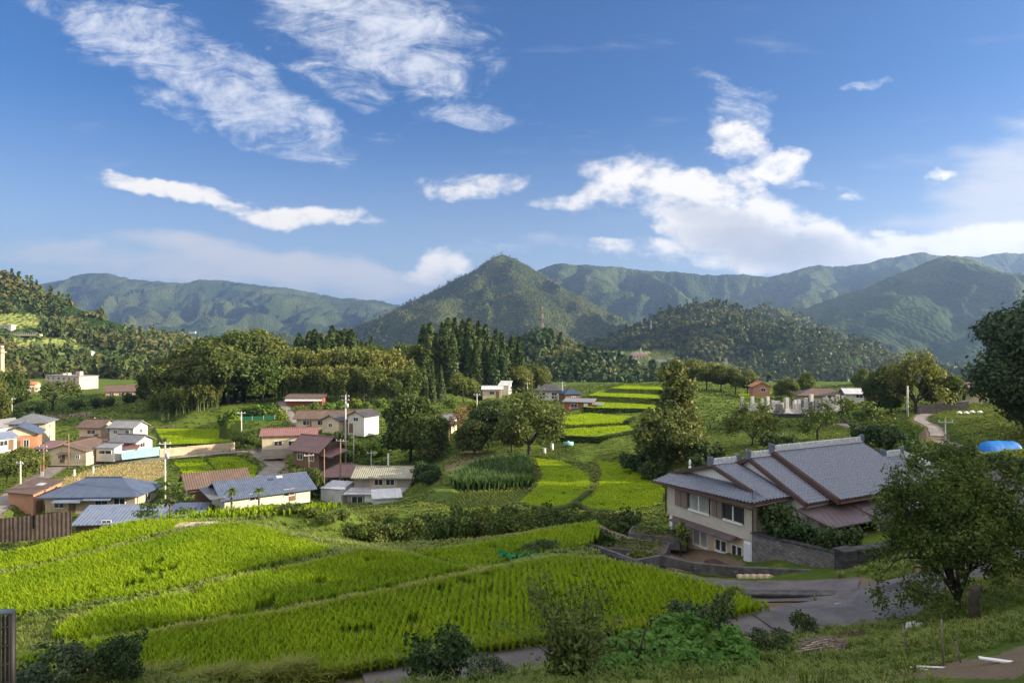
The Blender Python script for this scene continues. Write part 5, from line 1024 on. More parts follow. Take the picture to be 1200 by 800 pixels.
# ------------------------------------------------------------------ roads
def asphalt(name, lo, hi):
    m, t, b = bsdf(name, .85, .25); g = t.new('ShaderNodeNewGeometry').outputs['Position']
    n = t.noise(g, .9, 7, .65).outputs[0]; n2 = t.noise(g, 60, 3).outputs[0]; n3 = t.noise(t.mapping(g, (.5, .5, 1)), .45, 5, .6, .8).outputs[0]
    c = t.mix(t.ss(n, .35, .65), lo, hi); c = t.mix(t.ss(n2, .45, .7, 0, .35), c, tuple(q*.6 for q in lo)); c = t.mix(t.ss(n3, .52, .6, 0, .45), c, tuple(q*.72 for q in lo)); t.link(c, b.inputs['Base Color'])
    bp = t.new('ShaderNodeBump'); bp.inputs['Strength'].default_value = .4; bp.inputs['Distance'].default_value = .01; t.link(n2, bp.inputs['Height']); t.link(bp.outputs[0], b.inputs['Normal']); return m
asp = asphalt('asphalt', (.085, .083, .085), (.13, .127, .128)); conc = asphalt('worn_concrete', (.17, .155, .14), (.26, .235, .21)); lanem = asphalt('old_lane', (.10, .09, .095), (.15, .135, .135))
def ribbon(name, pts, hw, mat, lift=.0):
    pts = [np.array(p) for p in pts]; d = np.concatenate([[0], np.cumsum([np.linalg.norm(b-a) for a, b in zip(pts[:-1], pts[1:])])]); k = int(d[-1]/.6)+2; s = np.linspace(0, d[-1], k)
    C = np.stack([np.interp(s, d, [p[i] for p in pts]) for i in range(3)], 1)
    for _ in range(3): C[1:-1] = (C[:-2]+2*C[1:-1]+C[2:])/4
    T = np.gradient(C, axis=0); n = np.stack([-T[:, 1], T[:, 0]], 1); n /= np.linalg.norm(n, axis=1)[:, None]; V = []
    for f in (-1, -.5, 0, .5, 1):
        q = C.copy(); q[:, :2] += n*hw*f*(1+.06*np.sin(s*1.3+f))[:, None]; q[:, 2] += lift+.03*(1-f*f); V.append(q)
    V = np.stack(V, 1); return tag(link(name, np_mesh(name, V, grid_faces(k, 5)[:, ::-1], mat, smooth=True)), kind='structure')
for k, nm, mt in (('lane', 'lane', lanem), ('lower', 'lower_lane', lanem), ('village', 'village_road', conc), ('track', 'farm_track', conc), ('path', 'footpath', conc), ('ramp', 'footpath', conc)): ribbon(nm, ROADS[k][1], ROADS[k][0], mt, -.02)
ap = [Vector(p) for p in APRON]; m = MB(); cx = sum(ap, Vector())/len(ap)
bm = bmesh.new(); bv = [bm.verts.new(p+Vector((0, 0, .012))) for p in ap]; bc = bm.verts.new(cx+Vector((0, 0, .012)))
for i in range(len(bv)): bm.faces.new((bv[i], bv[(i+1) % len(bv)], bc))
bmesh.ops.recalc_face_normals(bm, faces=bm.faces); me = bpy.data.meshes.new('road_apron'); bm.to_mesh(me); bm.free(); me.materials.append(asp); o = link('road', me); tag(o, kind='structure')
def on(px, py, Y, dz=0): x = (px-600)/800*Y; return (x, Y, float(gz(x, Y))+dz)
# ------------------------------------------------------------------ trees
def row(kind, items, label, group=None, name=None, cat='tree', wide=1.0):
    for it in items: tree(kind, it[0], None, it[1], it[2], it[3] if len(it) > 3 else label, group, name, cat, it[4] if len(it) > 4 else wide)
g1 = 'dark broadleaf trees of the left grove'; L1 = 'dark rounded broadleaf tree in the dense left part of the grove'
row('camphor', [(188, 203, 13), (205, 196, 15), (232, 205, 17.5), (262, 202, 20), (286, 207, 20.5), (312, 210, 18), (222, 226, 18), (252, 232, 21), (300, 236, 21), (332, 220, 16.5), (200, 222, 15), (275, 222, 21)], L1, g1, 'broadleaf_tree')
tree('olive_tree', 268, None, 190, 15, 'tall brown tinged tree at the front of the left grove', None, 'broadleaf_tree'); tree('broadleaf', 308, None, 192, 14, 'bright green tree where the dark grove meets the bamboo', None, 'broadleaf_tree')
g2 = 'bamboo in the grove behind the village'; rr = random.Random(3)
row('bamboo', [(184, 190, 8), (200, 187, 9), (216, 186, 8.5), (236, 186, 9), (250, 187, 7)], 'leaning bamboo clump on the bank below the dark grove', 'bamboo on the grove bank', 'bamboo')
row('bamboo', [(332+i*13+rr.uniform(-4, 4), 197+rr.uniform(-5, 5), 10.5+rr.uniform(-1, 1.5)) for i in range(12)]+[(330+i*14+rr.uniform(-4, 4), 216+rr.uniform(-6, 6), 15+rr.uniform(-1.5, 1.5)) for i in range(11)]+[(400, 190, 9), (440, 190, 9.5), (462, 188, 8)], 'feathery yellow green bamboo clump in the grove behind the village', g2, 'bamboo')
g3 = 'cedars on the rise behind the bamboo'
row('cedar', [(346+i*5.2+rr.uniform(-2, 2), 276+rr.uniform(-16, 12), 20.5+rr.uniform(-2, 1.5)-abs(i-8)*.3) for i in range(18)], 'pointed green cedar rising behind the bamboo', g3, 'cedar_tree', wide=1.45)
row('broadleaf', [(440, 240, 15), (455, 236, 14), (470, 244, 16), (486, 240, 15), (462, 225, 12)], 'mid green tree between the bamboo and the tall cedars', 'mixed trees between bamboo and cedars', 'broadleaf_tree')
row('cedar', [(497+i*9.2+rr.uniform(-2.5, 2.5), 248+(i % 3)*9+rr.uniform(-3, 3), 22+4.2*math.sin(min(1, i/5)*1.57)-(max(0, i-8))*1.2+rr.uniform(-1, 1)) for i in range(13)]+[(502+i*9.6, 236+rr.uniform(-3, 3), 20+rr.uniform(-1, 3)) for i in range(10)], 'dark cedar in the tall dense stand left of centre', 'cedars of the tall stand', 'cedar_tree', wide=1.25)
row('cedar', [(497, 205, 12.5), (507, 203, 13.5), (517, 207, 12)], 'slim cedar standing in front of the tall cedar stand', 'three slim cedars in front of the stand', 'cedar_tree', wide=.8)
row('broadleaf', [(600, 250, 12), (612, 246, 11), (622, 252, 10.5), (634, 250, 9.5), (588, 262, 13)], 'sunlit yellow green tree at the right end of the cedar stand', 'sunlit trees right of the cedar stand', 'broadleaf_tree')
tree('olive_tree', 543, None, 186, 8.5, 'dusty olive round tree in front of the cedar stand', None, 'broadleaf_tree')
tree('camphor', 481, None, 127, 12.5, 'big dark spreading tree above the grey two storey house', None, 'broadleaf_tree', wide=.95); tree('camphor', 503, None, 122, 8.5, 'lower dark tree leaning against the big spreading tree', None, 'broadleaf_tree')
tree('rust_tree', 545, None, 133, 6.6, 'rusty brown tree with thinning leaves', None, 'thinning_tree'); tree('camphor', 573, None, 124, 8.6, 'dense dark tree in the middle between rusty and olive trees', None, 'broadleaf_tree', wide=1.1); tree('camphor', 556, None, 120, 6.2, 'low dark tree left of the dense dark middle tree', None, 'broadleaf_tree', wide=1.15)
tree('loose_tree', 620, None, 117, 10.8, 'airy olive brown tree with visible branches in the middle distance', None, 'airy_tree', v=0); tree('broadleaf', 600, None, 119, 6.5, 'short green tree below the airy olive tree', None, 'broadleaf_tree')
tree('poplar', 793, None, 104, 16.2, 'tall olive green tree standing alone right of centre', None, 'tall_tree', v=0); tree('olive_tree', 777, None, 101, 9.5, 'lower olive tree in front of the tall lone tree', None, 'broadleaf_tree', wide=.9); tree('olive_tree', 806, None, 99, 6.5, 'small olive tree right of the tall lone tree foot', None, 'broadleaf_tree', wide=1.2)
row('olive_tree', [(812, 205, 9), (828, 200, 8.5), (845, 198, 8), (862, 196, 8), (876, 195, 7)], 'olive tree in the row behind the tall lone tree', 'row of trees behind the tall lone tree', 'broadleaf_tree')
tree('loose_tree', 882, None, 108, 6.6, 'bare stemmed brownish tree between the lone tree and the graveyard', None, 'airy_tree', v=1); tree('umbrella_tree', 1000, None, 104, 6.2, 'wide flat crowned tree in front of the graveyard hall', None, 'airy_tree', v=0, wide=1.1); tree('umbrella_tree', 958, None, 107, 5.0, 'low brownish tree left of the wide flat crowned tree', None, 'airy_tree', v=1)
row('camphor', [(1028, 132, 8.5), (1044, 128, 9)], 'dark rounded tree left of the sunlit tree by the footpath', 'two dark trees by the footpath', 'broadleaf_tree', wide=.7)
tree('loose_tree', 1073, None, 121, 10.6, 'sunlit tree with pale trunk beside the right footpath', None, 'airy_tree', v=0, wide=.9); tree('broadleaf', 1092, None, 124, 8, 'yellow green tree right of the pale trunked tree', None, 'broadleaf_tree', wide=.7); tree('broadleaf', 1116, None, 119, 6.6, 'dark green tree in front of the cream right house', None, 'broadleaf_tree', wide=.7)
round_tree('big_pine', 14, 12, FM['pine'], 101, .24, 46, 230, .10, 1.05)
tree('big_pine', 1218, None, 82, 17.0, 'huge dark evergreen cut by the right photo edge', None, 'evergreen_tree')
row('broadleaf', [(915, 178, 5.5), (926, 176, 6), (946, 182, 7), (1010, 178, 7)], 'small tree around the graveyard hall', 'trees around the graveyard hall', 'broadleaf_tree', wide=.8)
tree('umbrella_tree', 62, None, 214, 9.5, 'spreading green tree in front of the apartment block', None, 'spreading_tree', v=0, wide=1.2)
row('camphor', [(2, 205, 14), (14, 215, 12), (-8, 190, 12)], 'dark tree at the left photo edge below the hill', 'dark trees at the left edge', 'broadleaf_tree', wide=.8)
row('bush', [(40, 196, 4), (30, 190, 3.2), (112, 215, 3.4), (128, 220, 3), (90, 212, 3.5), (150, 225, 3.5), (38, 186, 3.4), (22, 188, 3)], 'low bush on the field edge in front of the apartment block', 'bushes in front of the apartment block', 'bush', 'bush')
tree('broadleaf', 30, None, 121, 5.8, 'dark green tree at the village road bend', None, 'broadleaf_tree', wide=1.1); tree('olive_tree', 8, None, 116, 5.0, 'yellow green tree left of the village road bend', None, 'broadleaf_tree', wide=1.1); tree('broadleaf', 46, None, 125, 4.2, 'small tree right beside the village road bend', None, 'broadleaf_tree')
tree('layered_pine', 200, None, 83, 7.0, 'flat layered pine like tree before the blue barn roof', None, 'layered_tree', v=0, wide=1.0); tree('layered_pine', 184, None, 70, 4.2, 'small layered tree at the edge of the upper rice', None, 'layered_tree', v=0, wide=.8)
tree('bush', 88, None, 61, 1.7, 'round green bush in front of the corrugated fence', None, 'bush', 'bush', wide=1.1)
row('broadleaf', [(292, 142, 4.5), (302, 145, 4.2), (282, 150, 3.6)], 'dark small tree left of the faded red roof', 'small trees left of the faded red roof', 'broadleaf_tree'); row('broadleaf', [(352, 113, 4.8), (366, 112, 5), (344, 116, 4.0), (374, 114, 3.6)], 'green garden tree below the steep brown roof', 'garden trees below the steep brown roof', 'broadleaf_tree', wide=.85)
row('bush', [(500, 110, 3.0), (494, 113, 2.6), (506, 107, 2.4), (398, 141, 2.6), (388, 140, 2.3), (406, 140, 2.4), (432, 128, 2.2), (444, 126, 2.4)], 'round garden bush between the village houses', 'garden bushes between the houses', 'bush', 'bush')
row('lime_bush', [(418+rr.uniform(-14, 24), 126+rr.uniform(-4, 10), 2.2+rr.uniform(-.4, .8)) for i in range(9)], 'yellow green overgrown shrub on the slope above the grey house', 'shrubs overgrowing the slope', 'shrub', 'shrub')
row('lime_bush', [(352+i*16, 176+rr.uniform(-4, 4), 2.4+rr.uniform(-.4, .6)) for i in range(7)], 'pale green shrub along the foot of the bamboo', 'shrubs along the foot of the bamboo', 'shrub', 'shrub'); row('lime_bush', [(262+i*13, 168+rr.uniform(-3, 5), 2.6+rr.uniform(-.4, .8)) for i in range(6)]+[(528+i*12, 168+rr.uniform(-8, 8), 2.6) for i in range(5)], 'pale green leafy shrub on the cultivated slope', 'leafy shrubs on the cultivated slopes', 'shrub', 'shrub')
row('bush', [(745, 104, 3), (757, 106, 3.4), (735, 108, 2.4), (765, 98, 3), (822, 97, 3), (836, 98, 2.6), (815, 93, 2.4)], 'dark bush around the foot of the tall lone tree', 'bushes around the tall lone tree', 'bush', 'bush')
row('bush', [(905, 96, 2.4), (925, 94, 2), (1010, 92, 2.8), (1030, 88, 3), (1048, 84, 2.6), (1070, 76, 2.2), (1090, 72, 1.8), (1112, 66, 1.6), (1135, 64, 1.5), (1160, 60, 1.5), (1185, 56, 1.8), (1100, 66, 1.4), (1060, 74, 2.0), (1205, 52, 2)], 'dark green bush on the slope behind the near house', 'bushes behind the near house', 'bush', 'bush')
tree('lime_bush', 1066, None, 80, 2.4, 'yellow leaved bush beyond the near house roof end', None, 'bush', 'bush', wide=.7)
# the dense band of shrubs below the middle paddies
hbx = [(334+i*19.5, 55.5+rr.uniform(-.6, .6), 1.9+.9*min(1, i/5)-.6*max(0, (i-15)/4)+rr.uniform(-.2, .25)) for i in range(20)]+[(350+i*20, 59.5+rr.uniform(-.8, .8), 2.9+.7*min(1, i/5)-.8*max(0, (i-13)/4)+rr.uniform(-.2, .3)) for i in range(18)]
tops = np.array([(325, 618), (345, 611), (400, 606), (480, 600), (560, 592), (640, 589), (690, 593), (722, 601)])
for i in range(46):
    px = 332+(i % 23)*17+rr.uniform(-3, 3)+(8 if i > 22 else 0); Yh = (55.2, 58.8)[i > 22]+rr.uniform(-.7, .7); pt = np.interp(px, tops[:, 0], tops[:, 1])+rr.uniform(-1.5, 3)+(0 if i > 22 else 7)
    zb = float(gz((px-600)/800*Yh, Yh))-.1; Hh = max(.9, (400-pt)/800*Yh-zb); tree('hedge_bush', px, None, Yh, Hh, 'yellow green topped shrub in the long dense band below the paddies', 'shrubs of the long dense band', 'shrub', 'shrub', min(1.3, 2.6/(1.5*Hh)+.15))
# ------------------------------------------------------------------ planting round the near house
def pq_tree(kind, p, q, H, label, group=None, name='bush', cat='bush', wide=1, v=None, z=None):
    x, y, _ = HW(p, q); t = tree(kind, 0, None, 0, H, label, group, name, cat, wide, v, at=(x, y))
    if z is not None: t.location.z = z
    return t
pq_tree('bush', 9.5, 1.0, 2.4, 'tall dark shrub at the house corner above the retaining wall', z=-13.0, wide=.8)
for p, q, H in ((10.6, .9, 1.7), (11.6, 1.0, 1.5), (12.6, .9, 1.6), (13.5, 1.1, 1.5), (14.3, 1.0, 1.9)): pq_tree('bush', p, q, H, 'clipped shrub in the row on top of the retaining wall', 'shrubs on top of the retaining wall', z=-13.0)
for px, Y, H, lab, kd in ((708, 48, 2.0, 'dark dense round bush at the corner of the kitchen garden', 'bush'), (738, 57, 2.3, 'small clipped tree behind the kitchen garden', 'bush'), (724, 56, 1.6, 'small bush left of the clipped garden tree', 'bush'), (762, 52, 1.0, 'low shrub in the kitchen garden beds', 'bush'), (775, 55, 1.3, 'little shrub beside the garden lawn', 'bush')): tree(kd, px, None, Y, H, lab, None, 'bush', 'bush', wide=.75)
loose_tree('sapling', 2.6, 1.6, FM['lime'], 120, 2, 10, .12, .22, 3, .4)
pq_tree('sapling', 2.6, -1.0, 2.7, 'thin young tree with yellowish leaves against the near house', None, 'young_tree', 'tree', z=-16)
# ------------------------------------------------------------------ foreground plants
loose_tree('fore_tree', 5.8, 5.3, FM['hedge'], 131, 4, 46, .075, .30, 8, .10, .06, .8)
for q in PROTO['fore_tree'][-1:]: q[2].materials[0] = foliage('leaf_fore', (.035, .065, .014), (.14, .18, .036), .35, 0)
t = tree('fore_tree', 1122, None, 25, 5.7, 'foreground dark leafy tree with several thin stems beside the road', None, 'leafy_tree'); t.rotation_euler.z = 1.1
wispy('fore_shrub', 2.9, 3.2, FM['shrub'], 133, 34, 120, .06)
for q in PROTO['fore_shrub'][-1:]: q[2].materials[0] = foliage('leaf_fore_shrub', (.045, .075, .018), (.16, .19, .045), .3, 0)
tree('fore_shrub', 668, None, 17.5, 3.3, 'tall wispy foreground shrub with reddish twig tips', None, 'shrub', 'shrub')
def fine_bush(kind, H, W, mat, seed, leaf=.07, n=9, per=900):
    round_tree(kind, H, W, mat, seed, leaf, n*2, per, .02, ls=.62)
fine_bush('fine_bush', 1.6, 2.2, FM['shrub'], 140, .075, 12, 900); fine_bush('fine_bush', 1.6, 2.4, foliage('leaf_bluish', (.02, .045, .02), (.09, .13, .06), .2), 141, .075, 12, 900)
for px, Y, H, w, lab in ((512, 21.5, 2.0, .95, 'dark foreground bush at the bottom edge left of the wispy shrub'), (70, 21.0, 1.7, 1.1, 'dark foreground bush at the bottom left near the lattice rail'), (146, 21.5, 1.75, .8, 'darker bush right of the bottom left corner bush'), (30, 19.6, 1.3, 1.0, 'low bush at the bottom left corner'), (940, 26.6, 1.05, .8, 'small round bush on the grass beside the road'), (800, 23.2, 1.5, 1.0, 'grey green bush behind the vine covered mound'), (1183, 30, 3.0, 1.0, 'dark dense bush at the right edge beyond the stump'), (570, 20.2, .9, 1.2, 'low bush between the dark foreground bush and wispy shrub'), (905, 20.8, .8, 1.3, 'low leafy plant with bluish leaves right of the vines'), (888, 25.0, .7, .9, 'dry looking low bush left of the small round bush')):
    tree('fine_bush', px, None, Y, H, lab, None, 'bush', 'bush', w)
mb = MB(); mb.tube([(0, 0, -.3), (.02, 0, .6), (0, .02, 1.3)], [.05, .04, .03], 7); rg = np.random.default_rng(150); Q, T = blob_leaves([(0, 0, 1.55, .48, .48, .42), (.25, .1, 1.7, .3, .3, .3), (-.3, 0, 1.5, .3, .3, .28), (0, -.1, 1.95, .22, .2, .25)], 1500, .07, rg); reg('lollipop', 2.1, mb, Q, T, FM['pine'], bark_d)
tree('lollipop', 843, None, 21.0, 2.0, 'small lollipop shaped tree with a bare dark stem by the vines', None, 'clipped_tree', v=0)
# vines over the mound
rng = np.random.default_rng(160); n = 15000; px = 695+rng.random(n)*215; Yv = 17.2+rng.random(n)**.8*6.3; X = (px-600)/800*Yv; e = fbm(X*1.1, Yv*1.1, 4); edge = 1-((px-795)/105)**2-((Yv-19.8)/3.6)**2
kq = edge+(e-.5)*1.2 > 0; X, Yv, e, edge = X[kq], Yv[kq], e[kq], edge[kq]; Zv = gz(X, Yv)+np.clip(edge*2, 0, 1)*np.clip(e-.28, 0, 1)*1.9*rng.random(len(X))**.3+.03
Q = leaf_quads(np.stack([X, Yv, Zv], 1), unit(rng.normal(size=(len(X), 3))*.55+np.array((0, -.35, 1))), .15*(.5+.8*rng.random(len(X))), rng, 1.15); tag(link('vines', quads_mesh('vines', Q, FM['vine'], np.clip(rng.normal(.5, .25, len(X)), 0, 1))), kind='stuff')
# ------------------------------------------------------------------ palms
def palm(px, Y, H, label):
    t = thing('palm_tree', label, 'palm', on(px, 0, Y)); rng = np.random.default_rng(int(px)); MB().tube([(0, 0, -.3), (.05, 0, H*.5), (0, .03, H*.85)], [.16, .13, .12], 8).build('trunk', bark, t)
    Q = []
    for i in range(26):
        a = rng.random()*6.283; el = rng.random()*1.9-.5; c, s = math.cos(a), math.sin(a)
        for k in range(3):
            r0, r1 = .34*k, .34*(k+1); zf = lambda r: H*.86+math.sin(el)*r-.5*r*r; w = .20*(1-k*.22); p0 = np.array((c*r0*math.cos(el*.6), s*r0*math.cos(el*.6), zf(r0))); p1 = np.array((c*r1*math.cos(el*.6), s*r1*math.cos(el*.6), zf(r1))); n = np.array((-s, c, 0))*w
            Q.append([p0-n, p0+n, p1+n*.8, p1-n*.8])
    Q = np.array(Q); link('crown', quads_mesh('crown', Q, FM['hedge'], rng.random(len(Q))), t)
palm(271, 95, 4.6, 'small palm with brownish crown before the brown gabled barn'); palm(303, 94, 4.8, 'small palm in front of the large blue metal roof')
# ------------------------------------------------------------------ utility poles
polem = pmat('pole_concrete', (.46, .43, .38), .8, .12, 2); polew = pmat('pole_wood', (.23, .15, .10), .85, .25, 3)
def pole(px, ptop, Y, label, wood=False, arms=2, tr=False, r=.13, pbase=None):
    x, y, z = on(px, 0, Y); H = (400-ptop)/800*Y-z
    t = thing('utility_pole', label, 'utility pole', (x, y, z), R(random.uniform(-25, 25))); mt = polew if wood else polem
    MB().tube([(0, 0, -.5), (0, 0, H)], [r*1.15, r*.8], 10).build('shaft', mt, t)
    for i in range(arms):
        a = MB().box((0, -.12, H-.35-.75*i), (1.7, .1, .1)).build('crossarm', WALL['steel'], t); m = MB()
        for q in (-.7, .7): MB().tube([(q, -.12, H-.31-.75*i), (q, -.12, H-.1-.75*i)], [.06, .045], 7).build('insulator', frame_w, a)
    if tr: MB().tube([(.32, 0, H-2.5), (.32, 0, H-1.7)], .24, 10).build('transformer', WALL['steel'], t); MB().box((-.05, 0, H+.25), (.5, .4, .5)).build('top_box', frame_d, t)
    return t
pole(405, 462, 130, 'tall pale pole with dark boxes above the brown roofed houses', False, 2, True, .16); pole(399, 514, 119, 'brown wooden pole beside the steep mauve roof', True, 1); pole(414.5, 500, 131, 'slim pale pole behind the steep brown roofed house', False, 0, r=.1)
pole(455, 531, 117.5, 'short thick white pole behind the grey two storey house roof', False, 0, r=.17); pole(24, 540, 109, 'leaning grey pole by the lane above the orange shed', False, 1); pole(51, 521, 124, 'grey pole beside the garage at the road bend', True, 2); pole(80.5, 508, 128, 'thin brown pole in front of the cream barn', True, 0, r=.09)
pole(193.5, 517, 101, 'tall pale pole right of the dry straw field', False, 2, True); pole(283, 482, 150, 'grey pole at the cultivated slope edge', False, 1); pole(559, 461, 163, 'grey pole right of the olive tree under the cedars', False, 1); pole(526, 501, 134, 'brown pole in front of the pale roofed half hidden house', True, 0, r=.1); pole(659, 447, 184, 'grey pole rising behind the dark tiled farmhouse', False, 2); pole(618, 448, 215, 'distant pole between the white roofed house and the dark tiled farmhouse', False, 1)
pole(1063.5, 452, 116, 'bright white pole in front of the sunlit right hand tree', False, 0, r=.16); pole(1108, 491, 82, 'thin grey pole beside the right footpath', False, 1, r=.09); pole(14, 466, 196, 'short pale pole with a crossarm below the dark left edge trees', False, 1); pole(380, 526, 112, 'dark thin pole left of the wooden pole', True, 0, r=.09); pole(435, 528, 124, 'thin grey pole on the overgrown slope', False, 1, r=.08); pole(362, 531, 117, 'dark short pole in front of the steep mauve roof', True, 1, r=.09); pole(111, 489, 158, 'short white pole behind the two storey brown roofed house', False, 0, r=.14); pole(54.5, 555, 0, '') if 0 else None
# ------------------------------------------------------------------ fences, walls, tarp
def panel_fence(name, pts, h, mat, label, cat='fence', th=.06, postm=None, zoff=-.1, step=2.0):
    t = thing(name, label, cat, pts[0]); o = np.array(pts[0]); m = MB(); pm = MB()
    for a, b in zip(pts[:-1], pts[1:]):
        a = np.array(a)-o; b = np.array(b)-o; d = b-a; L = math.hypot(d[0], d[1]); n = np.array((-d[1], d[0], 0))/L*th/2; H = np.array((0, 0, h)); Z = np.array((0, 0, zoff))
        m.add([a-n+Z, b-n+Z, b+n+Z, a+n+Z, a-n+H, b-n+H, b+n+H, a+n+H], [(0, 3, 2, 1), (4, 5, 6, 7), (0, 1, 5, 4), (1, 2, 6, 5), (2, 3, 7, 6), (3, 0, 4, 7)])
    m.build('panel', mat, t)
    for a, b in zip(pts[:-1], pts[1:]):
        L = math.dist(a[:2], b[:2]); k = max(1, int(L/step))
        for i in range(k+1):
            q = np.array(a)+(np.array(b)-np.array(a))*i/k-o; MB().box((q[0], q[1]-.05, q[2]+h/2), (.09, .09, h+.15)).build('post', postm or frame_w, t)
    return t
corr = ribbed('corrugated_brown', (.075, .055, .048), .5, 'X', .6, .05, .2, (.12, .09, .075)); teal = pmat('teal_sheet', (.20, .46, .42), .6, .1, 1); corb = ribbed('corrugated_blue', (.12, .17, .30), .5, 'X', .5, .06, .15, (.2, .23, .3), gap=(.06, .08, .13))
bpy.data.materials['roof_steelblue'].node_tree.nodes  # keep
panel_fence('corrugated_fence', [tuple(P(-30, 624, 88)), tuple(P(40, 618, 89)), tuple(P(84, 613, 90))], 1.6, corr, 'long dark brown corrugated fence at the left above the rice', th=.08, postm=corr, zoff=-1.6)
panel_fence('sheet_fence', [tuple(P(143, 535.5, 133)), tuple(P(187, 530.5, 139))], 1.25, teal, 'pale teal sheet fence along the village road', zoff=-.5)
panel_fence('retaining_wall', [tuple(P(187, 531, 139)), tuple(P(230, 527, 143)), tuple(P(275, 523, 147))], .9, WALL['tan'], 'low stained concrete wall under the upper village paddy', 'wall', .3, WALL['tan'], -.8, 6)
netm = foliage('green_net', (.02, .16, .08), (.03, .22, .11), .3); 
panel_fence('net_fence', [tuple(P(282, 492, 158)), tuple(P(322, 491, 160))], .8, netm, 'green net fence across the cultivated slope', 'fence', .03, polem, 0, 2)
tarpm = pmat('blue_tarp', (.015, .17, .55), .5, .2, 1.5)
t = thing('tarp_cover', 'bright blue tarpaulin over a low heap at the right edge', 'tarp', P(1172, 529, 74)); rng = np.random.default_rng(9); nx, ny = 26, 10
U, Vv = np.meshgrid(np.linspace(-2.1, 2.1, nx), np.linspace(-1.1, 1.1, ny)); Zt = 1.25*np.clip(1-(np.abs(Vv)/1.15)**3, 0, 1)*np.clip(1-(np.abs(U)/2.15)**8, 0, 1)+.22*(fbm(U*2+4, Vv*2, 4)-.5); link('sheet', np_mesh('sheet', np.stack([U, Vv, Zt-.1], -1), grid_faces(ny, nx), tarpm, smooth=True), t)
for x in (-1.6, -.5, .6, 1.7): MB().box((x, -1.2, .1), (.25, .25, .28)).build('weight', stone, t)
MB().tube([(-2.6, -1.5, .15), (0, -1.55, .12), (2.8, -1.45, .15)], .06, 6).build('pipe', tarpm, t)
# stone block wall under the house and its corner pillar
def blocks(name, col, sc, mortar, bump=.05):
    m, t, b = bsdf(name, .9, .2); tc = t.new('ShaderNodeTexCoord').outputs['Object']; br = t.new('ShaderNodeTexBrick'); t.link(tc, br.inputs[0]); br.inputs['Scale'].default_value = sc; br.inputs['Mortar Size'].default_value = .02; br.inputs['Color1'].default_value = (*col, 1); br.inputs['Color2'].default_value = (*[c*.62 for c in col], 1); br.inputs['Mortar'].default_value = (*mortar, 1)
    n = t.noise(tc, 2.2, 7, .7, .4).outputs[0]; c = t.mix(t.ss(n, .45, .68, 0, .75), br.outputs[0], tuple(q*.32 for q in col)); t.link(c, b.inputs['Base Color']); bp = t.new('ShaderNodeBump'); bp.inputs['Distance'].default_value = bump; bp.inputs['Strength'].default_value = 1; t.link(t.math('ADD', t.math('MULTIPLY', br.outputs['Fac'], -1), t.noise(tc, 7, 5).outputs[0]), bp.inputs['Height']); t.link(bp.outputs[0], b.inputs['Normal']); return m
blk = blocks('stone_blocks', (.24, .225, .215), 1.7, (.06, .055, .05)); blkd = blocks('dark_blocks', (.085, .082, .085), 1.6, (.03, .03, .03))
def wall_obj(name, label, a, b, zt, zb, th, mat, part='masonry', cap=None, capw=.1, cat='wall'):
    a = Vector(a[:2]).to_3d(); b = Vector(b[:2]).to_3d(); L = (b-a).length; t = thing(name, label, cat, (a.x, a.y, min(zb)), math.atan2(b.y-a.y, b.x-a.x)); z0 = min(zb)
    # profile laid in the x/y plane of its own mesh so that block courses follow the face
    vs = [(0, zb[0]-z0, 0), (L, zb[1]-z0, 0), (L, zt[1]-z0, 0), (0, zt[0]-z0, 0)]; m = MB(); m.add([(x, y, th/2) for x, y, _ in vs]+[(x, y, -th/2) for x, y, _ in vs], [(0, 1, 2, 3), (7, 6, 5, 4), (0, 4, 5, 1), (1, 5, 6, 2), (2, 6, 7, 3), (3, 7, 4, 0)])
    o = m.build(part, mat, t); o.rotation_euler = (R(90), 0, 0)
    if cap: MB().slab([(-.05, -th/2-capw, zt[0]-z0+.1), (L+.05, -th/2-capw, zt[1]-z0+.1), (L+.05, th/2+capw, zt[1]-z0+.1), (-.05, th/2+capw, zt[0]-z0+.1)], .095).build('coping', cap, t)
    return t
wall_obj('retaining_wall', 'grey stone block retaining wall below the near house shrubs', HW(8.62, .1), HW(15.6, .15), (-12.75, -12.3), (-15.8, -14.2), .5, blk, cap=stone)
wall_obj('retaining_wall', 'dark stone block wall turning the corner beside the road', HW(15.75, .0), HW(16.4, 3.6), (-11.95, -11.9), (-14.3, -12.6), .5, blkd, cap=stone); wall_obj('wall_pillar', 'dark stone pillar at the corner of the house wall', HW(15.3, -.35), HW(16.1, -.38), (-11.9, -11.9), (-14.4, -14.3), .9, blkd, cap=stone)
# dark concrete parapet along the lower lane
pc = pmat('old_concrete', (.085, .082, .082), .9, .35, 2, .6, 12, stain=(.03, .03, .028), stain_amt=.6)
pts = [(680, 640, 45.5), (700, 644.5, 45.2), (745, 661, 43.6), (775, 655, 44), (812, 664, 43.2), (860, 669, 42.4), (930, 672, 41), (1000, 676, 39.3)]
pr = thing('parapet', 'long dark concrete parapet on short posts in front of the near house', 'parapet', P(*pts[0])); o0 = P(*pts[0]); pp = [P(*q)-o0 for q in pts]; m = MB()
for a, b in zip(pp[:-1], pp[1:]):
    d = b-a; n = np.array((-d[1], d[0], 0)); n = n/np.linalg.norm(n)*.16; up = np.array((0, 0, .3)); m.add([a-n-up, b-n-up, b+n-up, a+n-up, a-n+up, b-n+up, b+n+up, a+n+up], [(0, 3, 2, 1), (4, 5, 6, 7), (0, 1, 5, 4), (1, 2, 6, 5), (2, 3, 7, 6), (3, 0, 4, 7)])
m.build('rail_beam', pc, pr)
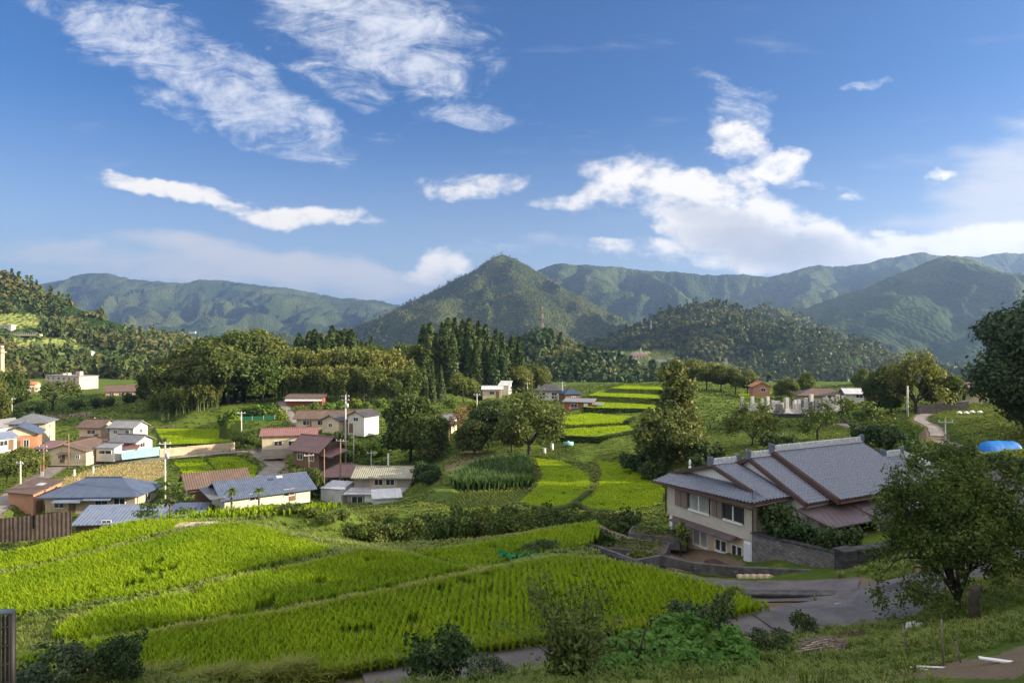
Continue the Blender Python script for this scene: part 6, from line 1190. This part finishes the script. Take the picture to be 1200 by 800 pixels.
for px, py, Y in ((768, 664, 43.7), (815, 670, 42.9), (862, 674, 42.1), (920, 677, 41.0), (965, 679, 40.1)):
    q = P(px, py, Y)-o0; MB().box(q+np.array((0, 0, -.35)), (.26, .26, 1.2)).build('post', pc, pr)
t = thing('garden_wall', 'black stained stone wall of the raised kitchen garden', 'wall', P(672, 650, 46)); o0 = P(672, 650, 46); gp = [P(672, 639, 47.2), P(712, 655, 44.6), P(748, 667, 43.0)]; m = MB()
for a, b in zip(gp[:-1], gp[1:]):
    a = a-o0; b = b-o0; d = b-a; n = np.array((-d[1], d[0], 0)); n = n/np.linalg.norm(n)*.2; up = np.array((0, 0, .45)); dn2 = np.array((0, 0, 1.3)); m.add([a-n-dn2, b-n-dn2, b+n-dn2, a+n-dn2, a-n+up, b-n+up, b+n+up, a+n+up], [(0, 3, 2, 1), (4, 5, 6, 7), (0, 1, 5, 4), (1, 2, 6, 5), (2, 3, 7, 6), (3, 0, 4, 7)])
m.build('masonry', blkd, t)
soil = pmat('garden_soil', (.085, .062, .045), .95, .4, 2, 1, 8)
for (px, py, Y, w, d, rz, lab) in ((742, 641, 47.5, 4.6, 2.6, -.35, 'soil bed with plants inside the dark garden wall'), (772, 626, 52, 4.2, 2.2, -.35, 'back soil bed beside the small lawn'), (752, 655, 44.9, 1.9, 1.0, -.3, 'small concrete edged planter at the parapet bend')):
    x, y, z = P(px, py, Y); z = max(z, float(gz(x, y))+.12)
    t = thing('garden_bed', lab, 'garden bed', (x, y, z), rz); m = MB()
    for a, b, sx, sy in ((0, -d/2, w, .16), (0, d/2, w, .16), (-w/2, 0, .16, d-.16), (w/2, 0, .16, d-.16)): m.box((a, b, -.25), (sx, sy, .9))
    m.build('kerb', pc, t); MB().box((0, 0, -.3), (w-.17, d-.17, .86)).build('soil', soil, t)
    rg = np.random.default_rng(int(px)); n = 300; X = (rg.random(n)-.5)*w*.85; Y2 = np.round((rg.random(n)-.5)*d/.55)*.5; Q = leaf_quads(np.stack([X, Y2, .15+.3*rg.random(n)], 1), unit(rg.normal(size=(n, 3))+np.array((0, 0, .8))), .16, rg, 1.6); sd_ = link('seedlings', quads_mesh('seedlings', Q, FM['weed'], rg.random(n)), t); sd_['kind'] = 'stuff'
# outlet wall between lane and lower lane, its shadow put into dark blocks
wall_obj('ditch_wall', 'dark shadowed ditch wall between the two lanes', tuple(PZ(862, 698.5, -13.3)), tuple(PZ(992, 698.5, -12.5)), (-13.15, -12.4), (-14.9, -14.0), .5, blkd, cap=pc)
t = thing('block_pile', 'dark stone block wall with green netting at the tip of the small field', 'wall', P(588, 664, 41.5), R(-12)); MB().box((.55, 0, -.1), (1.5, .6, 1.1)).build('masonry', blkd, t); m = MB(); rg = np.random.default_rng(12); n = 160; C = np.stack([rg.random(n)*3.4-.3, rg.random(n)*.9-.3, .35+.45*rg.random(n)], 1); link('netting', quads_mesh('netting', leaf_quads(C, unit(rg.normal(size=(n, 3))), .28, rg, 1.5), netm, rg.random(n)), t)
for px, Y, H in ((622, 43.0, .8), (636, 43.4, .9), (648, 44, .7), (606, 42.4, .6)): tree('fine_bush', px, None, Y, H, 'low leafy vegetable plant behind the netted stone wall', 'vegetable plants behind the netted wall', 'vegetable_plant', 'plant', 1.2)
panel_fence('net_fence', [tuple(P(668, 638, 48)), tuple(P(678, 640, 47.6))], .9, netm, 'small green net at the end of the garden wall', 'net', .03, polem, 0, 2)
# log ends, table, scarecrow and small things by the house
for i in range(5):
    x, y, z = P(868+8*i, 676.5, 41.6-.12*i); t = thing('clay_pot', 'pale round pot lying in the row under the parapet', 'pot', (x, y, z+.02), .3, 'round pots under the parapet')
    MB().tube([(0, -.22, .0), (0, -.05, 0), (0, .25, 0)], [.2, .22, .14], 12).build('body', WALL['tan'], t); MB().tube([(0, -.26, 0), (0, -.2, 0)], .235, 12).build('rim', WALL['cream'], t)
x, y, _ = HW(6.6, -1.1); t = thing('workbench', 'dark wooden bench against the lower house wall', 'bench', (x, y, -16), math.atan2(HA[1], HA[0])); MB().box((0, 0, .8), (1.9, .9, .12)).build('top', trim, t)
for a in (-.8, .8):
    for b in (-.35, .35): MB().box((a, b, .37), (.1, .1, .75)).build('leg', trim, t)
MB().box((0, 0, .35), (1.5, .6, .6)).build('crate_shelf', stone, t)
x, y, z = on(808.5, 0, 84); zt = (400-538)/800*84; t = thing('scarecrow', 'small white scarecrow on the grass below the lone tree', 'scarecrow', (x, y, z)); h = max(1.2, zt-z); MB().tube([(0, 0, 0), (0, 0, h*.9)], .05, 6).build('stake', polew, t); MB().tube([(0, 0, h*.35), (0, 0, h*.6), (0, 0, h*.8)], [.28, .24, .15], 9).build('coat', frame_w, t); MB().tube([(-.5, 0, h*.7), (.5, 0, h*.72)], .09, 7).build('sleeves', frame_w, t); MB().tube([(0, 0, h*.8), (0, 0, h*.86), (0, 0, h*.95), (0, 0, h)], [.08, .15, .14, .05], 9).build('head', frame_w, t)
# ------------------------------------------------------------------ graveyard
gst = pmat('grave_stone', (.46, .44, .42), .6, .2, 3, stain=(.2, .19, .18), stain_amt=.4); gstd = pmat('grave_stone_dark', (.13, .13, .135), .35, .3, 3)
def grave_proto(mt, h):
    m = MB().box((0, 0, .1), (1.3, 1.3, .5)); m2 = MB().box((0, 0, .52), (.8, .8, .34)); m3 = MB().box((0, 0, .69+h/2), (.42, .42, h)); return [(n, b.build(n, mt).data) for n, b in (('plinth', m), ('pedestal', m2), ('pillar', m3))]
gp = [grave_proto(gst, .9), grave_proto(gst, 1.3), grave_proto(gstd, 1.0)]
for o in [o for o in bpy.data.objects if o.name.split('.')[0] in ('plinth', 'pedestal', 'pillar') and o.parent is None]: bpy.data.objects.remove(o)
rr = random.Random(8); k = 0
for rowi, (Y, x0, x1, n) in enumerate(((146, 884, 992, 17), (142, 890, 985, 13), (138, 906, 960, 8), (148, 866, 884, 3))):
    for i in range(n):
        px = x0+(x1-x0)*(i+.5)/n+rr.uniform(-1.6, 1.6); x, y, z = on(px, 0, Y+rr.uniform(-1, 1)); v = rr.choice((0, 0, 1, 1, 2)); s = rr.uniform(1.1, 1.6)
        t = thing('gravestone', 'polished dark gravestone among the pale gravestones' if v == 2 else 'pale stone gravestone in the rows of the graveyard', 'gravestone', (x, y, z), rr.uniform(-.2, .2), 'dark gravestones' if v == 2 else 'pale gravestones'); t.scale = (s, s, s*(1.15 if v == 1 else 1))
        for nm, me in gp[v]: link(nm, me, t)
wall_obj('retaining_wall', 'dark grey terrace wall below the graveyard', on(905, 0, 135), on(952, 0, 133), (float(on(905, 0, 135)[2])+.6, float(on(952, 0, 133)[2])+.6), (float(on(905, 0, 135)[2])-1.5, float(on(952, 0, 133)[2])-1.5), .5, blkd, cap=pc)
sb = blocks('rubble_bank', (.30, .26, .25), 1.2, (.12, .10, .10), .12); a, b = on(1076, 0, 119), on(1134, 0, 118)
wall_obj('retaining_wall', 'pinkish rubble bank below the cream house on the right', a, b, (a[2]+1.4, b[2]+1.4), (a[2]-1, b[2]-1), .8, sb)
for px, Y in ((1124, 108), (1132, 107), (1139, 107.5), (1148, 106)):
    x, y, z = on(px, 0, Y); t = thing('white_sack', 'small white sack on the dry field right of the footpath', 'sack', (x, y, z), 0, 'white sacks on the dry field'); MB().tube([(-.35, 0, .1), (-.2, 0, .2), (.2, .05, .22), (.38, 0, .1)], [.1, .24, .25, .1], 8).build('bag', frame_w, t); MB().tube([(.38, 0, .1), (.5, 0, .16)], [.04, .1], 6).build('tied_neck', frame_w, t)
# ------------------------------------------------------------------ foreground bits
x, y, z = on(1144, 0, 21.8); t = thing('tree_stump', 'knotty dead stump with broken top beside the foreground tree', 'stump', (x, y, z)); m = MB(); m.tube([(0, 0, -.2), (-.03, .02, .3), (-.08, 0, .75), (-.04, .02, 1.0), (.02, 0, 1.12)], [.2, .16, .14, .17, .12], 10); m.tube([(-.02, 0, .95), (.1, 0, 1.12), (.2, .02, 1.14)], [.09, .1, .05], 8); m.build('trunk', bark_d, t); MB().tube([(-.08, 0, .7), (-.2, 0, .85), (-.24, 0, 1.0)], [.05, .035, .02], 7).build('broken_branch', bark, t)
steel = pmat('rusty_rod', (.16, .13, .12), .6, .3, 6)
for a, b, lab in (((1057, 729), (1065, 792), 'thin leaning metal rod left of the other rods in the grass'), ((1103, 724), (1106, 797), 'tallest thin metal rod in the grass near the corner path'), ((1119, 750), (1127, 801), 'short thin metal rod rightmost in the grass'), ((1091, 772), (1103, 798), 'stubby tilted rod lying between the thin rods')):
    Yb = 17.2 if b[0] < 1070 else 15.6; p1 = Vector(on(b[0], 0, Yb)); p0 = Vector(P(a[0], a[1], Yb+.05)); p1.z -= .1; t = thing('metal_rod', lab, 'rod', p1); MB().tube([(0, 0, 0), p0-p1], .018, 6).build('rod', steel, t); MB().tube([p0-p1, p0-p1+Vector((0, 0, .03))], .026, 6).build('cap', frame_d, t)
for a, b, lab, Yb in (((776, 757), (776, 800), 'dark upright garden stake in front of the vines', 18.5), ((757, 735), (746, 758), 'leaning dark stick poking out of the vines', 19.6)):
    p0 = Vector(P(a[0], a[1], Yb)); p1 = Vector(P(b[0], b[1], Yb)); p1.z -= .4; t = thing('garden_stake', lab, 'stake', p1); MB().tube([(0, 0, 0), p0-p1], .03, 7).build('stick', bark_d, t)
x, y, z = on(1172, 0, 14.7); t = thing('white_plank', 'white plank lying on the dirt path at bottom right', 'plank', (x, y, z+.05), R(-20)); MB().box((0, 0, 0), (.78, .1, .03)).build('board', frame_w, t); MB().box((0, 0, -.03), (.05, .14, .03)).build('batten', polew, t)
for (px, Y, rz, L, lab) in ((1095, 15.6, -.2, .75, 'pale thin pipe on the grass by the metal rods'), (1078, 15.8, -.6, .4, 'shorter pale pipe crossing the thin pipe')):
    x, y, z = on(px, 0, Y); t = thing('pipe', lab, 'pipe', (x, y, z+.03), rz); MB().tube([(-L/2, 0, 0), (L/2, 0, .03)], .022, 7).build('tube', frame_w, t); MB().tube([(L/2, 0, .03), (L/2+.04, 0, .03)], .03, 7).build('socket', WALL['steel'], t)
def brush_pile(px, Y, rx, h, label, mt, seed, n=260):
    x, y, z = on(px, 0, Y); t = thing('brush_pile', label, 'brush pile', (x, y, z)); rg = random.Random(seed); m = MB(); m2 = MB()
    for i in range(n):
        a = rg.random()*6.283; r = rx*math.sqrt(rg.random())*.8; c = Vector((r*math.cos(a), r*math.sin(a)*.6, .03+h*max(0, 1-(r/rx)**2)*rg.random())); d = Vector((rg.uniform(-1, 1), rg.uniform(-.7, .7), rg.uniform(-.3, .3))).normalized()*rg.uniform(.12, .42)*rx
        m.tube([c-d, c+Vector((0, 0, rg.uniform(0, .05))), c+d], [.012, .014, .006], 4, False)
    m.build('twigs', mt, t); nx = 16; U, V2 = np.meshgrid(np.linspace(-1, 1, nx), np.linspace(-1, 1, nx)); r2 = U**2+V2**2; link('straw', np_mesh('straw', np.stack([U*rx*.85, V2*rx*.55, h*.8*np.clip(1-r2, -.2, 1)+.12*(fbm(U*4, V2*4, 3)-.5)-.02], -1), grid_faces(nx, nx), pmat('dead_straw', (.20, .15, .10), .95, .4, 6, 1, 14), smooth=True), t)
    if px < 990:
        for i in range(4): MB().tube([(-rx*1.2+.2*i, -.3+.1*i, .1+.04*i), (0, -.2+.15*i, .22), (rx*(.5+.1*i), .1*i, .1)], .02, 6).build('branch', WALL['pink'], t)
brush_pile(972, 20.4, .95, .26, 'pile of dry cut branches and straw on the grass', pmat('dry_twig', (.20, .165, .135), .9, .4, 8), 1); brush_pile(1008, 22.8, .8, .3, 'darker heap of dead twigs by the road edge', pmat('dark_twig', (.10, .065, .05), .9, .3, 8), 2); brush_pile(868, 22.0, .55, .14, 'small patch of dry cuttings on the grass', pmat('dry_twig', (.20, .165, .135), .9, .4, 8), 3, 120)
x, y, z = PZ(989, 711, -11.98); t = thing('manhole_cover', 'round manhole cover ringed with white paint in the road', 'manhole cover', (x, y, -11.97)); m = MB(); m.tube([(0, 0, -.03), (0, 0, .03)], .34, 28, smooth=False); m.build('lid', pmat('iron_lid', (.06, .06, .062), .6, .2), t)
n = 32; m = MB(); m.add([(r*math.cos(6.283*i/n), r*math.sin(6.283*i/n), .022+dz) for r, dz in ((.36, 0), (.43, 0)) for i in range(n)], [(i, (i+1) % n, n+(i+1) % n, n+i) for i in range(n)]); m.build('painted_ring', pmat('worn_paint', (.36, .36, .36), .8, .3, 6), t)
x, y, z = on(1070, 0, 24.0); t = thing('stone_slab', 'pale flat stone slab at the grass edge of the road', 'stone', (x, y, z+.05), .3); m = MB(); m.slab([(-.45, -.1, .1), (.1, -.22, .12), (.5, .05, .1), (.35, .25, .12), (-.1, .2, .13)], .2); m.build('slab', pmat('pale_stone', (.48, .47, .46), .8, .15, 4, .5, 10), t)
x, y, z = on(231, 0, 52); t = thing('concrete_pad', 'pale flat concrete pad at the corner of the rice fields', 'pad', tuple(PZ(230, 615, -12.85)), .1); MB().box((0, 0, 0), (2.6, 1.1, .2)).build('slab', WALL['pink'], t)
# lattice rail at the bottom left
rt = thing('lattice_rail', 'dark lattice panel of a deck rail in the bottom left corner', 'railing', P(8, 780, 9)); bl = pmat('black_wood', (.012, .011, .012), .6, .3, 5); blp = pmat('rail_cap', (.05, .07, .11), .35, .2, 5); o0 = P(8, 780, 9); A = P(14, 716, 9)-o0; Bq = P(-70, 722, 7.6)-o0
MB().tube([A+np.array((0, 0, -1.9)), A], .045, 8).build('post', bl, rt); m = MB(); m.tube([A, Bq], .04, 8); m.build('top_rail', blp, rt)
m = MB()
for f in np.linspace(.0, 1, 16): q = A*(1-f)+Bq*f; m.box(q+np.array((0, 0, -.85)), (.035, .02, 1.6))
for k in range(7): m.tube([A+np.array((0, 0, -.2-.24*k)), Bq+np.array((0, 0, -.2-.24*k))], .016, 5)
m.build('lattice', bl, rt); C2 = P(-6, 719, 10)-o0
MB().tube([A, C2], .035, 8).build('side_rail', blp, rt)
# ------------------------------------------------------------------ the wooded rise right of the picture that shades the foreground
SHADE = [(60, 20, 13), (66, 27, 14), (72, 12, 14), (58, 36, 13), (63, 44, 14), (60, 52, 13), (80, 20, 14), (85, 5, 15), (92, 30, 14), (75, 34, 13), (98, 15, 15), (70, 0, 14), (78, -8, 14), (56, 58, 12)]
for i, (x, y, H) in enumerate(SHADE): tree('camphor' if i % 3 else 'broadleaf', 0, None, 0, H, 'tree on the rise beyond the right edge of the view', 'trees on the rise right of the view', 'broadleaf_tree', 'tree', 1.0, None, at=(x, y))

# wires between the village poles, thin and sagging
def pole_top(label):
    o = [o for o in bpy.data.objects if o.get('label') == label][0]; z = max(c[2] for c in o.children[0].bound_box); return Vector(o.location)+Vector((0, 0, z-.2))
W_ = ['brown wooden pole beside the steep mauve roof', 'tall pale pole right of the dry straw field', 'leaning grey pole by the lane above the orange shed', 'tall pale pole with dark boxes above the brown roofed houses', 'grey pole at the cultivated slope edge', 'grey pole beside the garage at the road bend', 'grey pole right of the olive tree under the cedars', 'grey pole rising behind the dark tiled farmhouse', 'distant pole between the white roofed house and the dark tiled farmhouse']
for a, b, lab in ((0, 1, 'thin sagging wires over the brown and blue barns'), (1, 2, 'thin sagging wires above the blue hip roof'), (0, 3, 'short thin wires between the wooden pole and the tall pale pole'), (3, 4, 'thin wires from the tall pale pole towards the cultivated slope'), (2, 5, 'thin wires along the village lane'), (3, 6, 'long thin wires crossing before the big dark tree'), (6, 8, 'thin wires passing below the tall cedars'), (8, 7, 'thin wires reaching the dark tiled farmhouse')):
    A, B2 = pole_top(W_[a]), pole_top(W_[b]); t = thing('power_line', lab, 'power line', A); m = MB()
    for k, off in enumerate((-.5, .5)): m = MB(); m.tube([A*(1-f)+B2*f-A+Vector((off, 0, -.9*4*f*(1-f)-.1*k)) for f in np.linspace(0, 1, 12)], .016, 4, False); m.build('wire', frame_d, t)
# a parked car, posts and a banner at the village road
carp = pmat('car_paint', (.62, .62, .60), .25, .05, 1, spec=.6); tyre = pmat('tyre', (.02, .02, .02), .8)
def car(px, Y, rz, label, paint):
    x, y, z = on(px, 0, Y); t = thing('parked_car', label, 'car', (x, y, z), rz); m = MB()
    m.ext([(-1.7, .3), (1.7, .3), (1.72, .75), (1.5, .92), (.85, .98), (.45, 1.5), (-1.3, 1.52), (-1.68, .95)], 'y', -.74, .74); m.build('body', paint, t)
    g = MB(); g.ext([(.82, 1.0), (.47, 1.42), (-1.2, 1.44), (-1.45, 1.0)], 'y', -.752, .752); g.build('windows', glass, t)
    for a in (-1.05, 1.05):
        for b in (-.66, .66): w = MB(); w.tube([(a, b-.1, .3), (a, b+.1, .3)], .3, 14); o = w.build('wheel', tyre, t); MB().tube([(a, b-.105, .3), (a, b+.105, .3)], .17, 10).build('rim', WALL['steel'], o)
    for b in (-.5, .5): MB().box((1.7, b, .68), (.06, .3, .14)).build('headlight', frame_w, t)
car(62, 139, .9, 'small white car parked between the orange wall and the cream barn', carp); car(105, 152, .1, 'grey car parked behind the cream barn by the brown two storey house', pmat('car_paint_grey', (.25, .27, .30), .3, .05, 1, spec=.6))
for px, Y, lab in ((87, 121, 'left of two short white posts at the road edge before the cream barn'), (109, 124, 'right of two short white posts at the road edge before the cream barn')):
    x, y, z = on(px, 0, Y); t = thing('marker_post', lab, 'post', (x, y, z)); MB().box((0, 0, .6), (.22, .22, 1.3)).build('shaft', frame_w, t); MB().box((0, 0, 1.3), (.3, .3, .12)).build('cap', WALL['steel'], t)
x, y, z = on(47.5, 0, 121); t = thing('banner', 'orange and white banner on a pole beside the garage', 'banner', (x, y, z)); MB().tube([(0, 0, 0), (0, 0, 2.4)], .03, 6).build('pole', polem, t); MB().box((.28, 0, 1.75), (.5, .03, 1.1)).build('cloth', WALL['brick'], t); MB().box((.28, 0, .75), (.5, .03, .85)).build('lower_cloth', frame_w, t)
x, y, z = on(666, 0, 122); t = thing('water_tank', 'small teal tank beside the middle rice terrace', 'tank', (x, y, z)); MB().tube([(-.9, 0, .45), (.9, 0, .45)], .42, 12).build('body', teal, t); MB().tube([(0, 0, .8), (0, 0, .98)], .15, 10).build('cap', frame_w, t)
for px, Y, lab in ((647, 121, 'taller of two small white drums left of the teal tank'), (638, 119, 'shorter of two small white drums left of the teal tank')):
    x, y, z = on(px, 0, Y); h = 1.3 if px > 640 else 1.0; t = thing('drum', lab, 'drum', (x, y, z)); MB().tube([(0, 0, 0), (0, 0, h*.92)], .28, 12).build('body', frame_w, t); MB().tube([(0, 0, h*.92), (0, 0, h)], .3, 12).build('lid', WALL['steel'], t)

for k, q in enumerate((((962, 731), (1002, 741), (990, 746), (948, 737)), ((1025, 690), (1058, 684), (1076, 695), (1042, 703)))):
    p = [PZ(a, b, -11.9) for a, b in q]; me = bpy.data.meshes.new('road_patch'); vz = []
    for c in p:
        h = apb.ray_cast(Vector((c[0], c[1], 50)), dn); vz.append((c[0], c[1], (h[0].z if h[0] else -12)+.02))
    me.from_pydata(vz, [], [(0, 1, 2, 3)]); me.materials.append(asphalt('asphalt_patch', (.055, .054, .058), (.08, .08, .083)) if k else asphalt('asphalt_patch_old', (.07, .068, .072), (.1, .098, .1))); tag(link('road_patch', me), kind='structure')

kb = [tuple(PZ(*p)) for p in ((1050, 744, -11.45), (1078, 730, -11.2), (1097, 713, -11.05), (1122, 697, -11.0), (1160, 686, -10.6), (1210, 676, -10.2))]
pts2 = []
for c in kb: pts2.append((c[0], c[1], float(gz(c[0], c[1]))+.14))
m = MB(); m.tube(pts2, .14, 4, True, False); o = m.build('kerb', conc); tag(o, kind='structure')
